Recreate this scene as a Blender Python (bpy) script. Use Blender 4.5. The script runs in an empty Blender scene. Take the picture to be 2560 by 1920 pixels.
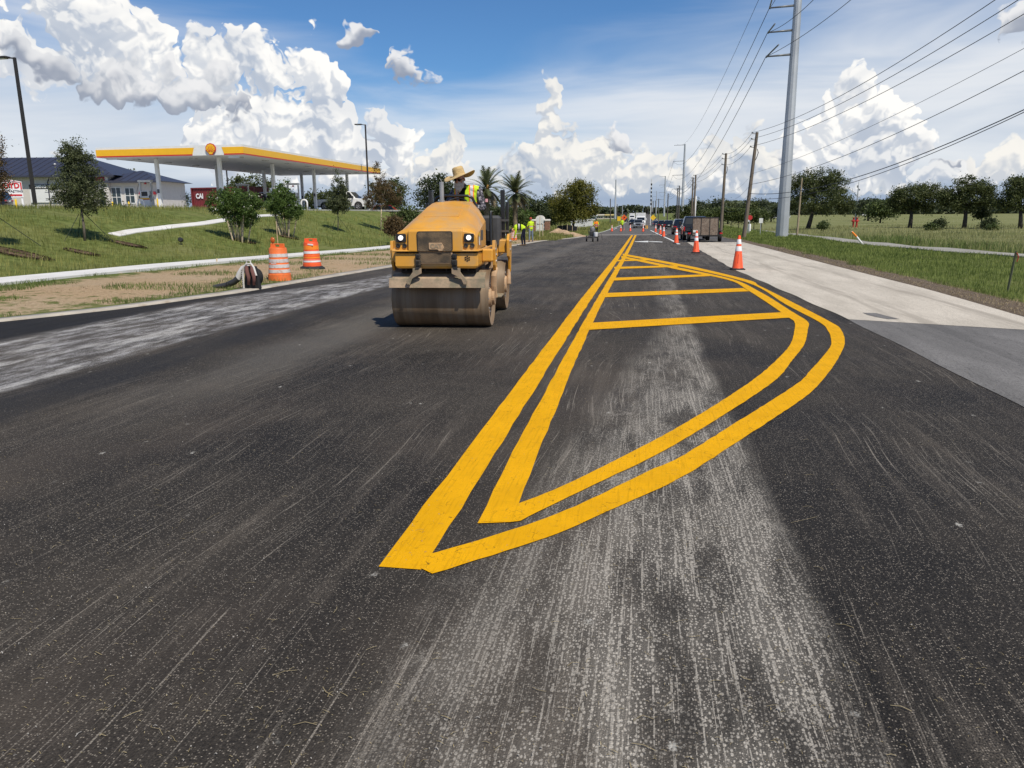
import bpy, bmesh, math, random
import numpy as np
from mathutils import Vector, Matrix, noise as mnoise
R = math.radians
random.seed(7)
SC = bpy.context.scene
COL = SC.collection

# ------------------------------------------------------------------ camera, world, sun, exposure
CAM_H = 1.6
cam_data = bpy.data.cameras.new('camera')
cam = bpy.data.objects.new('camera', cam_data)
COL.objects.link(cam)
cam.location = (0, 0, CAM_H)
CAM_YAW, CAM_PITCH, CAM_ROLL = 0.170551, -0.221730, -0.008
cam_rot = (Matrix.Rotation(CAM_YAW, 3, 'Z') @ Matrix.Rotation(math.pi / 2 + CAM_PITCH, 3, 'X') @ Matrix.Rotation(CAM_ROLL, 3, 'Z'))
cam.rotation_euler = cam_rot.to_euler()
cam_data.sensor_width = 36.0
cam_data.lens = 36.0 * 1900.0 / 2560.0
cam_data.clip_start = 0.05
cam_data.clip_end = 60000
SC.camera = cam

SUN_EL = R(54.0)
SUN_TO = Vector((0.66, -0.75, 0)).normalized()          # horizontal direction from the scene towards the sun
SUN_VEC = Vector((SUN_TO.x * math.cos(SUN_EL), SUN_TO.y * math.cos(SUN_EL), math.sin(SUN_EL)))

world = bpy.data.worlds.new('World')
SC.world = world
world.use_nodes = True

def az_el(px, py):
    v = np.array(cam_rot) @ np.array([px - 1280.0, -(py - 960.0), -1900.0])
    v /= np.linalg.norm(v)
    return math.atan2(v[0], v[1]), math.asin(v[2])

class NT:
    """small helper to write node maths"""
    def __init__(self, nt):
        self.nt = nt
    def node(self, t, **kw):
        n = self.nt.nodes.new(t)
        for k, v in kw.items():
            setattr(n, k, v)
        return n
    def put(self, sock, v):
        if isinstance(v, bpy.types.NodeSocket):
            self.nt.links.new(v, sock)
        elif v is not None:
            sock.default_value = v
    def m(self, op, a, b=None, c=None, clamp=False):
        n = self.node('ShaderNodeMath', operation=op, use_clamp=clamp)
        self.put(n.inputs[0], a); self.put(n.inputs[1], b); self.put(n.inputs[2], c)
        return n.outputs[0]
    def vm(self, op, a, b=None, c=None):
        n = self.node('ShaderNodeVectorMath', operation=op)
        self.put(n.inputs[0], a)
        if op == 'SCALE':
            self.put(n.inputs['Scale'], b)
        else:
            self.put(n.inputs[1], b); self.put(n.inputs[2], c)
        return n.outputs['Value'] if op in ('LENGTH', 'DISTANCE', 'DOT_PRODUCT') else n.outputs['Vector']
    def xyz(self, v):
        n = self.node('ShaderNodeSeparateXYZ'); self.put(n.inputs[0], v)
        return n.outputs
    def vec(self, x=0.0, y=0.0, z=0.0):
        n = self.node('ShaderNodeCombineXYZ')
        self.put(n.inputs[0], x); self.put(n.inputs[1], y); self.put(n.inputs[2], z)
        return n.outputs[0]
    def ramp(self, v, a, b, lo=0.0, hi=1.0, smooth=True):
        n = self.node('ShaderNodeMapRange', interpolation_type='SMOOTHSTEP' if smooth else 'LINEAR')
        self.put(n.inputs['Value'], v); self.put(n.inputs['From Min'], a); self.put(n.inputs['From Max'], b)
        self.put(n.inputs['To Min'], lo); self.put(n.inputs['To Max'], hi)
        return n.outputs[0]
    def noise(self, v, scale=5.0, detail=2.0, rough=0.5, dist=0.0, dim='3D', color=False):
        n = self.node('ShaderNodeTexNoise', noise_dimensions=dim)
        self.put(n.inputs['Vector'], v); self.put(n.inputs['Scale'], scale); self.put(n.inputs['Detail'], detail)
        self.put(n.inputs['Roughness'], rough); self.put(n.inputs['Distortion'], dist)
        return n.outputs['Color'] if color else n.outputs['Fac']
    def voro(self, v, scale=5.0, detail=0.0, rough=0.5, smooth=None, dim='3D', feature=None, out='Distance', rnd=1.0):
        n = self.node('ShaderNodeTexVoronoi', voronoi_dimensions=dim, feature=feature or ('SMOOTH_F1' if smooth is not None else 'F1'))
        self.put(n.inputs['Vector'], v); self.put(n.inputs['Scale'], scale)
        if 'Detail' in n.inputs: self.put(n.inputs['Detail'], detail); self.put(n.inputs['Roughness'], rough)
        if smooth is not None: self.put(n.inputs['Smoothness'], smooth)
        self.put(n.inputs['Randomness'], rnd)
        return n.outputs[out]
    def mix(self, f, a, b, blend='MIX'):
        n = self.node('ShaderNodeMix', data_type='RGBA', blend_type=blend)
        self.put(n.inputs['Factor'], f); self.put(n.inputs[6], a); self.put(n.inputs[7], b)
        return n.outputs[2]

def C3(r, g, b): return (r, g, b, 1.0)

# skyline of each bank of cloud: (column, row of its top, row of its base) as seen from the road, turned into directions
TOWERS = [(0,-60,215),(60,-70,225),(200,-60,235),(340,-50,235),(410,0,230),(432,60,215),(440,125,200),(478,135,200),(492,100,462),(510,74,462),(545,74,462),(600,88,462),
          (640,96,462),(700,92,462),(770,100,462),(800,92,462),(832,130,462),(856,138,462),(866,165,468),(876,215,468),(884,262,468),(898,275,468),(920,255,470),(965,250,470),(1003,272,470),
          (1016,305,468),(1030,345,468),(1046,400,468),(1062,440,462),(1100,480,462),(1930,480,462),(1952,440,462),(1980,395,435),(2000,340,468),(2030,310,468),(2040,225,470),(2056,182,470),
          (2095,190,470),(2150,172,470),(2205,190,470),(2240,205,470),(2266,245,470),(2276,300,470),(2290,345,470),(2330,372,470),(2385,395,470),(2420,430,468),(2440,470,462),(2560,480,462)]
LOW = [(0,420,400),(280,420,400),(330,350,378),(380,352,378),(400,400,380),(440,345,370),(480,342,370),(500,400,370),(580,400,360),(620,340,370),(660,336,370),(700,350,375),(730,420,380),(820,420,440),(860,375,478),(920,385,478),
       (1000,360,478),(1050,372,480),(1078,365,482),(1120,330,482),(1160,326,480),(1178,375,480),(1210,405,480),(1250,385,480),(1290,372,482),(1325,352,482),(1340,285,482),(1352,250,482),(1368,225,482),(1382,230,482),(1390,300,482),
       (1410,300,482),(1440,312,482),(1462,335,482),(1490,312,480),(1530,318,480),(1562,352,480),(1600,378,482),(1650,362,482),(1700,352,482),(1722,345,482),(1744,375,482),(1776,330,482),(1800,322,482),(1830,335,482),(1850,298,482),
       (1880,300,482),(1905,312,482),(1930,345,482),(1960,375,482),(2010,400,482),(2100,420,478),(2300,420,478),(2400,400,478),(2440,372,478),(2490,372,478),(2530,362,478),(2560,380,478)]
FRONT = [(0,66,128),(60,74,140),(110,82,165),(160,98,205),(210,116,232),(260,136,246),(320,150,250),(380,160,246),(420,180,262),(440,196,296),(470,188,300),(510,178,302),(560,180,300),(600,190,296),(628,198,280),(640,215,262),(650,270,240),
         (835,95,50),(855,60,86),(880,40,92),(910,40,94),(935,52,90),(955,95,50),(950,195,140),(972,135,200),(992,104,212),(1020,112,214),(1045,145,216),(1070,160,216),(1090,180,206),(1110,225,170),(1460,400,330),(1476,350,372),(1500,316,380),(1530,306,386),(1560,318,386),(1585,352,382),(1605,390,330),(1900,420,380),(1930,406,418),(1980,402,418),(2000,420,380),
         (2255,420,380),(2275,398,412),(2300,380,410),(2340,384,412),(2375,398,416),(2400,420,380),(2440,200,120),(2468,70,106),(2500,24,122),(2560,-20,140)]
VEIL = [(0, 90), (300, 120), (450, 190), (700, 260), (880, 330), (1000, 375), (1150, 375), (1300, 350), (1450, 305), (1650, 235), (1850, 175), (2100, 120), (2350, 100), (2560, 80)]
AZ0, AZ1 = az_el(0, 330)[0], az_el(2560, 330)[0]
VMAX = 0.34

def build_world():
    nt = world.node_tree
    nt.nodes.clear()
    G = NT(nt)
    out = G.node('ShaderNodeOutputWorld')
    bg = G.node('ShaderNodeBackground')
    bg.inputs['Strength'].default_value = 0.1
    sky = G.node('ShaderNodeTexSky', sky_type='NISHITA', sun_disc=False, sun_elevation=SUN_EL,
                 sun_rotation=math.atan2(SUN_TO.x, SUN_TO.y), air_density=1.0, dust_density=0.0, ozone_density=4.0)
    tc = G.node('ShaderNodeTexCoord')
    d = tc.outputs['Generated']
    o = G.xyz(d)
    u = G.m('ARCTAN2', o[0], o[1])
    v = G.m('ARCSINE', o[2])
    p = G.vec(u, v, 0.0)

    def curve(H, x, pts):
        n = H.node('ShaderNodeFloatCurve')
        cu = n.mapping.curves[0]
        while len(cu.points) > 2: cu.points.remove(cu.points[1])
        pts = sorted(pts)
        cu.points[0].location = pts[0]; cu.points[-1].location = pts[-1]
        for q in pts[1:-1]: cu.points.new(*q)
        for q in cu.points: q.handle_type = 'VECTOR'
        n.mapping.use_clip = False
        n.mapping.update()
        H.put(n.inputs['Value'], x)
        return n.outputs[0]

    S1 = 21.0
    BANKS = [(LOW, 24.0, 1.7, 1.7, 0.75), (TOWERS, 40.0, 1.7, 1.6, 0.70), (FRONT, 26.0, 1.5, 1.6, 0.75)]
    def field(name, oct, noct, full):
        g = bpy.data.node_groups.new(name, 'ShaderNodeTree')
        g.interface.new_socket('P', in_out='INPUT', socket_type='NodeSocketVector')
        for i in range(3): g.interface.new_socket('D%d' % i, in_out='OUTPUT', socket_type='NodeSocketFloat')
        g.interface.new_socket('H', in_out='OUTPUT', socket_type='NodeSocketFloat')
        H = NT(g)
        gi = H.node('NodeGroupInput'); go = H.node('NodeGroupOutput')
        P = gi.outputs[0]
        warp = 0.072
        w = H.noise(P, S1 * 0.8, 3.0, 0.6, dim='2D', color=True)
        w = H.vm('MULTIPLY_ADD', w, (warp, warp, 0), (-warp / 2, -warp / 2, 0))
        Pw = H.vm('ADD', P, w)
        q = H.xyz(Pw)
        t = H.m('PINGPONG', H.m('MULTIPLY_ADD', q[0], 1.0 / (AZ1 - AZ0), -AZ0 / (AZ1 - AZ0)), 1.0)
        vv = H.m('MULTIPLY_ADD', q[1], 0.8 / VMAX, 0.1)
        sc = 1900.0 * VMAX / 0.8
        vb = H.voro(Pw, S1, oct, 0.55, dim='2D')
        vb = H.m('MULTIPLY', vb, H.m('ADD', vb, 0.25))
        nb = H.noise(P, S1 * 1.4, noct, 0.6, dim='2D')
        for i, (bank, edge, bil, fbm, pad) in enumerate(BANKS):
            tops, bases = [], []
            for (px, yt, yb) in bank:
                a = (az_el(px, 330)[0] - AZ0) / (AZ1 - AZ0)
                tops.append((a, (az_el(px, yt)[1] / VMAX) * 0.8 + 0.1)); bases.append((a, (az_el(px, yb)[1] / VMAX) * 0.8 + 0.1))
            Tp = H.m('SUBTRACT', curve(H, t, tops), vv)
            Bs = H.m('SUBTRACT', vv, curve(H, t, bases))
            B = H.m('MINIMUM', H.m('MULTIPLY', Tp, sc / edge), H.m('MULTIPLY', Bs, sc / (edge * 0.6)))
            B = H.m('MINIMUM', H.m('MAXIMUM', B, -3.0), 2.6)
            D = H.m('MULTIPLY_ADD', vb, -bil, B)
            D = H.m('MULTIPLY_ADD', nb, fbm, D)
            D = H.m('ADD', D, bil * 0.42 - fbm * 0.5 + pad)
            H.put(go.inputs[i], D)
            if i == 2 and full:
                H.put(go.inputs[3], H.m('DIVIDE', Bs, H.m('MAXIMUM', H.m('ADD', Tp, Bs), 0.02), clamp=True))
        return g
    n0 = G.node('ShaderNodeGroup', node_tree=field('cloud_field', 3.0, 5.0, True)); G.put(n0.inputs[0], p)
    n1 = G.node('ShaderNodeGroup', node_tree=field('cloud_field_towards_sun', 2.0, 3.0, False)); G.put(n1.inputs[0], G.vm('ADD', p, (0.0035, 0.009, 0)))
    lown = G.ramp(G.noise(p, 13.0, 3.0, 0.55, 0.6, dim='2D'), 0.36, 0.60)
    def layer(i, base, soft, gain, lit, shade, amax=1.0, mid=0.0, belly=0.0, bellycol=None):
        D0 = n0.outputs[i]
        e = G.m('SUBTRACT', D0, n1.outputs[i])
        li = G.ramp(e, -gain + mid, gain + mid)
        li = G.m('ADD', G.m('MULTIPLY', li, 0.62), G.m('MULTIPLY', lown, 0.38))
        a = G.ramp(D0, 0.0, soft, 0.0, amax)
        c = G.mix(li, shade, lit)
        if belly:
            c = G.mix(G.ramp(n0.outputs[3], 0.05, 0.62, belly, 0.0), c, bellycol)
        return G.mix(a, base, c)
    # pale veil of high cloud: its upper limit varies along the skyline, streaky inside
    mp = G.vm('MULTIPLY', d, (1.3, 1.3, 8.0))
    ns = G.noise(mp, 1.6, 5.0, 0.55, 0.5)
    t0 = G.m('PINGPONG', G.m('MULTIPLY_ADD', u, 1.0 / (AZ1 - AZ0), -AZ0 / (AZ1 - AZ0)), 1.0)
    vt = curve(G, t0, [((az_el(px, 330)[0] - AZ0) / (AZ1 - AZ0), az_el(px, py)[1] / VMAX * 0.8 + 0.1) for px, py in VEIL])
    vd = G.m('SUBTRACT', vt, G.m('MULTIPLY_ADD', v, 0.8 / VMAX, 0.1))
    veil = G.ramp(G.m('MULTIPLY_ADD', G.m('SUBTRACT', ns, 0.5), 0.55, vd), -0.26, 0.16, 0.0, 0.92)
    blue = G.vm('MULTIPLY', sky.outputs[0], (0.52, 0.77, 1.0))
    c = G.mix(veil, blue, G.mix(G.ramp(ns, 0.35, 0.65), C3(6.2, 6.8, 7.7), C3(8.3, 8.5, 8.8)))
    hz = G.ramp(v, 0.012, 0.062, 0.9, 0.0)
    c = G.mix(hz, c, G.mix(G.ramp(ns, 0.36, 0.64), C3(3.0, 3.9, 5.4), C3(4.6, 5.5, 6.8)))
    c = layer(0, c, 0.75, 0.80, C3(9.6, 9.3, 8.7), C3(4.2, 4.9, 6.0), 0.94)
    c = layer(1, c, 0.55, 0.72, C3(10.4, 10.2, 9.8), C3(4.9, 5.5, 6.5), 0.98)
    c = layer(2, c, 0.8, 0.8, C3(8.6, 8.6, 8.7), C3(4.0, 4.5, 5.3), 0.96, 0.0, 0.9, C3(2.9, 3.3, 4.2))
    G.put(bg.inputs['Color'], c)
    G.put(out.inputs['Surface'], bg.outputs[0])
    world.cycles.sampling_method = 'NONE'
build_world()

sun_data = bpy.data.lights.new('sun', 'SUN')
sun_data.energy = 4.6
sun_data.angle = R(0.53)
sun_data.color = (1.0, 0.93, 0.80)
sun = bpy.data.objects.new('sun', sun_data)
COL.objects.link(sun)
sun.location = (40, -30, 80)
sun.rotation_euler = (-SUN_VEC).to_track_quat('-Z', 'Y').to_euler()

SC.render.engine = 'CYCLES'
SC.view_settings.view_transform = 'Standard'
SC.view_settings.look = 'None'
SC.view_settings.exposure = 0.0
SC.view_settings.gamma = 1.0
SC.view_settings.use_curve_mapping = False
SC.cycles.use_denoising = True
SC.cycles.max_bounces = 5
SC.cycles.diffuse_bounces = 2
SC.cycles.glossy_bounces = 2
SC.cycles.transparent_max_bounces = 12

# ------------------------------------------------------------------ layout helpers
CAM_M = np.array(cam_rot)
def ray(px, py):
    v = CAM_M @ np.array([px - 1280.0, -(py - 960.0), -1900.0])
    return v / np.linalg.norm(v)
def at(px, py, Y):
    d = ray(px, py)
    p = d * (Y / d[1])
    return Vector((p[0], p[1], p[2] + CAM_H))
def far(px, py, dist):
    d = ray(px, py)
    return Vector((d[0] * dist, d[1] * dist, d[2] * dist + CAM_H))
# ------------------------------------------------------------------ terrain shape
def sstep(a, b, x):
    t = min(1.0, max(0.0, (x - a) / (b - a)))
    return t * t * (3 - 2 * t)
def lerp(a, b, t): return a + (b - a) * t
def interp(tab, y):
    if y <= tab[0][0]: return tab[0][1]
    for (a, va), (b, vb) in zip(tab, tab[1:]):
        if y <= b: return va + (vb - va) * (y - a) / (b - a)
    return tab[-1][1]
def zr(y):
    """the road falls gently away from the camera"""
    if y < 8: return 0.0
    if y < 18: return -0.0128 * (y - 8) ** 2 / 20.0
    if y < 130: return -0.0128 * (y - 13)
    t = min(1.0, (y - 130) / 120.0)
    return -0.0128 * 117 - 0.0128 * 120 * (t - t * t / 2)
# edges of the paved road: left kerb strip and right edge
XL_TAB = [(-40, -24), (2, -16.5), (6, -12.9), (8, -11.4), (10.4, -10.05), (12.2, -9.3), (15.2, -8.75), (20, -8.66), (25, -8.58), (47, -8.36), (61, -8.17), (70, -6.9), (75, -6.45), (90, -6.3), (117, -6.35), (165, -7.2), (400, -7.2), (6000, -7.2)]
XR_TAB = [(-40, 5.4), (5, 5.55), (12.6, 5.72), (17.5, 5.95), (26.4, 6.12), (45, 6.6), (63, 7.0), (90, 7.0), (150, 6.2), (400, 6.0), (6000, 6.0)]
SW_TAB = [(-40, -19), (4, -15.2), (8, -14.5), (15, -14.35), (23, -14.6), (39, -13.3), (60, -13.6), (83, -14.2), (6000, -14.2)]   # road side edge of the left pavement
SW_W = 1.45
def XL(y): return interp(XL_TAB, y)
def XR(y): return interp(XR_TAB, y)
def SW(y): return interp(SW_TAB, y)
PLATEAU = 1.95
def T(x, y):
    z = zr(y)
    sw = SW(y)
    if x < XL(y) - 0.3:
        z += 0.10 * sstep(XL(y) - 0.3, sw, x) if False else 0.10 * sstep(0, 3.0, XL(y) - 0.3 - x)
    if x < sw - SW_W:
        d = sw - SW_W - x
        k = sstep(0.2, 13.0, d)
        f = 1.0 - sstep(66, 118, y - d * 0.7)
        z += (PLATEAU - z) * k * f
    if x > XR(y):
        d = x - XR(y)
        z += -0.05 * sstep(0, 1.5, d) + 0.10 * sstep(4.0, 8.0, d) - 0.12 * sstep(9, 16, d)
        if y > 95 and x > 20: z += 0.5 * sstep(95, 150, y) * sstep(20, 40, x)
    if x < -14 or x > 7:
        z += 0.06 * mnoise.noise((x * 0.21, y * 0.21, 3.1)) + 0.05 * mnoise.noise((x * 0.07, y * 0.07, 9.0))
    return z
def hit(px, py, dz=0.0, tmax=4000.0):
    d = ray(px, py)
    t = 2.0
    while t < tmax:
        x, y, z = d[0] * t, d[1] * t, d[2] * t + CAM_H
        if z <= T(x, y) + dz:
            lo, hi = t / 1.02 - 0.05, t
            for _ in range(30):
                m = (lo + hi) / 2
                if d[2] * m + CAM_H <= T(d[0] * m, d[1] * m) + dz: hi = m
                else: lo = m
            return Vector((d[0] * hi, d[1] * hi, T(d[0] * hi, d[1] * hi) + dz))
        t = t * 1.02 + 0.05
    return Vector((d[0] * tmax, d[1] * tmax, -2))
def drop(x, y, dz=0.0): return Vector((x, y, T(x, y) + dz))

# ------------------------------------------------------------------ mesh helpers
def link(name, me, mat=None, parent=None, smooth=False):
    if mat is not None:
        for m in (mat if isinstance(mat, (list, tuple)) else [mat]): me.materials.append(m)
    if smooth: me.polygons.foreach_set('use_smooth', [True] * len(me.polygons))
    o = bpy.data.objects.new(name, me)
    COL.objects.link(o)
    if parent is not None: o.parent = parent
    return o
def tag(o, label=None, cat=None, group=None, kind=None):
    if label: o['label'] = label
    if cat: o['category'] = cat
    if group: o['group'] = group
    if kind: o['kind'] = kind
    return o
def empty(name, loc=(0, 0, 0), rz=0.0, label=None, cat=None, group=None):
    o = bpy.data.objects.new(name, None)
    COL.objects.link(o)
    o.location = loc; o.rotation_euler = (0, 0, rz); o.empty_display_size = 0.2
    return tag(o, label, cat, group)
KIDS = {}
def copy_tree(o, parent=None):
    c = o.copy(); COL.objects.link(c); c.parent = parent
    for ch in list(o.children): copy_tree(ch, c)
    return c

class MB:
    """collects shapes into one mesh; idx = material slot for what follows"""
    def __init__(self):
        self.v, self.f, self.mi, self.idx = [], [], [], 0
        self.M = None
    def add(self, vs, fs, M=None):
        o = len(self.v)
        MM = M if M is not None else self.M
        for p in vs:
            p = Vector(p)
            if MM is not None: p = MM @ p
            self.v.append(p[:])
        for f in fs:
            self.f.append([i + o for i in f]); self.mi.append(self.idx)
        return self
    def box(self, c, s, rz=0.0, M=None, bev=0.0, taper=None):
        hx, hy, hz = s[0] / 2, s[1] / 2, s[2] / 2
        tx, ty = taper if taper else (1, 1)
        if bev <= 0:
            vs = [(-hx, -hy, -hz), (hx, -hy, -hz), (hx, hy, -hz), (-hx, hy, -hz), (-hx * tx, -hy * ty, hz), (hx * tx, -hy * ty, hz), (hx * tx, hy * ty, hz), (-hx * tx, hy * ty, hz)]
            fs = [(0, 3, 2, 1), (4, 5, 6, 7), (0, 1, 5, 4), (1, 2, 6, 5), (2, 3, 7, 6), (3, 0, 4, 7)]
        else:
            b = min(bev, hx * .9, hy * .9, hz * .9)
            vs, fs = [], []
            ring = lambda X, Y, Z: [(-X + b, -Y, Z), (X - b, -Y, Z), (X, -Y + b, Z), (X, Y - b, Z), (X - b, Y, Z), (-X + b, Y, Z), (-X, Y - b, Z), (-X, -Y + b, Z)]
            inset = lambda X, Y, Z: [(-X + b, -Y + b, Z), (X - b, -Y + b, Z), (X - b, -Y + b, Z), (X - b, Y - b, Z), (X - b, Y - b, Z), (-X + b, Y - b, Z), (-X + b, Y - b, Z), (-X + b, -Y + b, Z)]
            A, B_ = ring(hx, hy, -hz + b), ring(hx * tx, hy * ty, hz - b)
            lo = [(-hx + b, -hy + b, -hz), (hx - b, -hy + b, -hz), (hx - b, hy - b, -hz), (-hx + b, hy - b, -hz)]
            hi = [(-hx * tx + b, -hy * ty + b, hz), (hx * tx - b, -hy * ty + b, hz), (hx * tx - b, hy * ty - b, hz), (-hx * tx + b, hy * ty - b, hz)]
            vs = A + B_ + lo + hi
            for i in range(8):
                fs.append((i, (i + 1) % 8, 8 + (i + 1) % 8, 8 + i))
            fs.append((19, 18, 17, 16)); fs.append((20, 21, 22, 23))
            e = [(0, 1), (2, 3), (4, 5), (6, 7)]
            for k, (i, j) in enumerate(e):
                q = (k + 1) % 4
                fs.append((16 + k, 16 + q, j, i)); fs.append((8 + i, 8 + j, 20 + q, 20 + k))
                nx = e[q][0]
                fs.append((16 + q, nx, j)); fs.append((8 + j, 8 + nx, 20 + q))
        Mx = Matrix.Translation(c) @ Matrix.Rotation(rz, 4, 'Z')
        if M is not None: Mx = M @ Mx
        if self.M is not None: Mx = self.M @ Mx
        return self.add(vs, fs, Mx)
    def bar(self, p0, p1, w, h=None, up=(0, 0, 1)):
        """square bar from p0 to p1"""
        h = h or w
        p0, p1 = Vector(p0), Vector(p1)
        d = (p1 - p0).normalized(); u = Vector(up)
        if abs(d.dot(u)) > 0.98: u = Vector((0, 1, 0))
        s = d.cross(u).normalized(); t = s.cross(d).normalized()
        vs = []
        for p in (p0, p1):
            for a, b in ((-1, -1), (1, -1), (1, 1), (-1, 1)):
                vs.append(p + s * a * w / 2 + t * b * h / 2)
        return self.add(vs, [(0, 1, 2, 3), (7, 6, 5, 4), (0, 4, 5, 1), (1, 5, 6, 2), (2, 6, 7, 3), (3, 7, 4, 0)])
    def tube(self, pts, r, n=8, cap=True, flat=1.0):
        pts = [Vector(p) for p in pts]
        rs = r if isinstance(r, (list, tuple)) else [r] * len(pts)
        vs, fs = [], []
        prev = None
        for i, p in enumerate(pts):
            if i == 0: d = pts[1] - pts[0]
            elif i == len(pts) - 1: d = pts[-1] - pts[-2]
            else: d = (pts[i + 1] - p).normalized() + (p - pts[i - 1]).normalized()
            d = d.normalized() if d.length > 1e-9 else Vector((0, 0, 1))
            if prev is None:
                u = Vector((0, 0, 1)) if abs(d.z) < 0.9 else Vector((1, 0, 0))
            else: u = prev
            s = d.cross(u).normalized(); t = s.cross(d).normalized(); prev = t
            for k in range(n):
                a = 2 * math.pi * k / n
                vs.append(p + (s * math.cos(a) + t * math.sin(a) * flat) * rs[i])
        for i in range(len(pts) - 1):
            for k in range(n):
                a, b = i * n + k, i * n + (k + 1) % n
                fs.append((a, b, b + n, a + n))
        if cap:
            fs.append(tuple(range(n - 1, -1, -1))); q = (len(pts) - 1) * n
            fs.append(tuple(q + k for k in range(n)))
        return self.add(vs, fs)
    def lathe(self, prof, n=20, M=None, cap=True, a0=0.0, a1=2 * math.pi):
        """prof: (radius, z)"""
        vs, fs = [], []
        full = abs(a1 - a0 - 2 * math.pi) < 1e-6
        m = n if full else n + 1
        for r, z in prof:
            for k in range(m):
                a = a0 + (a1 - a0) * k / n
                vs.append((r * math.cos(a), r * math.sin(a), z))
        for i in range(len(prof) - 1):
            for k in range(n):
                a, b = i * m + k, i * m + (k + 1) % m
                fs.append((a, b, b + m, a + m))
        if cap and full:
            if prof[0][0] > 1e-5: fs.append(tuple(range(m - 1, -1, -1)))
            if prof[-1][0] > 1e-5: fs.append(tuple((len(prof) - 1) * m + k for k in range(m)))
        Mx = M
        if self.M is not None: Mx = self.M @ M if M is not None else self.M
        return self.add(vs, fs, Mx)
    def prism(self, outline, a, b, axis='y'):
        """extrude a 2-D outline (x,z for axis y; y,z for axis x; x,y for axis z) between a and b"""
        def P(q, t):
            if axis == 'y': return (q[0], t, q[1])
            if axis == 'x': return (t, q[0], q[1])
            return (q[0], q[1], t)
        n = len(outline)
        vs = [P(q, a) for q in outline] + [P(q, b) for q in outline]
        fs = [tuple(range(n)), tuple(range(2 * n - 1, n - 1, -1))]
        for i in range(n):
            j = (i + 1) % n
            fs.append((j, i, i + n, j + n))
        return self.add(vs, fs)
    def loft(self, secs, closed=True, cap=True):
        n = len(secs[0]); vs, fs = [], []
        for s in secs: vs += [tuple(p) for p in s]
        for i in range(len(secs) - 1):
            for k in range(n if closed else n - 1):
                a, b = i * n + k, i * n + (k + 1) % n
                fs.append((a, b, b + n, a + n))
        if cap:
            fs.append(tuple(range(n - 1, -1, -1))); q = (len(secs) - 1) * n
            fs.append(tuple(q + k for k in range(n)))
        return self.add(vs, fs)
    def quad(self, a, b, c, d): return self.add([a, b, c, d], [(0, 1, 2, 3)])
    def poly(self, pts): return self.add(pts, [tuple(range(len(pts)))])
    def ball(self, c, r, n=10, m=7, s=(1, 1, 1)):
        prof = [(math.sin(math.pi * i / m) * r, -math.cos(math.pi * i / m) * r) for i in range(m + 1)]
        prof[0] = (1e-6, -r); prof[-1] = (1e-6, r)
        return self.lathe(prof, n, Matrix.Translation(c) @ Matrix.Diagonal((s[0], s[1], s[2], 1)))
    def mesh(self, name, fix=True):
        me = bpy.data.meshes.new(name)
        me.from_pydata(self.v, [], self.f)
        if any(self.mi): me.polygons.foreach_set('material_index', self.mi)
        if fix:
            bm = bmesh.new(); bm.from_mesh(me)
            bmesh.ops.recalc_face_normals(bm, faces=bm.faces)
            bm.to_mesh(me); bm.free()
        me.update()
        return me
    def build(self, name, mat, parent=None, smooth=False, bevel=0.0, auto=None, fix=True):
        me = self.mesh(name, fix)
        o = link(name, me, mat, parent, smooth or auto is not None)
        if auto is not None:
            bm = bmesh.new(); bm.from_mesh(me)
            for e in bm.edges:
                if len(e.link_faces) == 2: e.smooth = e.calc_face_angle(0) < R(auto)
            bm.to_mesh(me); bm.free()
        if bevel > 0:
            m = o.modifiers.new('bevel', 'BEVEL'); m.width = bevel; m.segments = 2; m.limit_method = 'ANGLE'; m.angle_limit = R(35)
        return o
def np_mesh(name, V, F, mats, parent=None, smooth=False, mi=None):
    """fast mesh from numpy: V (n,3), F (m,k)"""
    me = bpy.data.meshes.new(name)
    k = F.shape[1]
    me.vertices.add(len(V)); me.loops.add(F.size); me.polygons.add(len(F))
    me.vertices.foreach_set('co', np.ascontiguousarray(V, dtype=np.float32).ravel())
    me.loops.foreach_set('vertex_index', np.ascontiguousarray(F, dtype=np.int32).ravel())
    me.polygons.foreach_set('loop_start', np.arange(0, F.size, k, dtype=np.int32))
    if mi is not None: me.polygons.foreach_set('material_index', np.ascontiguousarray(mi, dtype=np.int32))
    me.update(calc_edges=True)
    return link(name, me, mats, parent, smooth)
def text_mesh(s, size=1.0, bold=0.0, extrude=0.0, align='CENTER'):
    cu = bpy.data.curves.new('t', 'FONT'); cu.body = s; cu.size = size; cu.offset = bold; cu.extrude = extrude
    cu.align_x = align; cu.align_y = 'CENTER'; cu.resolution_u = 2
    ob = bpy.data.objects.new('t', cu); COL.objects.link(ob)
    me = bpy.data.meshes.new_from_object(ob.evaluated_get(bpy.context.evaluated_depsgraph_get()))
    bpy.data.objects.remove(ob); bpy.data.curves.remove(cu)
    return me
def lettering(s, size, mat, parent, loc, rot=(math.pi / 2, 0, 0), bold=0.0, sx=1.0, name='lettering', extrude=0.004):
    o = link(name, text_mesh(s, size, bold, extrude), mat, parent)
    o.location = loc; o.rotation_euler = rot; o.scale = (sx, 1, 1)
    return o

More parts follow.
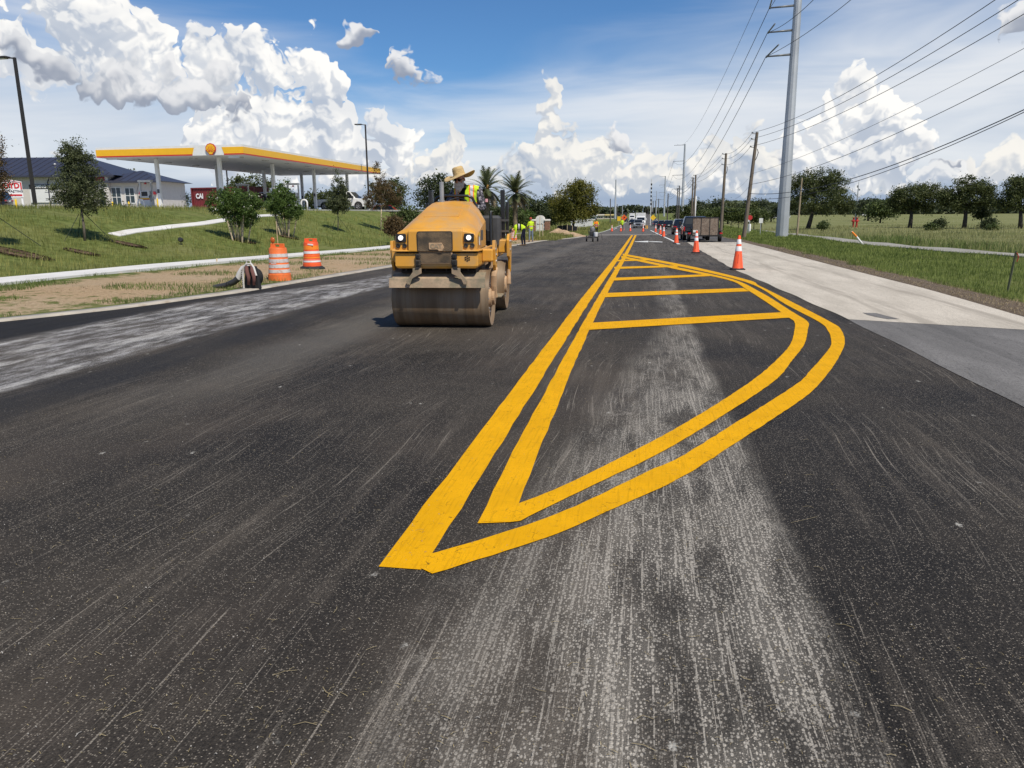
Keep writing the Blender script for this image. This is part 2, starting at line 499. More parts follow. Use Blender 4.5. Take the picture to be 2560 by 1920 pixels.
# ------------------------------------------------------------------ materials
MATS = {}
def pmat(name, col, rough=0.6, metal=0.0, spec=0.5, var=0.12, vs=3.0, bump=0.0, bs=40.0, dirt=None, dirt_amt=0.0, dirt_scale=2.0, coat=0.0, alpha=None, emit=None, emit_s=0.0, trans=0.0, streak=None, bdist=0.01):
    if name in MATS: return MATS[name]
    m = bpy.data.materials.new(name); m.use_nodes = True
    nt = m.node_tree; G = NT(nt); b = nt.nodes['Principled BSDF']
    tc = G.node('ShaderNodeTexCoord'); P = tc.outputs['Object']
    if streak: P = G.vm('MULTIPLY', P, streak)
    n = G.noise(P, vs, 4.0, 0.6)
    dk = tuple(c * (1 - var) for c in col) + (1,); lt = tuple(min(1, c * (1 + var)) for c in col) + (1,)
    c = G.mix(G.ramp(n, 0.3, 0.7), dk, lt)
    if dirt is not None:
        n2 = G.noise(P, dirt_scale, 5.0, 0.65)
        f = G.ramp(n2, 0.62 - dirt_amt * 0.5, 0.80 - dirt_amt * 0.4)
        f = G.m('MULTIPLY', f, min(1.0, 0.35 + dirt_amt))
        c = G.mix(f, c, tuple(dirt) + (1,))
    G.put(b.inputs['Base Color'], c)
    r = G.ramp(n, 0.2, 0.8, max(0, rough - 0.08), min(1, rough + 0.08), smooth=False)
    G.put(b.inputs['Roughness'], r)
    b.inputs['Metallic'].default_value = metal
    b.inputs['Specular IOR Level'].default_value = spec
    if coat: b.inputs['Coat Weight'].default_value = coat; b.inputs['Coat Roughness'].default_value = 0.08
    if trans: b.inputs['Transmission Weight'].default_value = trans
    if bump > 0:
        bp = G.node('ShaderNodeBump'); bp.inputs['Strength'].default_value = bump; bp.inputs['Distance'].default_value = bdist
        G.put(bp.inputs['Height'], G.noise(P, bs, 3.0, 0.6)); G.put(b.inputs['Normal'], bp.outputs[0])
    if emit is not None:
        b.inputs['Emission Color'].default_value = tuple(emit) + (1,); b.inputs['Emission Strength'].default_value = emit_s
    MATS[name] = m
    return m
def leafmat(name, c1, c2, trans=0.35, sc=0.6, rough=0.55, spec=0.3):
    """foliage: colour varies from clump to clump, some light passes through"""
    if name in MATS: return MATS[name]
    m = bpy.data.materials.new(name); m.use_nodes = True
    nt = m.node_tree; G = NT(nt); b = nt.nodes['Principled BSDF']
    tc = G.node('ShaderNodeTexCoord'); geo = G.node('ShaderNodeNewGeometry')
    n = G.noise(tc.outputs['Object'], sc, 3.0, 0.6)
    f = G.m('ADD', G.ramp(n, 0.3, 0.7, 0, 0.7), G.m('MULTIPLY', geo.outputs['Random Per Island'], 0.5), clamp=True)
    c = G.mix(f, tuple(c1) + (1,), tuple(c2) + (1,))
    G.put(b.inputs['Base Color'], c); b.inputs['Roughness'].default_value = rough; b.inputs['Specular IOR Level'].default_value = spec
    t = G.node('ShaderNodeBsdfTranslucent'); G.put(t.inputs['Color'], c)
    mx = G.node('ShaderNodeMixShader'); mx.inputs[0].default_value = trans
    nt.links.new(b.outputs[0], mx.inputs[1]); nt.links.new(t.outputs[0], mx.inputs[2])
    nt.links.new(mx.outputs[0], nt.nodes['Material Output'].inputs['Surface'])
    MATS[name] = m
    return m
# ------------------------------------------------------------------ ground materials
def road_material():
    m = bpy.data.materials.new('fresh_asphalt'); m.use_nodes = True
    nt = m.node_tree; G = NT(nt); b = nt.nodes['Principled BSDF']
    geo = G.node('ShaderNodeNewGeometry'); P = geo.outputs['Position']
    o = G.xyz(P); X, Y = o[0], o[1]
    P2 = G.vec(X, Y, 0.0)
    streakP = G.vec(X, G.m('MULTIPLY', Y, 0.06), 0.0)
    streak2 = G.vec(X, G.m('MULTIPLY', Y, 0.18), 3.0)
    wob = G.m('MULTIPLY_ADD', G.noise(P2, 0.9, 3.0, 0.6, dim='2D'), 0.5, -0.25)
    Xw = G.m('ADD', X, wob)
    # aggregate: dark bitumen film with paler stones showing
    st = G.voro(P2, 120.0, 0.0, dim='2D')
    stv = G.xyz(G.voro(P2, 120.0, 0.0, dim='2D', out='Color'))[0]
    big = G.noise(P2, 0.55, 4.0, 0.6, dim='2D')
    fine = G.noise(P2, 75.0, 3.0, 0.75, dim='2D')
    base = G.mix(G.ramp(G.m('ADD', G.m('MULTIPLY', big, 0.5), G.m('MULTIPLY', fine, 0.6)), 0.36, 0.76), C3(0.0105, 0.0090, 0.0076), C3(0.052, 0.0445, 0.0365))
    base = G.mix(G.m('MULTIPLY', G.ramp(stv, 0.72, 1.0), G.ramp(st, 0.50, 0.10)), base, C3(0.31, 0.27, 0.22))
    # brownish dusting, patchy
    dst = G.ramp(G.noise(P2, 0.35, 5.0, 0.62, dim='2D'), 0.42, 0.75, 0.0, 0.42)
    base = G.mix(dst, base, C3(0.100, 0.080, 0.062))
    # long thin scrapes running with the road, in drifts
    sn = G.noise(streakP, 7.0, 6.0, 0.68, dim='2D')
    Xs = G.m('ADD', X, G.m('MULTIPLY', G.noise(P2, 0.16, 2.0, 0.5, dim='2D'), 1.2))
    lnA = G.noise(G.vec(Xs, G.m('MULTIPLY', Y, 0.010), 0.0), 70.0, 3.0, 0.65, dim='2D')
    lnB = G.noise(G.vec(Xs, G.m('MULTIPLY', Y, 0.022), 3.0), 34.0, 4.0, 0.62, dim='2D')
    patch = G.noise(G.vec(X, G.m('MULTIPLY', Y, 0.5), 0.0), 0.75, 4.0, 0.62, dim='2D')
    grain = G.ramp(G.noise(P2, 150.0, 2.0, 0.6, dim='2D'), 0.36, 0.62)
    scf = G.m('ADD', G.m('MULTIPLY', G.ramp(lnA, 0.64, 0.71), G.ramp(patch, 0.38, 0.62, 0.25, 1.0)), G.m('MULTIPLY', G.ramp(lnB, 0.60, 0.72), G.ramp(patch, 0.46, 0.66, 0.02, 0.65)), clamp=True)
    scf = G.m('MULTIPLY', scf, G.m('MULTIPLY_ADD', grain, 0.75, 0.15))
    base = G.mix(G.m('MULTIPLY', scf, G.ramp(X, -6.0, -0.5, 0.42, 0.75)), base, C3(0.40, 0.355, 0.295))
    # dusty drifts between the scrapes
    base = G.mix(G.m('MULTIPLY', G.ramp(G.m('MULTIPLY_ADD', sn, 0.6, G.m('MULTIPLY', patch, 0.4)), 0.50, 0.68), G.m('MULTIPLY_ADD', grain, 0.36, 0.03)), base, C3(0.175, 0.148, 0.118))
    # pale lime dust tracked down the middle of the painted lane
    xlb = G.m('ADD', G.ramp(Y, 2.8, 11.0, -0.84, 0.26, smooth=False), G.m('MULTIPLY', wob, 0.45))
    strip = G.m('MULTIPLY', G.ramp(X, G.m('SUBTRACT', xlb, 0.12), G.m('ADD', xlb, 0.22)), G.ramp(G.m('ADD', X, G.m('MULTIPLY', wob, 0.25)), 0.80, 0.64))
    fade = G.ramp(Y, 10.0, 30.0, 1.0, 0.35)
    strip = G.m('MULTIPLY', strip, fade)
    # fine dotted lines strung along the direction of travel, dense in patches
    crk2 = G.noise(P2, 70.0, 3.0, 0.7, dim='2D')
    lnC = G.noise(G.vec(X, G.m('MULTIPLY', Y, 0.016), 7.0), 62.0, 3.0, 0.65, dim='2D')
    dots = G.voro(G.vec(X, G.m('MULTIPLY', Y, 0.6), 0.0), 78.0, 0.0, dim='2D')
    dsz = G.xyz(G.voro(G.vec(X, G.m('MULTIPLY', Y, 0.6), 0.0), 78.0, 0.0, dim='2D', out='Color'))[1]
    pat = G.noise(P2, 3.2, 4.0, 0.65, dim='2D')
    pat2 = G.noise(G.vec(X, G.m('MULTIPLY', Y, 0.25), 2.0), 4.5, 4.0, 0.65, dim='2D')
    lines = G.m('MULTIPLY', G.ramp(G.m('MULTIPLY_ADD', pat2, 0.40, lnC), 0.755, 0.815), G.ramp(G.m('MULTIPLY_ADD', crk2, 0.8, G.m('MULTIPLY', dots, -0.5)), 0.02, 0.16))
    dt = G.m('MULTIPLY', G.ramp(dots, G.m('MULTIPLY', dsz, 0.55), G.m('MULTIPLY', dsz, 0.26)), G.ramp(pat2, 0.30, 0.56, 0.30, 0.95))
    bigp = G.m('MULTIPLY', G.ramp(pat, 0.63, 0.70), G.ramp(crk2, 0.44, 0.58))
    haze = G.ramp(pat2, 0.32, 0.66, 0.05, 0.26)
    limf = G.m('MULTIPLY', strip, G.m('MAXIMUM', G.m('MAXIMUM', G.m('MULTIPLY', lines, 0.72), G.m('MAXIMUM', dt, haze)), G.m('MULTIPLY', bigp, 0.8)))
    limf = G.m('MULTIPLY', limf, G.ramp(X, xlb, G.m('ADD', xlb, 0.85), 0.40, 0.80))
    base = G.mix(limf, base, C3(0.54, 0.495, 0.425))
    # scattered splashes of lime anywhere
    bl = G.voro(G.vec(X, G.m('MULTIPLY', Y, 0.6), 0.0), 3.1, 0.0, dim='2D')
    sp = G.m('MULTIPLY', G.ramp(G.m('ADD', bl, G.m('MULTIPLY', crk2, 0.22)), 0.165, 0.125), G.ramp(pat, 0.54, 0.68))
    base = G.mix(G.m('MULTIPLY', sp, 0.75), base, C3(0.50, 0.48, 0.43))
    # dusty band on the left lane beside the fresh black strip
    xl = G.m('MAXIMUM', -8.35, G.m('MULTIPLY_ADD', Y, -0.02, -7.9))
    e1 = G.ramp(G.m('ADD', X, G.m('MULTIPLY', wob, 0.35)), G.m('SUBTRACT', G.m('MULTIPLY_ADD', G.ramp(Y, 13.0, 20.0), 1.2, -8.45), 0.05), G.m('MULTIPLY_ADD', G.ramp(Y, 13.0, 20.0), 1.2, -8.15))
    e2 = G.ramp(G.m('ADD', X, G.m('MULTIPLY', wob, 0.22)), -5.80, -6.00)
    yend = G.ramp(Y, 22.0, 30.0, 1.0, 0.15)
    band = G.m('MULTIPLY', G.m('MULTIPLY', e1, e2), yend)
    bn = G.noise(G.vec(X, G.m('MULTIPLY', Y, 0.30), 0.0), 5.0, 6.0, 0.72, dim='2D')
    bsp = G.ramp(G.m('ADD', G.m('MULTIPLY', fine, 0.65), G.m('MULTIPLY', bn, 0.5)), 0.50, 0.72)
    bandf = G.m('MULTIPLY', band, G.m('MULTIPLY_ADD', G.m('MULTIPLY', bsp, G.ramp(bn, 0.34, 0.60, 0.35, 1.0)), 0.80, 0.03))
    base = G.mix(bandf, base, C3(0.44, 0.43, 0.425))
    hot = G.m('MULTIPLY', band, G.ramp(G.noise(G.vec(X, G.m('MULTIPLY', Y, 0.22), 5.0), 1.7, 5.0, 0.7, dim='2D'), 0.55, 0.64))
    base = G.mix(G.m('MULTIPLY', hot, G.m('MULTIPLY_ADD', grain, 0.55, 0.05)), base, C3(0.66, 0.64, 0.60))
    # second, fainter dusty band further along the left lane
    b2 = G.m('MULTIPLY', G.ramp(G.m('ABSOLUTE', G.m('ADD', Xw, 4.1)), 0.75, 0.1), G.ramp(Y, 4.0, 9.0))
    base = G.mix(G.m('MULTIPLY', b2, G.m('MULTIPLY_ADD', fine, 0.35, 0.04)), base, C3(0.27, 0.25, 0.22))
    # fresh black strip by the kerb
    blk = G.m('MULTIPLY', G.m('SUBTRACT', 1.0, e1), G.ramp(Y, 22.0, 15.0))
    base = G.mix(G.m('MULTIPLY', blk, 0.85), base, C3(0.010, 0.010, 0.011))
    # darker seam lane right next to the dusty band
    b3 = G.ramp(G.m('ABSOLUTE', G.m('ADD', X, 5.35)), 0.5, 0.2)
    base = G.mix(G.m('MULTIPLY', b3, 0.55), base, C3(0.018, 0.018, 0.020))
    # older, sun-bleached road beyond the new mat
    old = G.ramp(G.m('ADD', Y, G.m('MULTIPLY', wob, 3.0)), 87.0, 88.5)
    oc = G.mix(G.noise(P2, 0.5, 4.0, 0.6, dim='2D'), C3(0.085, 0.078, 0.072), C3(0.15, 0.138, 0.125))
    base = G.mix(old, base, oc)
    tr = G.m('MULTIPLY', G.ramp(Y, 84.0, 89.0), G.ramp(Y, 97.0, 90.0))
    base = G.mix(G.m('MULTIPLY', tr, 0.6), base, C3(0.30, 0.27, 0.235))
    # the mat gets dustier and browner with distance along the works
    farm = G.m('MULTIPLY', G.ramp(Y, 5.0, 40.0, 0.0, 0.62), G.m('SUBTRACT', 1.0, old))
    dp = G.m('MULTIPLY', farm, G.ramp(G.m('MULTIPLY_ADD', sn, 0.7, G.m('MULTIPLY', big, 0.4)), 0.35, 0.75))
    base = G.mix(dp, base, C3(0.15, 0.132, 0.112))
    G.put(b.inputs['Base Color'], base)
    G.put(b.inputs['Roughness'], G.ramp(big, 0.3, 0.7, 0.74, 0.88))
    b.inputs['Specular IOR Level'].default_value = 0.22
    bp = G.node('ShaderNodeBump'); bp.inputs['Strength'].default_value = 0.6; bp.inputs['Distance'].default_value = 0.006
    G.put(bp.inputs['Height'], G.m('ADD', G.m('MULTIPLY', st, -0.8), G.m('MULTIPLY', fine, 0.9)))
    G.put(b.inputs['Normal'], bp.outputs[0])
    return m
M_ROAD = road_material()

def lane_material(name, c1, c2, speck, dark, scuff=0.4):
    m = bpy.data.materials.new(name); m.use_nodes = True
    nt = m.node_tree; G = NT(nt); b = nt.nodes['Principled BSDF']
    geo = G.node('ShaderNodeNewGeometry'); o = G.xyz(geo.outputs['Position']); X, Y = o[0], o[1]
    P2 = G.vec(X, Y, 0.0)
    n = G.noise(G.vec(X, G.m('MULTIPLY', Y, 0.25), 0.0), 1.3, 5.0, 0.65, dim='2D')
    f = G.noise(P2, 55.0, 3.0, 0.75, dim='2D')
    c = G.mix(G.ramp(n, 0.3, 0.7), C3(*c1), C3(*c2))
    c = G.mix(G.m('MULTIPLY', G.ramp(f, 0.52, 0.70), speck), c, C3(*dark))
    md = G.noise(P2, 16.0, 4.0, 0.75, dim='2D')
    c = G.mix(G.ramp(md, 0.46, 0.70, 0.0, 0.45), c, C3(*[(p + q) / 2 for p, q in zip(c1, dark)]))
    ck = G.noise(G.vec(X, G.m('MULTIPLY', Y, 0.12), 0.0), 3.0, 5.0, 0.7, dim='2D')
    c = G.mix(G.ramp(G.m('ABSOLUTE', G.m('SUBTRACT', ck, 0.5)), 0.010, 0.002, 0.0, 0.5), c, C3(*dark))
    # wheel tracks, darker
    tr = G.m('ADD', G.ramp(G.m('ABSOLUTE', G.m('SUBTRACT', X, 4.0)), 0.45, 0.05), G.ramp(G.m('ABSOLUTE', G.m('SUBTRACT', X, 5.3)), 0.3, 0.05))
    sn = G.noise(G.vec(X, G.m('MULTIPLY', Y, 0.05), 0.0), 5.0, 4.0, 0.6, dim='2D')
    c = G.mix(G.m('MULTIPLY', G.m('MULTIPLY', tr, G.ramp(sn, 0.40, 0.62)), scuff), c, C3(*dark))
    G.put(b.inputs['Base Color'], c); b.inputs['Roughness'].default_value = 0.85; b.inputs['Specular IOR Level'].default_value = 0.25
    bp = G.node('ShaderNodeBump'); bp.inputs['Strength'].default_value = 0.5; bp.inputs['Distance'].default_value = 0.004
    G.put(bp.inputs['Height'], f); G.put(b.inputs['Normal'], bp.outputs[0])
    return m
M_PALE = lane_material('weathered_pale_asphalt', (0.49, 0.44, 0.365), (0.62, 0.56, 0.47), 0.8, (0.28, 0.245, 0.20), 0.6)
M_GREY = lane_material('worn_grey_asphalt', (0.15, 0.143, 0.135), (0.215, 0.205, 0.195), 0.9, (0.05, 0.047, 0.045), 0.3)
M_OLD = lane_material('old_brown_asphalt', (0.085, 0.08, 0.075), (0.13, 0.12, 0.11), 0.4, (0.05, 0.048, 0.045), 0.3)

def ground_material():
    m = bpy.data.materials.new('grass_and_soil'); m.use_nodes = True
    nt = m.node_tree; G = NT(nt); b = nt.nodes['Principled BSDF']
    geo = G.node('ShaderNodeNewGeometry'); o = G.xyz(geo.outputs['Position']); P2 = G.vec(o[0], o[1], 0.0)
    at_ = G.node('ShaderNodeAttribute', attribute_name='zone'); z = G.xyz(at_.outputs['Color'])
    sand, dry, soil = z[0], z[1], z[2]
    n1 = G.noise(P2, 0.25, 4.0, 0.6, dim='2D'); n2 = G.noise(P2, 2.2, 5.0, 0.7, dim='2D'); n3 = G.noise(P2, 14.0, 4.0, 0.7, dim='2D')
    green = G.mix(G.ramp(n2, 0.3, 0.7), C3(0.075, 0.098, 0.022), C3(0.165, 0.195, 0.058))
    green = G.mix(G.ramp(n1, 0.45, 0.75, 0.0, 0.55), green, C3(0.22, 0.21, 0.085))
    tan = G.mix(G.ramp(n2, 0.3, 0.7), C3(0.16, 0.17, 0.07), C3(0.27, 0.26, 0.13))
    band = G.noise(G.vec(G.m('MULTIPLY', o[0], 0.012), G.m('MULTIPLY', o[1], 0.06), 0.0), 3.0, 4.0, 0.6, dim='2D')
    tan = G.mix(G.ramp(band, 0.44, 0.60, 0.0, 0.75), tan, green)
    c = G.mix(dry, green, tan)
    sd = G.mix(G.ramp(n3, 0.3, 0.7), C3(0.33, 0.225, 0.13), C3(0.47, 0.345, 0.215))
    sd = G.mix(G.ramp(n1, 0.4, 0.7, 0.0, 0.4), sd, C3(0.42, 0.34, 0.24))
    sm = G.ramp(G.m('ADD', sand, G.m('MULTIPLY_ADD', n2, 1.1, -0.55)), 0.42, 0.60)
    c = G.mix(sm, c, sd)
    so = G.mix(G.ramp(n3, 0.3, 0.7), C3(0.085, 0.060, 0.042), C3(0.22, 0.175, 0.13))
    c = G.mix(G.ramp(G.m('ADD', soil, G.m('MULTIPLY_ADD', n2, 0.9, -0.45)), 0.40, 0.62), c, so)
    G.put(b.inputs['Base Color'], c); b.inputs['Roughness'].default_value = 0.95; b.inputs['Specular IOR Level'].default_value = 0.1
    bp = G.node('ShaderNodeBump'); bp.inputs['Strength'].default_value = 0.8; bp.inputs['Distance'].default_value = 0.05
    G.put(bp.inputs['Height'], n3); G.put(b.inputs['Normal'], bp.outputs[0])
    return m
M_GROUND = ground_material()
M_CONC = pmat('kerb_concrete', (0.44, 0.40, 0.34), 0.9, var=0.18, vs=1.5, bump=0.3, bs=60, dirt=(0.25, 0.19, 0.13), dirt_amt=0.3, dirt_scale=3)
M_WALK = pmat('bright_concrete', (0.66, 0.645, 0.615), 0.9, var=0.07, vs=0.8, bump=0.2, bs=50, dirt=(0.42, 0.37, 0.30), dirt_amt=0.15, dirt_scale=1.2)
M_WALK2 = pmat('aged_concrete', (0.31, 0.295, 0.26), 0.9, var=0.14, vs=0.8, bump=0.2, bs=50, dirt=(0.22, 0.20, 0.15), dirt_amt=0.3)

def paint_material(name, col, wear=0.2):
    m = bpy.data.materials.new(name); m.use_nodes = True
    nt = m.node_tree; G = NT(nt); b = nt.nodes['Principled BSDF']
    geo = G.node('ShaderNodeNewGeometry'); o = G.xyz(geo.outputs['Position']); X, Y = o[0], o[1]; P2 = G.vec(X, Y, 0.0)
    n = G.noise(P2, 3.0, 4.0, 0.6, dim='2D'); f = G.noise(P2, 120.0, 3.0, 0.7, dim='2D')
    c = G.mix(G.ramp(n, 0.3, 0.7), tuple(x * 0.88 for x in col) + (1,), tuple(col) + (1,))
    stk = G.noise(G.vec(X, G.m('MULTIPLY', Y, 0.05), 0.0), 60.0, 3.0, 0.65, dim='2D')
    c = G.mix(G.ramp(stk, 0.50, 0.72, 0.0, 0.45), c, tuple(x * 0.62 for x in col) + (1,))
    c = G.mix(G.ramp(G.noise(P2, 26.0, 4.0, 0.7, dim='2D'), 0.52, 0.74, 0.0, 0.4), c, tuple(x * 0.70 for x in col) + (1,))
    th = G.m('MULTIPLY', G.ramp(f, 0.60, 0.72), G.ramp(n, 0.42, 0.72, 0.0, wear * 2))
    c = G.mix(th, c, C3(col[0] * 0.45, col[1] * 0.42, col[2] * 0.5 + 0.01))
    # fine cracks and grit in the wet paint
    ck = G.voro(G.vm('ADD', P2, G.vm('SCALE', G.noise(P2, 14.0, 2.0, 0.5, dim='2D', color=True), 0.08)), 16.0, dim='2D', feature='DISTANCE_TO_EDGE')
    cm = G.m('MULTIPLY', G.ramp(ck, 0.030, 0.008), G.ramp(G.noise(P2, 9.0, 2.0, 0.5, dim='2D'), 0.56, 0.66))
    c = G.mix(G.m('MULTIPLY', cm, 0.75), c, C3(0.05, 0.035, 0.008))
    G.put(b.inputs['Base Color'], c); b.inputs['Roughness'].default_value = 0.75; b.inputs['Specular IOR Level'].default_value = 0.12
    bp = G.node('ShaderNodeBump'); bp.inputs['Strength'].default_value = 0.5; bp.inputs['Distance'].default_value = 0.003
    G.put(bp.inputs['Height'], G.m('ADD', f, G.m('MULTIPLY', G.voro(P2, 260.0, 0.0, dim='2D'), -0.5))); G.put(b.inputs['Normal'], bp.outputs[0])
    return m
M_YEL = paint_material('yellow_traffic_paint', (0.78, 0.39, 0.002), 0.45)
M_WHT = paint_material('white_traffic_paint', (0.72, 0.72, 0.70), 0.2)

# ------------------------------------------------------------------ the ground: one sheet to the horizon
def ys_list():
    ys = list(np.arange(-30, 4, 2.0)) + list(np.arange(4, 70, 0.8)) + list(np.arange(70, 160, 2.0))
    y = 160.0; st = 3.0
    while y < 7000: ys.append(y); st *= 1.12; y += st
    return ys
def build_ground():
    ys = ys_list()
    left = [0.0, 0.25, 0.6] + list(np.arange(1.2, 34, 0.8))
    o, st = 34.0, 1.5
    while o < 6000: left.append(o); st *= 1.16; o += st
    right = [0.0, 0.2, 0.5, 0.8, 1.2] + list(np.arange(2.0, 24, 1.0))
    o, st = 24.0, 1.5
    while o < 6000: right.append(o); st *= 1.16; o += st
    V, Z = [], []
    for y in ys:
        xl, xr = XL(y), XR(y)
        cols = [xl - a for a in reversed(left)] + [xl + 0.3, xr - 0.3] + [xr + a for a in right]
        for i, x in enumerate(cols):
            z = T(x, y)
            if i in (len(left), len(left) + 1): z -= 0.25
            if i in (len(left) - 1, len(left) + 2): z -= 0.012
            V.append((x, y, z))
            sand = dry = soil = 0.0
            sw = SW(y)
            if sw - 0.2 < x < xl + 0.4 and y < 78:
                a = (xl - x) / max(0.1, xl - sw)
                sand = 0.70 - 0.35 * sstep(0.75, 1.0, a) - 0.5 * (1 - sstep(0.0, 0.16, a)) * (1 - sstep(17, 22, y))
                if y > 66: sand *= 1 - sstep(66, 78, y)
                if y < 14: sand -= 0.12
            if -3 < x - xr < 6:
                d = x - xr
                soil = max(soil, 1.0 - sstep(0.55, 1.5, d) if d >= 0 else 1.0)
                if y > 60: soil *= 0.6
            if x > 16 + 0.02 * y: dry = sstep(16, 20, x) * 0.9
            if x < sw - 8 and y > 110: dry = 0.35
            Z.append((sand, dry, soil, 1.0))
    n = len(cols); F = []
    for j in range(len(ys) - 1):
        for i in range(n - 1):
            a = j * n + i
            F.append((a, a + 1, a + n + 1, a + n))
    ob = np_mesh('ground', np.array(V), np.array(F), M_GROUND, smooth=True)
    ca = ob.data.color_attributes.new('zone', 'FLOAT_COLOR', 'POINT')
    ca.data.foreach_set('color', np.array(Z, dtype=np.float32).ravel())
    tag(ob, kind='structure')
build_ground()

def ribbon(name, mat, fl, fr, y0, y1, dz, step=1.0, nx=1, kind='structure', thick=0.0):
    """sheet between two edges given as functions of y"""
    ys = [y0]
    while ys[-1] < y1: ys.append(min(y1, ys[-1] + max(step, ys[-1] * 0.02)))
    V, F = [], []
    m = nx + 1
    for y in ys:
        for i in range(m):
            x = lerp(fl(y), fr(y), i / nx); V.append((x, y, zr(y) + dz))
    for j in range(len(ys) - 1):
        for i in range(nx):
            a = j * m + i; F.append((a, a + 1, a + m + 1, a + m))
    o = np_mesh(name, np.array(V), np.array(F), mat)
    if thick:
        md = o.modifiers.new('solid', 'SOLIDIFY'); md.thickness = thick; md.offset = -1
    return tag(o, kind=kind)
ribbon('road', M_ROAD, lambda y: XL(y) + 0.2, lambda y: XR(y) - 0.02, -20, 6000, 0.0, 1.0, 4)
ribbon('kerb_strip', M_CONC, lambda y: XL(y) - 0.14, lambda y: XL(y) + 0.26, -20, 84, 0.025, 1.0, 1, thick=0.12)
PL_TAB = [(-20, 3.15), (6.7, 3.12), (12, 3.06), (16.4, 2.92), (24.7, 2.72), (34, 2.80), (45, 2.86), (54, 3.0), (60, 3.05)]
def PL(y): return interp(PL_TAB, y) + 0.02 * math.sin(y * 2.1) * (1 if y > 12 else 0.6)
def pale_start(x): return 12.05 - (x - 3.06) * 0.40
def lane_poly(name, mat, y0f, y1, dz):
    V, F = [], []
    ny, nx = 70, 6
    for j in range(ny + 1):
        for i in range(nx + 1):
            t = i / nx; xx = lerp(3.06, 5.75, t); ya = y0f(xx); y = lerp(ya, y1, (j / ny) ** 1.3)
            x = lerp(PL(y), XR(y) - 0.0, t)
            V.append((x, y, zr(y) + dz))
    m = nx + 1
    for j in range(ny):
        for i in range(nx):
            a = j * m + i; F.append((a, a + 1, a + m + 1, a + m))
    return tag(np_mesh(name, np.array(V), np.array(F), mat), kind='structure')
lane_poly('pale_lane', M_PALE, pale_start, 56.0, 0.008)
ribbon('old_lane', M_OLD, PL, lambda y: XR(y), 50, 92, 0.005, 2.0, 2)
ribbon('grey_lane', M_GREY, PL, lambda y: XR(y) + 0.02, -15, 13, 0.005, 0.5, 3)
# tar patch on the pale lane
tp = [hit(1960 + x * .27125, 380 + y * .27125, 0.012) for x, y in [(725, 1480), (850, 1484), (940, 1508), (1060, 1538), (960, 1540), (850, 1520), (770, 1500)]]
tag(MB().poly(tp).build('tar_patch', M_GREY, fix=False), kind='structure')

# ------------------------------------------------------------------ pavements: separate slabs
def slabs(name, mat, fx, w, y0, y1, pitch, dz, thick):
    root = empty(name); tag(root, kind='structure')
    y = y0
    while y < y1:
        ya, yb = y + 0.006, y + pitch - 0.006
        xs = [(fx(ya), ya), (fx(yb), yb)]
        mb = MB(); vs = []
        for (x, yy) in xs:
            for xx in (x, x - w):
                vs.append((xx, yy, zr(yy) + dz))
        lo = [(a, b, c - thick) for a, b, c in vs]
        mb.add(vs + lo, [(0, 2, 3, 1), (4, 5, 7, 6), (0, 1, 5, 4), (1, 3, 7, 5), (3, 2, 6, 7), (2, 0, 4, 6)])
        mb.build('slab', mat, root)
        y += pitch
    return root
slabs('left_pavement', M_WALK, SW, SW_W, 4.0, 100, 1.6, 0.17, 0.2)
RW_TAB = [(-20, 18.5), (20, 16.0), (32, 15.1), (43, 14.4), (60, 14.9), (120, 18.0), (200, 22)]
def RWX(y): return interp(RW_TAB, y)
rw = empty('right_pavement'); tag(rw, kind='structure')
y = 14.0
while y < 150:
    mb = MB(); p = 2.4
    vs = [(xx, yy, T(xx, yy) + 0.05) for (yy) in (y + .008, y + p - .008) for xx in (RWX(yy), RWX(yy) - 1.5)]
    lo = [(a, b, c - 0.3) for a, b, c in vs]
    mb.add(vs + lo, [(0, 2, 3, 1), (4, 5, 7, 6), (0, 1, 5, 4), (1, 3, 7, 5), (3, 2, 6, 7), (2, 0, 4, 6)])
    mb.build('slab', M_WALK2, rw); y += p
# curved path climbing the bank to the forecourt
pth = [hit(px, py) for px, py in [(285, 588), (330, 579), (400, 571), (500, 560), (560, 551), (610, 545), (648, 540), (690, 538)]]
pr = empty('bank_path'); tag(pr, kind='structure')
cur = []
for a, b in zip(pth, pth[1:]):
    for k in range(3): cur.append(a.lerp(b, k / 3))
cur.append(pth[-1])
for a, b in zip(cur, cur[1:]):
    d = (b - a); d.z = 0; d.normalize(); n = Vector((-d.y, d.x, 0)) * 0.24
    vs = []
    for p in (a + d * 0.006, b - d * 0.006):
        for q in (p + n, p - n): vs.append((q.x, q.y, T(q.x, q.y) + 0.035))
    lo = [(x, y_, z - 0.3) for x, y_, z in vs]
    MB().add(vs + lo, [(0, 2, 3, 1), (4, 5, 7, 6), (0, 1, 5, 4), (1, 3, 7, 5), (3, 2, 6, 7), (2, 0, 4, 6)]).build('slab', M_WALK, pr)

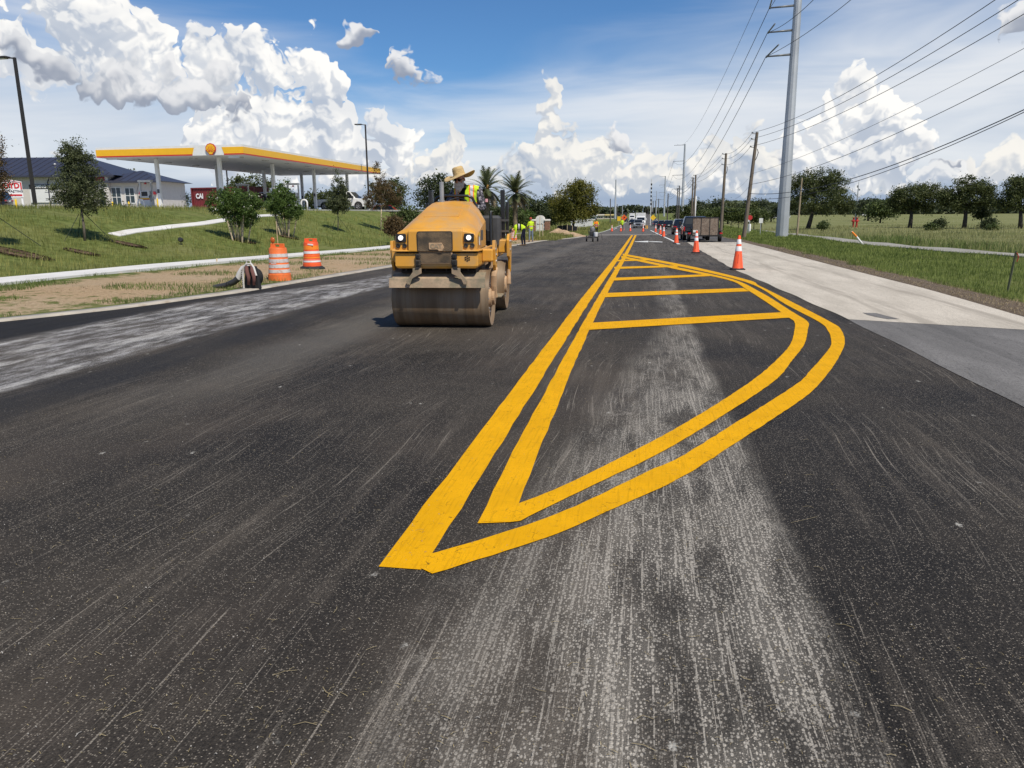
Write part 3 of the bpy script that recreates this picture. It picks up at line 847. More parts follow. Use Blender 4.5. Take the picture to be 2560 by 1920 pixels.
# ------------------------------------------------------------------ painted markings (fresh thick paint, 4 mm above the mat)
DS = 2560.0 / 2212.0
rj = random.Random(3)
def paint(name, pts_l, pts_r, mat, label, dz=0.0045, jit=0.006, sub=0.25):
    """strip between two edges, edges slightly ragged"""
    def dens(pts):
        out = []
        L = [Vector(p) for p in pts]
        for a, b in zip(L, L[1:]):
            n = max(1, int((b - a).length / sub))
            for k in range(n): out.append(a.lerp(b, k / n))
        out.append(L[-1]); return out
    A = [Vector(p) for p in pts_l]; B = [Vector(p) for p in pts_r]
    def resample(P, n):
        d = [0]
        for a, b in zip(P, P[1:]): d.append(d[-1] + (b - a).length)
        res = []
        for i in range(n + 1):
            t = d[-1] * i / n; k = 0
            while k < len(d) - 2 and d[k + 1] < t: k += 1
            f = (t - d[k]) / max(1e-9, d[k + 1] - d[k]); res.append(P[k].lerp(P[k + 1], f))
        return res
    ln = max(sum((b - a).length for a, b in zip(A, A[1:])), 0.2); n = max(2, min(420, int(ln / sub)))
    if len(A) > 6:
        def smooth_(P):
            o = []
            for i in range(len(P) - 1):
                p0, p1, p2, p3 = P[max(0, i - 1)], P[i], P[i + 1], P[min(len(P) - 1, i + 2)]
                for k in range(6):
                    t = k / 6; o.append(0.5 * ((2 * p1) + (p2 - p0) * t + (2 * p0 - 5 * p1 + 4 * p2 - p3) * t * t + (3 * p1 - p0 - 3 * p2 + p3) * t ** 3))
            return o + [P[-1]]
        A, B = [A[0]] + smooth_(A[1:]), [B[0]] + smooth_(B[1:])
    RA, RB = resample(A, n), resample(B, n)
    V, F = [], []
    for i, (a, b) in enumerate(zip(RA, RB)):
        j1, j2 = rj.uniform(-jit, jit), rj.uniform(-jit, jit)
        w = (b - a); w.z = 0
        w = w.normalized() if w.length > 1e-6 else Vector((1, 0, 0))
        for q in (a + w * j1, b + w * j2): V.append((q.x, q.y, zr(q.y) + dz))
        if i: F.append((2 * i - 2, 2 * i - 1, 2 * i + 1, 2 * i))
    o = np_mesh(name, np.array(V), np.array(F), mat)
    me = o.data
    bm = bmesh.new(); bm.from_mesh(me); bmesh.ops.recalc_face_normals(bm, faces=bm.faces)
    if bm.faces and sum(f.normal.z for f in bm.faces) < 0: bmesh.ops.reverse_faces(bm, faces=bm.faces)
    bm.to_mesh(me); bm.free()
    return tag(o, label, 'road marking', 'fresh yellow road paint' if mat is M_YEL else 'white road paint')
def hp(pts): return [hit(x * DS, y * DS) for x, y in pts]
# long double line
paint('yellow_line', [(-1.165, 3.10, 0), (-1.17, 3.72, 0), (-1.155, 10, 0), (-1.16, 30, 0), (-1.24, 50, 0), (-1.42, 87, 0)], [(-0.965, 3.10, 0), (-0.955, 3.66, 0), (-0.955, 10, 0), (-0.965, 30, 0), (-1.05, 50, 0), (-1.20, 87, 0)], M_YEL, 'outer left line of the fresh double yellow centre line')
paint('yellow_line', [(-0.82, 3.66, 0), (-0.845, 4.9, 0), (-0.855, 12, 0), (-0.865, 33, 0), (-0.90, 50, 0), (-1.03, 87, 0)], [(-0.645, 3.70, 0), (-0.665, 4.9, 0), (-0.70, 8, 0), (-0.715, 12, 0), (-0.70, 33, 0), (-0.72, 50, 0), (-0.82, 87, 0)], M_YEL, 'inner left line of the fresh double yellow centre line', dz=0.0055)
# island outline, outer and inner, right side
outer_lo = hp([(908, 1230), (934, 1242), (1184, 1162.5), (1309, 1108), (1469, 1034.5), (1600, 951), (1740, 858), (1785, 812), (1812, 772), (1825, 740), (1816, 712), (1794, 696), (1719, 657), (1641, 618), (1610, 603.5), (1480, 573), (1345, 548)])
outer_hi = hp([(915, 1203), (922, 1201), (1090, 1151.5), (1246, 1094), (1403, 1018), (1469, 989), (1600, 908), (1722, 830), (1749, 803), (1775, 774), (1794, 749), (1795, 733), (1789, 716), (1769, 696), (1697, 658), (1610, 609.5), (1478, 578), (1345, 552)])
paint('yellow_curve', outer_hi, outer_lo, M_YEL, 'outer yellow line sweeping round the right side of the painted island', dz=0.0065, sub=0.06, jit=0.004)
inner_lo = hp([(1040, 1128), (1115, 1132), (1184, 1097), (1300, 1041), (1469, 956), (1666, 829.5), (1710, 781), (1738, 743), (1745, 712), (1744, 695), (1708, 672), (1640, 630), (1580, 603), (1475, 580), (1342, 553)])
inner_hi = hp([(1108, 1096), (1115, 1092), (1246, 1037.5), (1469, 922), (1616, 829.5), (1672, 784), (1706, 746.5), (1716, 715), (1716, 697), (1700, 684), (1616, 628), (1572, 605), (1470, 584), (1342, 557)])
paint('yellow_curve', inner_hi, inner_lo, M_YEL, 'inner yellow line sweeping round the right side of the painted island', dz=0.0075, sub=0.06, jit=0.004)
for k, (l0, l1, r1, r0, lab) in enumerate([((1262, 699), (1266, 714), (1708, 687), (1696, 675), 'nearest yellow crossbar of the painted island'),
        ((1300, 634), (1304, 643), (1618, 630), (1606, 623), 'second yellow crossbar of the painted island from the camera'),
        ((1316, 601), (1319, 607), (1534, 597), (1526, 593), 'middle yellow crossbar of the painted island'),
        ((1326, 577), (1328, 581.5), (1466, 577), (1460, 573.5), 'fourth yellow crossbar of the painted island from the camera'),
        ((1332, 562), (1334, 565), (1402, 563), (1397, 560.5), 'farthest yellow crossbar of the painted island')]):
    paint('yellow_crossbar', hp([l0, r0]), hp([l1, r1]), M_YEL, lab, dz=0.0085, sub=0.15)
# white marks
Q = lambda x, y: (1500 + x * .14466, 480 + y * .14466)
wl = [hit(*Q(x, y)) for x, y in [(872, 662), (1000, 728), (1200, 820), (1310, 875), (1362, 908)]]
paint('white_line', [p + Vector((-0.09, 0, 0)) for p in wl], [p + Vector((0.12, 0, 0)) for p in wl], M_WHT, 'solid white line behind the row of cones beside the queue', dz=0.02)
w1 = [hit(*Q(x, y)) for x, y in [(600, 866), (835, 874)]]; w2 = [hit(*Q(x, y)) for x, y in [(600, 860), (835, 848)]]
paint('white_bar', w1, w2, M_WHT, 'left half of the white lane arrow across the new asphalt', dz=0.02)
w1 = [hit(*Q(x, y)) for x, y in [(845, 866), (960, 870), (1080, 874)]]; w2 = [hit(*Q(x, y)) for x, y in [(845, 858), (960, 857), (1080, 864)]]
paint('white_bar', w1, w2, M_WHT, 'right half of the white lane arrow across the new asphalt', dz=0.02)
paint('white_line', [hit(*Q(x, y)) for x, y in [(228, 645), (292, 622)]], [hit(*Q(x, y)) for x, y in [(240, 648), (300, 626)]], M_WHT, 'short white dash left of the far cones', dz=0.02)
for x0 in (782, 806):
    paint('orange_curve', [hit(*Q(x, y)) for x, y in [(x0, 578), (x0 + 12, 598), (x0 + 10, 620), (x0, 638)]], [hit(*Q(x, y)) for x, y in [(x0 + 9, 576), (x0 + 22, 598), (x0 + 20, 622), (x0 + 8, 640)]], M_YEL, 'worn yellow turn mark on the old road, %s' % ('left' if x0 == 782 else 'right'), dz=0.02)
paint('white_line', [(-6.25, 90, 0), (-6.2, 117, 0), (-6.9, 165, 0), (-6.9, 400, 0)], [(-6.10, 90, 0), (-6.05, 117, 0), (-6.72, 165, 0), (-6.7, 400, 0)], M_WHT, 'white edge line along the left of the far road', dz=0.02, sub=2)
paint('white_line', [(6.7, 92, 0), (5.9, 150, 0), (5.7, 400, 0)], [(6.88, 92, 0), (6.08, 150, 0), (5.9, 400, 0)], M_WHT, 'white edge line along the right of the far road', dz=0.02, sub=2)
# ------------------------------------------------------------------ road roller (its own frame: x right, y towards its rear, z up)
M_CATY = pmat('dusty_yellow_paint', (0.66, 0.315, 0.035), 0.45, var=0.06, vs=2.5, dirt=(0.50, 0.31, 0.13), dirt_amt=0.35, dirt_scale=2.2, coat=0.2)
M_DUSTY = pmat('dust_caked_yellow', (0.50, 0.33, 0.19), 0.8, var=0.15, vs=4, dirt=(0.34, 0.22, 0.13), dirt_amt=0.5, dirt_scale=5)
M_TAN = pmat('mud_caked_steel', (0.37, 0.27, 0.18), 0.85, var=0.2, vs=5, dirt=(0.16, 0.15, 0.10), dirt_amt=0.45, dirt_scale=4, bump=0.3, bs=60)
M_DRUM = pmat('rolled_steel_drum', (0.185, 0.125, 0.075), 0.55, metal=0.1, spec=0.3, var=0.25, vs=1.0, dirt=(0.26, 0.205, 0.145), dirt_amt=0.35, dirt_scale=0.8, streak=(7, 0.5, 0.5))
M_BLACK = pmat('black_plastic', (0.018, 0.018, 0.019), 0.5, var=0.2, vs=6, dirt=(0.09, 0.07, 0.05), dirt_amt=0.2)
M_BLKMET = pmat('black_tube_steel', (0.012, 0.012, 0.013), 0.35, var=0.1, coat=0.3)
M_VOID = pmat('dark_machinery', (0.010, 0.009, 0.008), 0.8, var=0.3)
M_GREYP = pmat('dark_grey_cover', (0.055, 0.055, 0.058), 0.6, var=0.15, dirt=(0.15, 0.12, 0.09), dirt_amt=0.2)
M_STEEL = pmat('bare_steel', (0.42, 0.42, 0.42), 0.4, metal=0.7, var=0.15)
M_LED = pmat('lit_lamp', (0.9, 0.9, 0.9), 0.2, emit=(1.0, 0.99, 0.97), emit_s=1.1)
M_WDECAL = pmat('white_decal', (0.7, 0.7, 0.68), 0.5)
M_YDECAL = pmat('yellow_decal', (0.75, 0.55, 0.05), 0.5)
def grille_material():
    m = bpy.data.materials.new('punched_dusty_grille'); m.use_nodes = True
    nt = m.node_tree; G = NT(nt); b = nt.nodes['Principled BSDF']
    tc = G.node('ShaderNodeTexCoord'); o = G.xyz(tc.outputs['Object'])
    pit = 0.0185
    def holes(ox, oz):
        fx = G.m('SUBTRACT', G.m('FRACT', G.m('DIVIDE', G.m('ADD', o[0], ox + 10), pit)), 0.5)
        fz = G.m('SUBTRACT', G.m('FRACT', G.m('DIVIDE', G.m('ADD', o[2], oz + 10), pit * 1.4)), 0.5)
        fz = G.m('MULTIPLY', fz, 1.4)
        return G.m('SQRT', G.m('ADD', G.m('MULTIPLY', fx, fx), G.m('MULTIPLY', fz, fz)))
    d = G.m('MINIMUM', holes(0, 0), holes(pit / 2, pit * 0.7))
    n = G.noise(tc.outputs['Object'], 6.0, 4.0, 0.6)
    dust = G.mix(G.ramp(n, 0.3, 0.7), C3(0.10, 0.075, 0.05), C3(0.34, 0.23, 0.13))
    c = G.mix(G.ramp(d, 0.29, 0.36), C3(0.008, 0.007, 0.006), dust)
    G.put(b.inputs['Base Color'], c); b.inputs['Roughness'].default_value = 0.8
    return m
M_GRILLE = grille_material()

def build_roller():
    Rr = empty('road_roller', (-2.83, 10.75, zr(10.75)), R(4), 'yellow tandem road roller with muddy steel drums on the new asphalt', 'road roller')
    RX = Matrix.Rotation(math.pi / 2, 4, 'Y')
    def drum(y):
        r, w = 0.415, 0.69
        prof = [(0.36, -w + 0.05), (0.40, -w), (r - 0.006, -w), (r, -w + 0.012), (r, w - 0.012), (r - 0.006, w), (0.40, w), (0.36, w - 0.05)]
        d = MB().lathe(prof, 64, Matrix.Translation((0, y, 0.415)) @ RX, cap=False).build('drum', M_DRUM, Rr, auto=30)
        for s in (-1, 1):
            e = MB(); M = Matrix.Translation((s * (w - 0.05), y, 0.415)) @ Matrix.Rotation(s * math.pi / 2, 4, 'Y')
            e.lathe([(0.372, -0.01), (0.372, 0.0), (0.30, 0.012), (0.15, 0.012), (0.13, 0.05), (0.09, 0.06), (0.001, 0.06)], 32, M, cap=False)
            e.build('drum_end_plate', M_DUSTY, d, auto=30)
            h = MB()
            for k in range(8):
                a = k * math.pi / 4
                h.lathe([(0.016, 0.0), (0.016, 0.02), (0.001, 0.022)], 6, M @ Matrix.Translation((0.20 * math.cos(a), 0.20 * math.sin(a), 0.012)))
            h.build('bolt_circle', M_STEEL, d)['kind'] = 'stuff'
        return d
    drum(0.0); drum(2.04)
    # scraper blade in front of the front drum with its two brackets
    sb = MB(); sb.prism([(-0.545, 0.725), (-0.52, 0.735), (-0.535, 0.600), (-0.575, 0.604)], -0.675, 0.665, 'x')
    sb.build('scraper_blade', M_TAN, Rr)
    up = MB(); up.prism([(-0.52, 0.735), (-0.36, 0.80), (-0.34, 0.79), (-0.50, 0.715)], -0.64, 0.655, 'x'); up.build('drum_guard', M_TAN, Rr)
    for x, s in ((-0.265, -1), (0.275, 1)):
        br = MB()
        br.prism([(x - 0.06, 0.875), (x + 0.06, 0.875), (x + 0.06, 0.82), (x + s * 0.13 + 0.025, 0.70), (x + s * 0.135 + 0.01, 0.645), (x + s * 0.135 - 0.03, 0.645), (x + s * 0.10 - 0.03, 0.73), (x + s * 0.02 - 0.03, 0.775), (x - 0.06, 0.80)] if s > 0 else
                 [(x - 0.06, 0.875), (x + 0.06, 0.875), (x + 0.06, 0.80), (x + s * 0.02 + 0.03, 0.775), (x + s * 0.10 + 0.03, 0.73), (x + s * 0.135 + 0.03, 0.645), (x + s * 0.135 - 0.01, 0.645), (x + s * 0.13 - 0.025, 0.70), (x - 0.06, 0.82)], -0.615, -0.585, 'y')
        b = br.build('scraper_bracket', M_TAN, Rr, bevel=0.004)
        pin = MB().lathe([(0.016, -0.035), (0.016, 0.035)], 10, Matrix.Translation((x, -0.60, 0.845)) @ RX)
        pin.build('hinge_pin', M_TAN, b)
        pin = MB().lathe([(0.012, -0.03), (0.012, 0.03)], 10, Matrix.Translation((x + s * 0.125, -0.60, 0.665)) @ Matrix.Rotation(math.pi / 2, 4, 'X'))
        pin.build('hinge_pin', M_TAN, b)
        hg = MB().box((x - 0.02 * s, -0.595, 1.03), (0.07, 0.06, 0.075), bev=0.012).box((x - 0.02 * s, -0.60, 0.945), (0.075, 0.07, 0.085), bev=0.012)
        hg.prism([(x - 0.02 * s - 0.037, 0.90), (x - 0.02 * s + 0.037, 0.90), (x + 0.025, 0.855), (x - 0.025, 0.855)], -0.62, -0.57, 'y')
        h = hg.build('tie_down_hinge', M_BLACK, Rr)
        MB().lathe([(0.018, 0), (0.018, 0.006)], 12, Matrix.Translation((x - 0.02 * s, -0.626, 1.03)) @ Matrix.Rotation(math.pi / 2, 4, 'X')).build('hinge_hole', M_VOID, h)
        MB().lathe([(0.018, 0), (0.018, 0.006)], 12, Matrix.Translation((x - 0.02 * s, -0.636, 0.95)) @ Matrix.Rotation(math.pi / 2, 4, 'X')).build('hinge_hole', M_VOID, h)
    # front bumper frame
    bm = MB(); bm.loft([[(-0.575, -0.57, 1.075), (0.575, -0.57, 1.075), (0.575, 0.5, 1.075), (-0.575, 0.5, 1.075)], [(-0.575, -0.575, 0.90), (0.575, -0.575, 0.90), (0.575, 0.5, 0.90), (-0.575, 0.5, 0.90)], [(-0.54, -0.56, 0.865), (0.54, -0.56, 0.865), (0.54, 0.5, 0.865), (-0.54, 0.5, 0.865)]])
    bump = bm.build('bumper', M_CATY, Rr, bevel=0.012)
    hc = MB(); hx, hz = 0.43, 1.0
    for a in [None] + [k * math.pi / 3 + 0.5 for k in range(6)]:
        cx, cz = (hx, hz) if a is None else (hx + 0.030 * math.cos(a), hz + 0.030 * math.sin(a))
        hc.lathe([(0.0115, 0), (0.0115, 0.004)], 10, Matrix.Translation((cx, -0.5745, cz)) @ Matrix.Rotation(math.pi / 2, 4, 'X'))
    hc.build('vent_holes', M_VOID, bump)['kind'] = 'stuff'
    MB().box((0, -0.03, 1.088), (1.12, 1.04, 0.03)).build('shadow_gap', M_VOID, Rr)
    # dark works below the bumper
    MB().box((0, 0.05, 0.83), (1.05, 0.95, 0.07)).build('underframe', M_VOID, Rr)
    MB().tube([(-0.5, -0.45, 0.815), (0.5, -0.45, 0.815)], 0.018).build('spray_bar', M_VOID, Rr)
    for x in (-0.45, -0.18, 0.12, 0.42):
        MB().tube([(x, -0.45, 0.855), (x, -0.46, 0.80)], [0.012, 0.007], 8).build('spray_nozzle', M_BLACK, Rr)
    # hood: one shaped shell
    S = []
    for (y, xs, zb, zs, xt, zt, zc) in [(-0.56, 0.565, 1.105, 1.325, 0.365, 1.372, 1.380), (-0.50, 0.568, 1.105, 1.350, 0.372, 1.415, 1.422), (-0.25, 0.553, 1.105, 1.388, 0.355, 1.505, 1.515), (0.1, 0.528, 1.105, 1.438, 0.335, 1.615, 1.628),
                                        (0.45, 0.512, 1.105, 1.485, 0.318, 1.70, 1.714), (0.75, 0.495, 1.105, 1.518, 0.300, 1.758, 1.772), (0.92, 0.487, 1.105, 1.53, 0.280, 1.778, 1.790), (1.02, 0.475, 1.105, 1.49, 0.26, 1.745, 1.76)]:
        h = [(xs, zb), (xs, zs - 0.05), (xs - 0.03, zs), ((xs + xt) / 2 + 0.004, (zs * 0.49 + zt * 0.51)), (xt, zt - 0.006), (xt - 0.06, zt), (0.0, zc)]
        sec = [(x, y, z) for x, z in h] + [(-x, y, z) for x, z in h[:-1]][::-1]
        S.append(sec)
    hood = MB().loft(S).build('hood', M_CATY, Rr, auto=17, bevel=0.008)
    # raised panel and crease on the hood top
    V = []
    for (y, x, z) in [(-0.12, 0.25, 1.562), (0.30, 0.225, 1.680), (0.70, 0.18, 1.770)]:
        V.append([(-x, y, z), (x, y, z)])
    pn = MB()
    for a, b in zip(V, V[1:]):
        pn.quad(a[0], a[1], b[1], b[0])
    for s in (0, 1):
        for a, b in zip(V, V[1:]):
            pn.quad(a[s], b[s], (b[s][0], b[s][1], b[s][2] - 0.03), (a[s][0], a[s][1], a[s][2] - 0.03))
    pn.quad(V[0][0], V[0][1], (V[0][1][0], V[0][1][1], V[0][1][2] - 0.03), (V[0][0][0], V[0][0][1], V[0][0][2] - 0.03))
    pn.build('hood_panel', M_CATY, hood)
    MB().box((0, -0.40, 1.105), (1.19, 0.42, 0.022), bev=0.008).box((0.578, 0.25, 1.105), (0.035, 1.3, 0.03), bev=0.008).box((-0.578, 0.25, 1.105), (0.035, 1.3, 0.03), bev=0.008).build('hood_skirt', M_CATY, hood)
    # central nose with grille
    nose = MB(); nose.loft([[(-0.375, -0.50, 1.10), (0.375, -0.50, 1.10), (0.375, -0.612, 1.10), (-0.375, -0.612, 1.10)], [(-0.372, -0.50, 1.37), (0.372, -0.50, 1.37), (0.372, -0.60, 1.37), (-0.372, -0.60, 1.37)], [(-0.36, -0.47, 1.415), (0.36, -0.47, 1.415), (0.36, -0.56, 1.398), (-0.36, -0.56, 1.398)]])
    nz = nose.build('nose', M_CATY, Rr, bevel=0.01)
    def rrect(x0, x1, z0, z1, r, y):
        out = []
        for cx, cz, a0 in ((x1 - r, z1 - r, 0), (x0 + r, z1 - r, 90), (x0 + r, z0 + r, 180), (x1 - r, z0 + r, 270)):
            for k in range(4): a = R(a0 + 30 * k); out.append((cx + r * math.cos(a), cz + r * math.sin(a)))
        return out
    MB().prism(rrect(-0.25, 0.24, 1.098, 1.368, 0.03, 0), -0.618, -0.60, 'y').build('grille_surround', M_BLACK, Rr)
    MB().prism(rrect(-0.237, 0.227, 1.104, 1.354, 0.02, 0), -0.624, -0.61, 'y').build('upper_grille', M_GRILLE, Rr)
    lg = MB().prism(rrect(-0.24, 0.235, 0.935, 1.092, 0.03, 0), -0.60, -0.57, 'y').build('lower_grille_frame', M_DUSTY, Rr)
    MB().prism(rrect(-0.215, 0.215, 0.948, 1.085, 0.015, 0), -0.606, -0.59, 'y').build('lower_grille', M_GRILLE, lg)
    bd = MB().prism([(-0.075, 1.125), (0.035, 1.125), (0.05, 1.105), (0.10, 1.105), (0.125, 1.15), (0.09, 1.215), (-0.085, 1.215), (-0.085, 1.135)], -0.637, -0.62, 'y').build('badge', M_DUSTY, Rr, bevel=0.004)
    lettering('CAT', 0.082, M_TAN, bd, (0.015, -0.638, 1.168), bold=0.003, extrude=0.002)
    # lamps
    for s in (-1, 1):
        x = -0.478 if s < 0 else 0.458
        lm = MB().prism(rrect(x - 0.068, x + 0.068, 1.222, 1.335, 0.018, 0), -0.585, -0.55, 'y').build('headlight', M_BLACK, Rr, bevel=0.004)
        MB().lathe([(0.043, 0), (0.043, 0.012), (0.036, 0.016)], 6, Matrix.Translation((x, -0.585, 1.280)) @ Matrix.Rotation(math.pi / 2, 4, 'X')).build('reflector', M_STEEL, lm)
        MB().lathe([(0.033, 0), (0.030, 0.006), (0.001, 0.01)], 16, Matrix.Translation((x, -0.60, 1.280)) @ Matrix.Rotation(math.pi / 2, 4, 'X')).build('lens', M_LED, lm)
        for dx in (-0.045, 0.045):
            MB().lathe([(0.031, 0), (0.031, 0.010), (0.024, 0.012), (0.001, 0.006)], 18, Matrix.Translation((x + dx, -0.566, 1.175)) @ Matrix.Rotation(math.pi / 2, 4, 'X')).build('round_vent', M_BLACK, Rr)
    # decals on the right hood flank
    MB().box((0.577, -0.40, 1.25), (0.004, 0.07, 0.15)).build('decal', M_WDECAL, Rr)
    MB().box((0.5775, -0.40, 1.315), (0.006, 0.07, 0.05)).build('decal', M_YDECAL, Rr)
    MB().box((0.578, -0.16, 1.30), (0.004, 0.20, 0.14)).build('decal', M_GREYP, Rr)
    # yokes beside the front drum
    for s in (-1, 1):
        xo = s * 0.735
        yk = MB()
        yk.prism([(-0.10, 1.225), (0.02, 1.225), (0.13, 1.15), (0.13, 0.86), (0.06, 0.80), (-0.02, 0.80), (-0.08, 0.88), (-0.13, 1.10)], xo - 0.02, xo + 0.02, 'x')
        y_ = yk.build('yoke_plate', M_CATY, Rr, bevel=0.005)
        ya = MB(); ya.tube([(xo, 0.03, 0.83), (xo - s * 0.01, -0.06, 0.72), (xo - s * 0.015, -0.05, 0.58), (xo - s * 0.02, 0.0, 0.42)], [0.045, 0.04, 0.04, 0.06], 10, flat=0.55)
        ya.lathe([(0.11, -0.03), (0.11, 0.03)], 20, Matrix.Translation((xo - s * 0.03, 0, 0.415)) @ RX)
        ya.build('yoke_arm', M_DUSTY, y_)
        for (py, pz) in ((0.03, 1.02), (0.03, 0.93), (-0.03, 1.10)):
            MB().lathe([(0.022, -0.03), (0.022, 0.03)], 8, Matrix.Translation((xo + s * 0.0, py, pz)) @ RX).build('bolt', M_STEEL, y_)
        MB().box((s * 0.65, -0.02, 1.02), (0.16, 0.34, 0.18), bev=0.02).build('yoke_beam', M_CATY, Rr)
    # chassis, articulated middle, deck
    MB().box((0, 0.80, 0.95), (0.96, 0.9, 0.30), bev=0.02).build('front_chassis', M_DUSTY, Rr)
    MB().box((0, 1.30, 0.72), (0.30, 0.6, 0.36)).tube([(-0.15, 1.1, 0.7), (-0.3, 1.5, 0.72)], 0.04).tube([(0.15, 1.1, 0.7), (0.3, 1.5, 0.72)], 0.04).build('articulation_joint', M_VOID, Rr)
    MB().box((0, 1.42, 1.04), (1.12, 0.80, 0.06), bev=0.01).build('operator_deck', M_GREYP, Rr)
    MB().box((0.55, 1.38, 0.62), (0.05, 0.42, 0.66), bev=0.01).build('step_hanger', M_DUSTY, Rr)
    MB().box((0.57, 1.45, 0.285), (0.22, 0.40, 0.03), bev=0.008).build('step', M_TAN, Rr)
    MB().box((-0.55, 1.38, 0.62), (0.05, 0.42, 0.66), bev=0.01).build('step_hanger', M_DUSTY, Rr)
    # rear frame
    rf = MB().box((0, 2.30, 1.04), (1.12, 0.95, 0.34), bev=0.03).build('rear_body', M_CATY, Rr)
    for s in (-1, 1):
        yk = MB().prism([(1.78, 1.16), (1.90, 1.26), (2.22, 1.26), (2.26, 1.0), (2.18, 0.80), (2.12, 0.62), (2.05, 0.62), (1.98, 0.86), (1.80, 0.90)], s * 0.735 - 0.02, s * 0.735 + 0.02, 'x').build('rear_yoke_plate', M_CATY, Rr, bevel=0.006)
        MB().tube([(s * 0.72, 2.08, 0.66), (s * 0.72, 2.04, 0.42)], [0.05, 0.07], 10, flat=0.6).build('rear_yoke_arm', M_DUSTY, yk)
        for (py, pz) in ((1.95, 1.14), (2.12, 1.14), (2.05, 1.0)):
            MB().lathe([(0.025, -0.03), (0.025, 0.03)], 8, Matrix.Translation((s * 0.735, py, pz)) @ RX).build('bolt', M_STEEL, yk)
        MB().box((s * 0.65, 2.02, 1.06), (0.18, 0.36, 0.22), bev=0.02).build('rear_yoke_beam', M_CATY, Rr)
        post = MB().box((s * 0.615, 2.20, 1.58), (0.075, 0.085, 0.80), bev=0.01).build('roll_bar_post', M_BLKMET, Rr)
        MB().box((s * 0.69, 2.21, 1.50), (0.05, 0.06, 0.55), bev=0.008).build('roll_bar_brace', M_BLKMET, Rr)
        MB().box((s * 0.64, 2.16, 1.48), (0.15, 0.05, 0.035)).build('clamp', M_GREYP, post)
        MB().box((s * 0.64, 2.16, 1.30), (0.15, 0.05, 0.03)).build('clamp', M_GREYP, post)
    # operator station
    MB().box((0.40, 1.98, 1.30), (0.40, 0.34, 0.52), bev=0.04).build('side_console', M_GREYP, Rr)
    MB().box((-0.40, 1.98, 1.24), (0.40, 0.34, 0.40), bev=0.04).build('side_console', M_GREYP, Rr)
    MB().box((0.40, 1.68, 1.24), (0.20, 0.26, 0.20), bev=0.02).build('control_box', M_BLACK, Rr)
    st = MB().box((0.0, 1.74, 1.30), (0.46, 0.44, 0.10), bev=0.04).build('seat', M_BLACK, Rr)
    MB().box((0.0, 1.96, 1.52), (0.44, 0.10, 0.40), bev=0.04).build('backrest', M_BLACK, Rr)
    MB().box((0, 1.76, 1.15), (0.3, 0.3, 0.2)).build('seat_base', M_VOID, Rr)
    MB().tube([(0.50, 1.42, 1.07), (0.50, 1.42, 1.55), (0.50, 1.45, 1.62), (0.50, 1.51, 1.62), (0.50, 1.55, 1.55), (0.50, 1.56, 1.07)], 0.02, 10).build('hand_rail', M_BLKMET, Rr, auto=40)
    MB().tube([(-0.50, 1.42, 1.07), (-0.50, 1.42, 1.55), (-0.50, 1.45, 1.62), (-0.50, 1.51, 1.62), (-0.50, 1.55, 1.55), (-0.50, 1.56, 1.07)], 0.02, 10).build('hand_rail', M_BLKMET, Rr, auto=40)
    MB().tube([(-0.40, 1.05, 1.50), (-0.335, 1.04, 1.74), (-0.30, 1.03, 1.83), (-0.22, 1.02, 1.865), (0.20, 1.02, 1.865), (0.275, 1.03, 1.83), (0.315, 1.04, 1.74), (0.365, 1.05, 1.48)], 0.021, 10).build('guard_bar', M_BLKMET, Rr, auto=40)
    MB().tube([(-0.17, 0.86, 1.74), (-0.17, 0.86, 2.07)], [0.034, 0.034], 12).tube([(-0.17, 0.86, 1.76), (-0.17, 0.86, 1.80)], 0.045, 12).build('exhaust_stack', M_STEEL, Rr, auto=40)
    MB().box((0, 1.12, 1.36), (0.62, 0.16, 0.54), bev=0.03).build('dashboard', M_BLACK, Rr)
    wh = MB(); c = Vector((0.0, 1.20, 1.74)); n_ = 20
    ring = [(c + Vector((0.17 * math.cos(a), 0.12 * math.sin(a), 0.09 * math.sin(a)))) for a in [2 * math.pi * k / n_ for k in range(n_ + 1)]]
    wh.tube(ring, 0.013, 8, cap=False); wh.tube([c + Vector((-0.16, 0, 0)), c + Vector((0.16, 0, 0))], 0.01).tube([c, c + Vector((0, -0.06, -0.16))], 0.02)
    wh.build('steering_wheel', M_BLKMET, Rr, auto=40)
    MB().box((-0.50, 1.62, 1.72), (0.04, 0.05, 0.44)).build('lever_post', M_BLACK, Rr)
    return Rr
ROLLER = build_roller()
# ------------------------------------------------------------------ people
SKIN = pmat('skin', (0.40, 0.20, 0.13), 0.55, var=0.1, vs=12)
def clothm(name, col, var=0.18, vs=9): return pmat(name, col, 0.9, var=var, vs=vs, bump=0.4, bs=30, spec=0.2)
LIME = clothm('lime_hi_vis', (0.52, 0.72, 0.03), 0.1)
ORANGE_V = clothm('orange_hi_vis', (0.85, 0.22, 0.03), 0.1)
SILVER = pmat('silver_reflective_tape', (0.48, 0.46, 0.47), 0.4, var=0.1)
NAVY = clothm('navy_cloth', (0.012, 0.014, 0.028)); DENIM = clothm('worn_denim', (0.17, 0.21, 0.27), 0.3); BLACKC = clothm('black_cloth', (0.012, 0.012, 0.013))
BOOT = pmat('tan_leather', (0.16, 0.10, 0.055), 0.7, var=0.2); BEARD = pmat('grey_white_beard', (0.55, 0.48, 0.40), 0.9, var=0.25, vs=30, bump=0.8, bs=80)
STRAW = pmat('straw', (0.52, 0.37, 0.17), 0.8, var=0.16, vs=20, bump=0.6, bs=70)
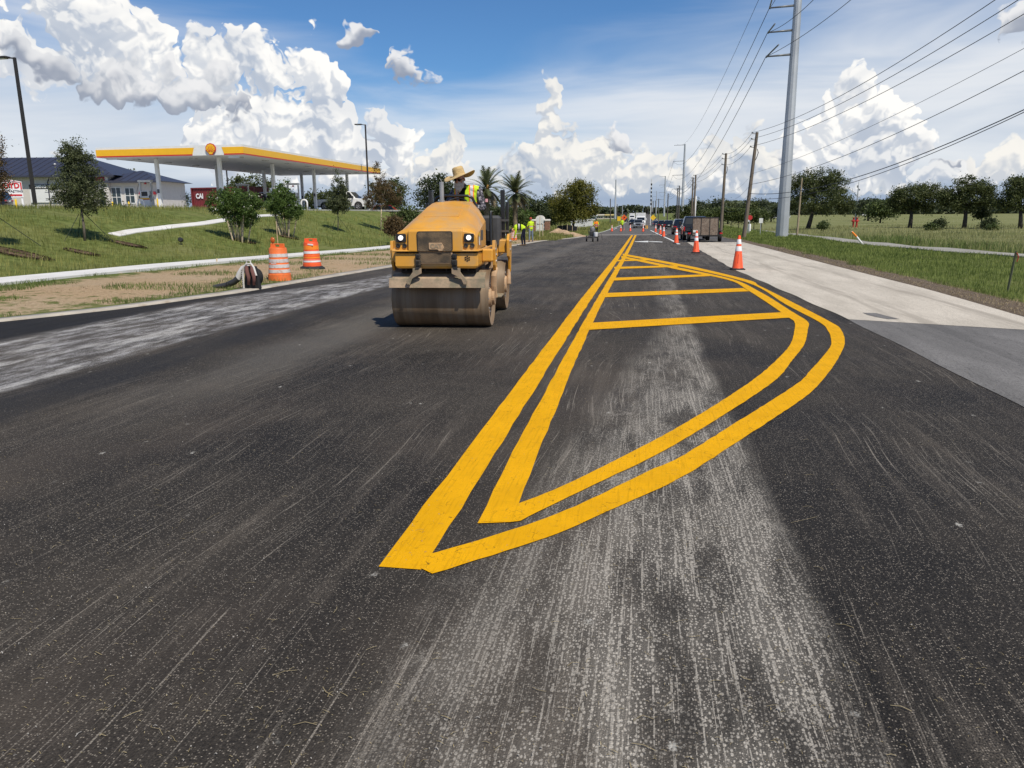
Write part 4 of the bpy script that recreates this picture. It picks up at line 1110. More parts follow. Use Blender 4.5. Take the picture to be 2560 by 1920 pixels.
def camo():
    m = bpy.data.materials.new('grey_camo_cloth'); m.use_nodes = True
    G = NT(m.node_tree); b = m.node_tree.nodes['Principled BSDF']; P = G.node('ShaderNodeTexCoord').outputs['Object']
    n = G.noise(P, 16.0, 3.0, 0.6, 0.8); n2 = G.noise(G.vm('ADD', P, (5, 3, 1)), 22.0, 2.0, 0.6, 0.5)
    c = G.mix(G.ramp(n, 0.50, 0.53), C3(0.022, 0.022, 0.03), C3(0.11, 0.10, 0.12))
    c = G.mix(G.ramp(n2, 0.57, 0.59), c, C3(0.36, 0.34, 0.37))
    G.put(b.inputs['Base Color'], c); b.inputs['Roughness'].default_value = 0.9
    return m
CAMO = camo()

class Figure:
    """body grown from labelled capsules, fused into one continuous skin"""
    def __init__(self): self.caps = []
    def cap(self, lab, pts, rs, flat=1.0):
        if not isinstance(rs, (list, tuple)): rs = [rs] * len(pts)
        self.caps.append((lab, [Vector(p) for p in pts], list(rs), flat))
    def hand(self, lab, wrist, dirv, palm_n, thumb_side, curl=0.6, s=1.0):
        self.hands = getattr(self, 'hands', []); self.hands.append((lab, Vector(wrist), Vector(dirv).normalized(), Vector(palm_n).normalized(), thumb_side, curl, s))
    def build(self, name, mats, voxel=0.014, root=None, smooth=3):
        """mats: label -> material, in order"""
        labs = list(mats.keys())
        mb = MB()
        for lab, pts, rs, flat in self.caps:
            if len(pts) == 1:
                s = flat if isinstance(flat, tuple) else (1, 1, 1)
                mb.ball(pts[0], rs[0], 12, 8, s); continue
            fine, fr = [], []
            for i in range(len(pts) - 1):
                for k in range(3): fine.append(pts[i].lerp(pts[i + 1], k / 3)); fr.append(lerp(rs[i], rs[i + 1], k / 3))
            fine.append(pts[-1]); fr.append(rs[-1])
            mb.tube(fine, fr, 12, True, flat if not isinstance(flat, tuple) else 1.0)
            if flat == 1.0:
                for p, r in ((pts[0], rs[0]), (pts[-1], rs[-1])): mb.ball(p, r, 10, 6)
                for p, r in zip(pts[1:-1], rs[1:-1]): mb.ball(p, r, 10, 6)
        me = mb.mesh('raw')
        ob = bpy.data.objects.new('raw', me); COL.objects.link(ob)
        m = ob.modifiers.new('r', 'REMESH'); m.mode = 'VOXEL'; m.voxel_size = voxel
        sm = ob.modifiers.new('s', 'SMOOTH'); sm.factor = 0.5; sm.iterations = smooth
        me2 = bpy.data.meshes.new_from_object(ob.evaluated_get(bpy.context.evaluated_depsgraph_get()))
        bpy.data.objects.remove(ob); bpy.data.meshes.remove(me)
        nv = len(me2.vertices); co = np.empty(nv * 3, np.float32); me2.vertices.foreach_get('co', co); co = co.reshape(-1, 3)
        nf = len(me2.polygons); li = np.empty(nf * 4, np.int32)
        quads = all(len(p.vertices) == 4 for p in me2.polygons)
        cen = np.array([p.center[:] for p in me2.polygons])
        best = np.full(nf, 1e9); lab_i = np.zeros(nf, np.int32)
        for lab, pts, rs, flat in self.caps:
            i = labs.index(lab)
            segs = [(pts[0], pts[0], rs[0], rs[0])] if len(pts) == 1 else [(pts[k], pts[k + 1], rs[k], rs[k + 1]) for k in range(len(pts) - 1)]
            for a, b, ra, rb in segs:
                a, b = np.array(a), np.array(b); ab = b - a; L2 = max(1e-9, ab @ ab)
                t = np.clip(((cen - a) @ ab) / L2, 0, 1)
                d = np.linalg.norm(cen - (a + t[:, None] * ab), axis=1) - (ra + (rb - ra) * t)
                if isinstance(flat, (int, float)) and flat > 1: d -= ra * (flat - 1) * 0.55
                u = d < best; best[u] = d[u]; lab_i[u] = i
        me2.materials.clear()
        for l in labs: me2.materials.append(mats[l])
        me2.polygons.foreach_set('material_index', lab_i)
        # hands with five separate fingers join the same mesh
        if getattr(self, 'hands', None):
            bm = bmesh.new(); bm.from_mesh(me2)
            for lab, w, d, pn, ts, curl, s in self.hands:
                hm = MB(); side = d.cross(pn).normalized() * ts
                pc = w + d * 0.05 * s
                hm.tube([w - d * 0.01, w + d * 0.03 * s, w + d * 0.07 * s, w + d * 0.09 * s], [0.026 * s, 0.036 * s, 0.040 * s, 0.034 * s], 8, True, 0.6)
                for k, (off, ln) in enumerate(((0.030, 0.070), (0.011, 0.080), (-0.009, 0.075), (-0.028, 0.058))):
                    b0 = w + d * 0.085 * s + side * off * s
                    p1 = b0 + (d * math.cos(curl * .5) + pn * math.sin(curl * .5)) * ln * 0.5 * s
                    p2 = p1 + (d * math.cos(curl * 1.4) + pn * math.sin(curl * 1.4)) * ln * 0.5 * s
                    hm.tube([b0 - d * 0.01, b0, p1, p2], [0.0095 * s, 0.0095 * s, 0.009 * s, 0.006 * s], 6)
                t0 = w + d * 0.035 * s + side * 0.032 * s
                hm.tube([t0, t0 + (side * 0.7 + d * 0.7) * 0.035 * s, t0 + (side * 0.3 + d * 0.9 + pn * 0.4) * 0.065 * s], [0.013 * s, 0.0105 * s, 0.007 * s], 6)
                tm = hm.mesh('h'); n0 = len(bm.faces); bm.from_mesh(tm); bm.faces.ensure_lookup_table()
                for f in bm.faces[n0:]: f.material_index = labs.index(lab)
                bpy.data.meshes.remove(tm)
            bm.to_mesh(me2); bm.free()
        self.labels = (cen, lab_i, labs)
        o = link(name, me2, None, root, True)
        self.obj = o
        return o
    def shell(self, name, src_labels, pred, colour, mats, root, off=0.012):
        """garment: copy of the skin where pred(centre) holds, pushed outwards; colour(centre)->slot"""
        me = self.obj.data
        bm = bmesh.new(); bm.from_mesh(me); bm.normal_update()
        labs = self.labels[2]
        keep = []
        for f in bm.faces:
            c = f.calc_center_median()
            if labs[f.material_index] in src_labels and pred(c): keep.append(f)
        ks = set(keep)
        bmesh.ops.delete(bm, geom=[f for f in bm.faces if f not in ks], context='FACES')
        bm.normal_update()
        nor = {v: v.normal.copy() for v in bm.verts}
        for v in bm.verts: v.co += nor[v] * off
        for f in bm.faces: f.material_index = colour(f.calc_center_median())
        m2 = bpy.data.meshes.new(name); bm.to_mesh(m2); bm.free()
        o = link(name, m2, mats, root, True)
        s = o.modifiers.new('thick', 'SOLIDIFY'); s.thickness = 0.006; s.offset = -1
        return o

def head(F, c, yaw=0.0, pitch=0.0, scale=1.0, face='skin', hair=None):
    """head with brow, nose, mouth, ears; c = centre of the skull; looks along -y turned by yaw (positive = to its left, +x)"""
    M = Matrix.Translation(c) @ Matrix.Rotation(yaw, 4, 'Z') @ Matrix.Rotation(pitch, 4, 'X')
    P = lambda x, y, z: M @ Vector((x * scale, y * scale, z * scale))
    s = scale
    F.cap(face, [P(0, 0.012, 0.03)], 0.088 * s, (0.86, 1.08, 1.12))
    F.cap(face, [P(0, -0.022, -0.045)], 0.066 * s, (0.92, 1.0, 1.15))
    F.cap(face, [P(0, -0.048, -0.088)], 0.030 * s, (1.1, 1, 0.9))
    F.cap(face, [P(0, -0.090, 0.012), P(0, -0.108, -0.018)], [0.011 * s, 0.016 * s])
    F.cap(face, [P(-0.04, -0.080, 0.030), P(0.04, -0.080, 0.030)], 0.013 * s)
    F.cap(face, [P(-0.022, -0.083, -0.052), P(0.022, -0.083, -0.052)], 0.011 * s)
    for sx in (-1, 1): F.cap(face, [P(sx * 0.080, 0.010, 0.010), P(sx * 0.084, 0.014, -0.018)], 0.014 * s)
    return M
def glasses(M, root, s=1.0, mat=None):
    g = MB(); g.M = M
    for sx in (-1, 1):
        g.ball((sx * 0.034 * s, -0.091 * s, 0.010 * s), 0.030 * s, 12, 8, (1.0, 0.35, 0.72))
        g.bar((sx * 0.062 * s, -0.080 * s, 0.014 * s), (sx * 0.088 * s, 0.02 * s, 0.014 * s), 0.006 * s)
    g.bar((-0.01 * s, -0.100 * s, 0.014 * s), (0.01 * s, -0.100 * s, 0.014 * s), 0.006 * s)
    return g.build('sunglasses', mat or pmat('dark_lens', (0.006, 0.006, 0.007), 0.12), root, smooth=True)
def disc_hat(M, brim, crown_r, crown_h, mat, root, name, wave=0.0, droop=0.0, n=40):
    V, F = [], []
    rings = [(0.001, crown_h), (crown_r * 0.6, crown_h * 0.99), (crown_r * 0.88, crown_h * 0.90), (crown_r * 0.97, crown_h * 0.6), (crown_r * 1.0, crown_h * 0.15), (crown_r * 1.06, 0.0)]
    k = 8
    for i in range(1, k + 1): rings.append((lerp(crown_r * 1.06, brim, i / k), -droop * (i / k) ** 1.6))
    for i, (r, z) in enumerate(rings):
        for j in range(n):
            a = 2 * math.pi * j / n; f = max(0.0, (i - 5) / k)
            V.append((r * math.cos(a), r * math.sin(a), z + wave * f * f * (math.cos(2 * a + 0.5) + 0.35 * math.sin(3 * a))))
    for i in range(len(rings) - 1):
        for j in range(n): F.append((i * n + j, i * n + (j + 1) % n, (i + 1) * n + (j + 1) % n, (i + 1) * n + j))
    mb = MB(); mb.add(V, F, M); o = mb.build(name, mat, root, smooth=True)
    s = o.modifiers.new('thick', 'SOLIDIFY'); s.thickness = 0.006
    return o

# ---- the roller's driver, seated, looking down to the drum edge on his right
def driver():
    root = empty('person', ROLLER.location, ROLLER.rotation_euler.z, 'bearded person in wide straw hat and lime vest driving the roller', 'person')
    F = Figure()
    hip = Vector((0.08, 1.76, 1.42)); nk = Vector((0.055, 1.59, 2.01)); hd = Vector((0.0, 1.50, 2.13))
    F.cap('shirt', [hip, Vector((0.095, 1.73, 1.58)), Vector((0.10, 1.69, 1.75)), Vector((0.095, 1.65, 1.90)), Vector((0.08, 1.62, 1.985))], [0.118, 0.125, 0.128, 0.122, 0.078], 1.55)
    F.cap('skin', [nk, hd + Vector((0, 0.02, -0.05))], [0.058, 0.055])
    sl, sr = Vector((0.285, 1.65, 1.945)), Vector((-0.105, 1.62, 1.935))
    F.cap('shirt', [Vector((0.12, 1.62, 1.985)), sl], [0.07, 0.070]); F.cap('shirt', [Vector((0.06, 1.61, 1.98)), sr], [0.07, 0.068])
    el, wl = Vector((0.365, 1.56, 1.69)), Vector((0.20, 1.30, 1.68))
    er, wr = Vector((-0.23, 1.50, 1.70)), Vector((-0.13, 1.28, 1.72))
    F.cap('shirt', [sl, el, wl], [0.066, 0.055, 0.036]); F.cap('shirt', [sr, er, wr], [0.066, 0.055, 0.036])
    for s in (-1, 1):
        k = Vector((s * 0.15 + 0.02, 1.32, 1.40)); a = Vector((s * 0.15 + 0.02, 1.26, 1.12))
        F.cap('pants', [hip + Vector((s * 0.09, 0, -0.02)), k, a], [0.095, 0.07, 0.048]); F.cap('boot', [a + Vector((0, 0.02, -0.02)), a + Vector((0, -0.14, -0.02))], [0.045, 0.038])
    M = head(F, hd, yaw=R(-14), pitch=R(14))
    P = lambda x, y, z: M @ Vector((x, y, z))
    F.cap('beard', [P(0, -0.070, -0.075), P(0, -0.080, -0.13), P(0, -0.075, -0.175)], [0.058, 0.055, 0.022])
    F.cap('beard', [P(-0.06, -0.02, -0.04), P(-0.045, -0.055, -0.10)], [0.026, 0.038]); F.cap('beard', [P(0.06, -0.02, -0.04), P(0.045, -0.055, -0.10)], [0.026, 0.038])
    F.cap('beard', [P(-0.03, -0.092, -0.040), P(0.03, -0.092, -0.040)], 0.013)
    F.hand('glove', wl, (-0.75, -0.5, 0.1), (0, -0.3, -0.95), 1, 0.9); F.hand('glove', wr, (0.7, -0.6, 0.1), (0, -0.3, -0.95), -1, 0.9)
    F.build('body', {'skin': SKIN, 'shirt': CAMO, 'pants': NAVY, 'boot': BOOT, 'beard': BEARD, 'glove': BLACKC}, 0.0085, root, 2)
    def pred(c):
        if c.z > 2.035 or c.z < 1.40 or c.x > 0.29 or c.x < -0.10: return False
        if c.x > 0.265 and c.z < 1.97: return False
        return not (c.y < 1.66 and c.z > 1.5 and abs(c.x - 0.03) < 0.035 + 0.10 * max(0, c.z - 1.75))      # open front
    def colr(c):
        if 1.70 < c.z < 1.755: return 1
        if 1.68 < c.z < 1.775: return 2
        for x0 in (0.185, -0.05):
            if abs(c.x - x0) < 0.022 and c.z > 1.77: return 1
            if abs(c.x - x0) < 0.040 and c.z > 1.77: return 2
        return 0
    F.shell('vest', ('shirt',), pred, colr, [LIME, SILVER, ORANGE_V], root, 0.014)
    F.shell('shirt_front', ('shirt',), lambda c: c.y < 1.66 and abs(c.x - 0.03) < 0.08 and 1.5 < c.z < 2.0, lambda c: 0, [BLACKC], root, 0.004)
    glasses(M, root)
    disc_hat(M @ Matrix.Translation((0, 0.015, 0.060)) @ Matrix.Rotation(R(-6), 4, 'X') @ Matrix.Rotation(R(-13), 4, 'Y'), 0.258, 0.096, 0.14, STRAW, root, 'straw_hat', 0.036, 0.012)
    # flag patch on the near sleeve
    MB().box((0.425, 1.55, 1.80), (0.012, 0.075, 0.05), rz=R(-18)).build('sleeve_patch', pmat('pink_patch', (0.7, 0.35, 0.38), 0.8), root)
    return root
driver()
# ------------------------------------------------------------------ cones, drums and other gear of the works
M_CONE = pmat('orange_cone_plastic', (0.88, 0.105, 0.028), 0.45, var=0.06, vs=6, dirt=(0.35, 0.12, 0.05), dirt_amt=0.12, dirt_scale=5)
M_BASE = pmat('black_rubber', (0.017, 0.017, 0.018), 0.75, var=0.2)
M_REFL = pmat('white_reflective_band', (0.72, 0.72, 0.73), 0.45, var=0.06, dirt=(0.45, 0.40, 0.36), dirt_amt=0.15, dirt_scale=7)
M_REFD = pmat('dirty_white_band', (0.62, 0.58, 0.56), 0.55, var=0.1, dirt=(0.40, 0.22, 0.16), dirt_amt=0.3, dirt_scale=9)
M_BARR = pmat('faded_orange_plastic', (0.80, 0.17, 0.035), 0.5, var=0.1, vs=5, dirt=(0.45, 0.16, 0.07), dirt_amt=0.25, dirt_scale=4)
M_BARR2 = pmat('deep_orange_plastic', (0.78, 0.105, 0.025), 0.5, var=0.08, vs=5)
M_ORBAND = pmat('orange_reflective_band', (0.85, 0.24, 0.015), 0.4, var=0.08)
M_PRINT = pmat('black_print', (0.02, 0.02, 0.02), 0.7)

def cone_proto():
    root = empty('traffic_cone')
    MB().box((0, 0, 0.02), (0.40, 0.40, 0.04), bev=0.012).box((0, 0, 0.047), (0.33, 0.33, 0.014), bev=0.005).build('base', M_BASE, root)
    H = 1.02
    rad = lambda z: lerp(0.160, 0.038, (z - 0.05) / (H - 0.05))
    b = MB().lathe([(rad(0.05) + 0.01, 0.05), (rad(0.07), 0.075), (rad(H - 0.03), H - 0.03), (rad(H) - 0.004, H - 0.005), (rad(H) - 0.018, H), (0.012, H - 0.02)], 28).build('body', M_CONE, root, auto=40)
    for z0, z1 in ((0.555, 0.70), (0.765, 0.905)):
        MB().lathe([(rad(z0) + 0.001, z0), (rad(z0) + 0.004, z0 + 0.003), (rad(z1) + 0.004, z1 - 0.003), (rad(z1) + 0.001, z1)], 28, cap=False).build('reflective_band', M_REFL, root, auto=40)
    # stencilled marks down one side
    pm = MB()
    for k in range(5):
        z = 0.20 + 0.055 * k; r = rad(z) + 0.002
        for a in (-1.75,):
            pm.bar((r * math.cos(a), r * math.sin(a), z), (rad(z + 0.04) * math.cos(a) + 0.001, rad(z + 0.04) * math.sin(a) - 0.002, z + 0.04), 0.012, 0.004, up=(math.cos(a), math.sin(a), 0))
    pm.build('stencil_marks', M_PRINT, root)['kind'] = 'stuff'
    return root
CONE = cone_proto()
QQ = lambda x, y: (1500 + x * .14466, 480 + y * .14466)
cones = [(1593 * DS, 583 * DS, 'nearest orange traffic cone, beside the pale concrete lane'), (1503 * DS, 546.5 * DS, 'second nearest orange traffic cone along the pale lane'),
         (QQ(1317, 889) + ('orange cone just behind the second one, in front of the trailer wheel',)), (QQ(1098, 776) + ('orange cone third in line from the trailer towards the far road',)),
         (QQ(1042, 735) + ('orange cone beside the second dark car in the queue',)), (QQ(960, 698) + ('orange cone next to the small blue car at the head of the queue',)),
         (QQ(745, 688) + ('orange cone in front of the silver oncoming pickup',)), (QQ(522, 681) + ('orange cone standing on the end of the double yellow line',)),
         (QQ(360, 683) + ('orange cone left of the person in the white helmet',)), (QQ(404, 667) + ('orange cone half hidden behind the person in the white helmet',)),
         (QQ(205, 684) + ('leftmost of the far orange cones across the road',))]
for i, (px, py, lab) in enumerate(cones):
    o = CONE if i == 0 else copy_tree(CONE)
    p = hit(px, py)
    o.location = (p.x, p.y, zr(p.y) + 0.006); o.rotation_euler = (0, 0, R([4, -8, 12, 3, 20, -5, 9, 2, 14, 7, 1][i]))
    tag(o, lab, 'traffic cone', 'traffic cones along the works')

def barrel(px, py, label, style, scale=1.0, light=False):
    p = hit(px, py)
    root = empty('traffic_drum', p, R(8 if style else -6), label, 'traffic drum', 'orange traffic drums')
    seg = [(0.0, 0.29), (0.16, 0.285), (0.17, 0.272), (0.29, 0.268), (0.30, 0.258), (0.42, 0.254), (0.43, 0.246), (0.55, 0.243), (0.56, 0.236), (0.68, 0.233), (0.69, 0.228), (0.80, 0.226)]
    prof = [(r, z) for z, r in seg] + [(0.215, 0.83), (0.16, 0.835), (0.001, 0.835)]
    mat = M_BARR if style == 0 else M_BARR2
    MB().lathe(prof, 36).build('shell', mat, root, auto=30)
    hd = MB()
    hd.box((0, 0, 0.845), (0.40, 0.07, 0.02)); hd.box((-0.13, 0, 0.885), (0.14, 0.045, 0.08), bev=0.01); hd.box((0.13, 0, 0.885), (0.14, 0.045, 0.08), bev=0.01); hd.box((0, 0, 0.925), (0.40, 0.05, 0.025), bev=0.01)
    hd.build('handle', mat, root)
    rr = lambda z: interp([(a, b) for a, b in seg], z) + 0.003
    if style == 0: bands = [((0.20, 0.285), M_REFD), ((0.325, 0.415), M_REFD), ((0.46, 0.55), M_REFD), ((0.60, 0.685), M_REFD)]
    else: bands = [((0.21, 0.295), M_REFL), ((0.335, 0.435), M_ORBAND), ((0.475, 0.555), M_REFL), ((0.60, 0.72), M_ORBAND)]
    for (a, b), m in bands:
        MB().lathe([(rr(a), a), (rr(b), b)], 36, cap=False).build('reflective_band', m, root, smooth=True)
    if style:
        MB().lathe([(0.42, 0.0), (0.40, 0.03), (0.33, 0.075), (0.295, 0.085)], 8, cap=True).build('rubber_base', M_BASE, root)
        ms = MB(); rs = random.Random(5)
        for k in range(5): ms.box((-0.02 + 0.035 * k, -0.232, 0.765 - 0.004 * k), (0.03, 0.012, rs.uniform(0.02, 0.05)), rz=0.05 * k)
        ms.build('torn_label', M_REFL, root)['kind'] = 'stuff'
    else:
        mk = MB()
        for k in range(7): mk.box((-0.06 + 0.022 * k, -0.249, 0.445), (0.016, 0.004, 0.018))
        mk.build('printed_marks', M_REFL, root)['kind'] = 'stuff'
    root.scale = (scale,) * 3
    if light:
        MB().lathe([(0.02, 0.93), (0.02, 0.96)], 10, Matrix.Translation((-0.135, 0, 0))).build('lamp_stem', M_PRINT, root)
        MB().ball((-0.135, 0, 1.025), 0.068, 16, 10, (1.0, 0.6, 1.1)).build('warning_lamp', pmat('amber_lens', (0.42, 0.10, 0.015), 0.2, var=0.15), root, smooth=True)
        MB().tube([(0.015, 0, 0.90), (0.012, 0, 1.50)], 0.009, 6).build('lath', pmat('bare_lath', (0.55, 0.42, 0.26), 0.9), root)
    return root
barrel(605 * DS, 605 * DS, 'orange traffic drum with four dirty white bands and amber lamp beside the leaf blower', 0, 1.0, True)
barrel(675 * DS, 580 * DS, 'orange traffic drum on black rubber base near the roller', 1, 1.0)
z4 = lambda x, y: (1250 + x * 400 / 2212, 420 + y * 220 / 1217)
b3 = barrel(*z4(187, 998), 'orange traffic drum behind the bending worker, far down the kerb', 0, 1.0)

# ---- backpack leaf blower lying against the kerb
def blower():
    p = hit(553 * DS, 626 * DS)
    root = empty('leaf_blower', (p.x - 0.12, p.y + 0.1, T(p.x - 0.12, p.y + 0.1) - 0.01), R(-12), 'backpack leaf blower with white frame and black tube resting by the kerb', 'leaf blower')
    white = pmat('grey_white_plastic', (0.62, 0.60, 0.57), 0.5, var=0.1, dirt=(0.35, 0.25, 0.17), dirt_amt=0.25, dirt_scale=8)
    blk = pmat('black_nylon', (0.012, 0.012, 0.013), 0.8)
    red = pmat('faded_red_webbing', (0.15, 0.065, 0.055), 0.9, var=0.2)
    fr = MB().loft([[(-0.21, -0.02, 0.02), (0.17, -0.02, 0.02), (0.17, 0.06, 0.02), (-0.21, 0.06, 0.02)], [(-0.15, 0.0, 0.46), (0.10, 0.0, 0.46), (0.10, 0.05, 0.46), (-0.15, 0.05, 0.46)]]).build('back_plate', blk, root, bevel=0.015)
    MB().tube([(-0.20, -0.035, 0.02), (-0.19, -0.035, 0.30), (-0.16, -0.03, 0.44), (-0.10, -0.02, 0.50), (0.02, -0.02, 0.50), (0.08, -0.03, 0.44), (0.13, -0.035, 0.28)], 0.020, 8).build('frame_tube', white, root, auto=40)
    MB().tube([(-0.12, 0.0, 0.49), (-0.10, 0.0, 0.56), (-0.02, 0.0, 0.565), (0.0, 0.0, 0.49)], 0.014, 8).build('carry_handle', white, root, auto=40)
    hl = MB()
    for k in range(9): hl.box((-0.205 + 0.0, -0.055, 0.06 + 0.04 * k), (0.014, 0.006, 0.016))
    hl.build('frame_slots', blk, root)['kind'] = 'stuff'
    MB().ball((-0.03, 0.14, 0.24), 0.155, 16, 10, (1.0, 0.8, 1.15)).build('engine_housing', blk, root, smooth=True)
    for x in (-0.06, 0.07):
        MB().tube([(x - 0.03, -0.03, 0.46), (x, -0.07, 0.38), (x + 0.05, -0.09, 0.25), (x + 0.02, -0.07, 0.10)], [0.032, 0.036, 0.034, 0.025], 8, flat=0.4).build('shoulder_strap', red, root, smooth=True)
    MB().tube([(-0.14, 0.06, 0.44), (-0.25, 0.06, 0.40), (-0.33, 0.05, 0.30), (-0.38, 0.03, 0.20)], [0.06, 0.066, 0.066, 0.062], 12).build('elbow_duct', white, root, auto=40)
    MB().tube([(-0.37, 0.03, 0.215), (-0.46, 0.0, 0.14), (-0.62, -0.05, 0.075), (-0.86, -0.12, 0.04)], [0.064, 0.060, 0.056, 0.042], 12).build('blower_tube', pmat('scuffed_black_plastic', (0.035, 0.036, 0.038), 0.55, var=0.25, dirt=(0.22, 0.16, 0.1), dirt_amt=0.2), root, auto=40)
    MB().tube([(-0.60, -0.05, 0.10), (-0.55, -0.10, 0.13), (-0.52, -0.12, 0.06)], 0.018, 8).build('throttle_grip', blk, root, smooth=True)
    root.scale = (1.15,) * 3
blower()

# ---- workers
def worker(loc, rz, label, pose, cols, cap_c, voxel=0.02, h=1.0):
    root = empty('person', loc, rz, label, 'person')
    F = Figure(); pose(F)
    F.build('body', cols, voxel, root, 2)
    root.scale = (h,) * 3
    return root, F
HARD_W = pmat('white_hard_hat', (0.78, 0.78, 0.76), 0.35); CAP_D = pmat('dark_cap', (0.015, 0.015, 0.018), 0.8); CAP_R = pmat('red_cap', (0.55, 0.08, 0.05), 0.7)
def legs(F, spread, lean=0.0, knee=0.0, pant='pants'):
    for s in (-1, 1):
        F.cap(pant, [Vector((s * 0.09, lean, 0.94)), Vector((s * (0.09 + spread * .5), lean * .5 - knee, 0.50)), Vector((s * (0.09 + spread), 0, 0.09))], [0.098, 0.072, 0.052])
        F.cap('boot', [Vector((s * (0.09 + spread), 0.04, 0.05)), Vector((s * (0.09 + spread) * 1.1, -0.15, 0.04))], [0.052, 0.042])
def stand_pose(arms):
    def f(F):
        legs(F, 0.05)
        F.cap('shirt', [Vector((0, 0, 0.95)), Vector((0, 0, 1.10)), Vector((0, 0.005, 1.26)), Vector((0, 0.01, 1.40)), Vector((0, 0.01, 1.49))], [0.115, 0.110, 0.120, 0.112, 0.07], 1.5)
        F.cap('skin', [Vector((0, 0.0, 1.49)), Vector((0, -0.015, 1.58))], [0.058, 0.055])
        for (s, el, wr) in arms:
            sh = Vector((s * 0.19, 0.01, 1.43)); F.cap('shirt', [Vector((s * .08, .01, 1.45)), sh, Vector(el)], [0.07, 0.064, 0.05]); F.cap('sleeve', [Vector(el), Vector(wr)], [0.047, 0.034])
            d = (Vector(wr) - Vector(el)).normalized(); F.hand('skin', Vector(wr), d, (0, -0.6, -0.8) if abs(d.z) < .7 else (-s, 0, 0), s, 0.6)
        F.M = head(F, Vector((0, -0.02, 1.67)))
    return f
def cap_hat(M, mat, root, name, brim=True, hard=False):
    g = MB(); g.M = M
    g.lathe([(0.098, 0.045), (0.100, 0.075), (0.088, 0.115), (0.055, 0.142), (0.001, 0.152)], 20, Matrix.Diagonal((0.93, 1.12, 1.0, 1)))
    if hard: g.lathe([(0.098, 0.045), (0.128, 0.040), (0.130, 0.046), (0.10, 0.056)], 20, Matrix.Diagonal((0.95, 1.15, 1.0, 1)), cap=False)
    else: g.box((0, -0.145, 0.052), (0.14, 0.10, 0.012), bev=0.004)
    return g.build(name, mat, root, smooth=True)
def vest_col(bands, lime=0, tape=1, edge=2):
    def f(c):
        for a, b in bands:
            if a < c.z < b: return tape
            if a - 0.025 < c.z < b + 0.025: return edge
        return lime
    return f
base_cols = lambda shirt, pants, sleeve, boot=BOOT: {'skin': SKIN, 'shirt': shirt, 'sleeve': sleeve, 'pants': pants, 'boot': boot}
# bending worker at the kerb
def bend_pose(F):
    for s, y in ((-1, 0.10), (1, -0.06)):
        F.cap('pants', [Vector((s * 0.09, 0.06, 0.93)), Vector((s * 0.12, y - 0.02, 0.50)), Vector((s * 0.14, y + 0.02, 0.09))], [0.105, 0.072, 0.052])
        F.cap('boot', [Vector((s * 0.14, y + 0.06, 0.05)), Vector((s * 0.15, y - 0.13, 0.04))], [0.052, 0.042])
    F.cap('shirt', [Vector((0, 0.05, 0.97)), Vector((0, -0.10, 1.08)), Vector((0, -0.26, 1.11)), Vector((0, -0.42, 1.06)), Vector((0, -0.49, 1.02))], [0.115, 0.112, 0.118, 0.11, 0.07], 1.5)
    F.cap('skin', [Vector((0, -0.50, 1.01)), Vector((0, -0.58, 0.95))], [0.058, 0.055])
    for s in (-1, 1):
        sh = Vector((s * 0.19, -0.42, 1.02)); el = Vector((s * 0.20, -0.46, 0.74)); wr = Vector((s * 0.12, -0.52, 0.50))
        F.cap('shirt', [Vector((s * .08, -.42, 1.05)), sh, el], [0.07, 0.064, 0.05]); F.cap('sleeve', [el, wr], [0.047, 0.034]); F.hand('skin', wr, (0, -0.2, -1), (-s, 0, 0), s, 0.8)
    F.M = head(F, Vector((0, -0.64, 0.90)), pitch=R(70))
p = hit(*z4(318, 1072))
r1, F1 = worker((p.x, p.y, p.z), R(-78), 'worker in lime and black vest and navy trousers bending over the kerb', bend_pose, base_cols(LIME, NAVY, LIME), None, 0.018, 1.06)
F1.shell('vest', ('shirt',), lambda c: c.z > 0.90 and abs(c.x) < 0.2, lambda c: 1 if -0.28 < c.y < -0.20 else (2 if -0.36 < c.y < -0.12 else 0), [LIME, SILVER, BLACKC], r1, 0.014)
cap_hat(F1.M, CAP_D, r1, 'cap')
p = hit(*z4(428, 1020))
r2, F2 = worker((p.x, p.y, p.z), R(-150), 'worker in lime shirt and grey jeans standing with back turned by the kerb', stand_pose([(1, (0.27, -0.05, 1.17), (0.20, -0.22, 1.05)), (-1, (-0.27, -0.10, 1.18), (-0.16, -0.30, 1.22))]), base_cols(LIME, DENIM, SKIN), None, 0.018, 1.0)
F2.shell('vest', ('shirt',), lambda c: 0.92 < c.z < 1.50 and abs(c.x) < 0.21, vest_col([(1.13, 1.17)], 0, 1, 2), [LIME, SILVER, ORANGE_V], r2, 0.014)
cap_hat(F2.M, CAP_R, r2, 'cap')
p = hit(*z4(1322, 948))
r3, F3 = worker((p.x, p.y + 0.4, T(p.x, p.y + .4)), R(10), 'worker in orange and lime vest pushing the line striping machine', stand_pose([(1, (0.28, -0.06, 1.17), (0.22, -0.34, 1.10)), (-1, (-0.28, -0.06, 1.17), (-0.22, -0.34, 1.10))]), base_cols(LIME, BLACKC, SKIN), None, 0.02, 1.0)
F3.shell('vest', ('shirt',), lambda c: 0.92 < c.z < 1.50 and abs(c.x) < 0.21, vest_col([(1.02, 1.06), (1.16, 1.20)], 0, 1, 3), [ORANGE_V, SILVER, LIME, BLACKC], r3, 0.014)
cap_hat(F3.M, CAP_D, r3, 'cap')
p = hit(*QQ(385, 669))
r4, F4 = worker((p.x, p.y, zr(p.y)), R(-160), 'worker in lime jacket and white helmet standing among the far cones', stand_pose([(1, (0.29, 0.02, 1.17), (0.24, -0.10, 0.98)), (-1, (-0.29, 0.02, 1.17), (-0.24, -0.10, 0.98))]), base_cols(LIME, BLACKC, LIME), None, 0.025, 1.12)
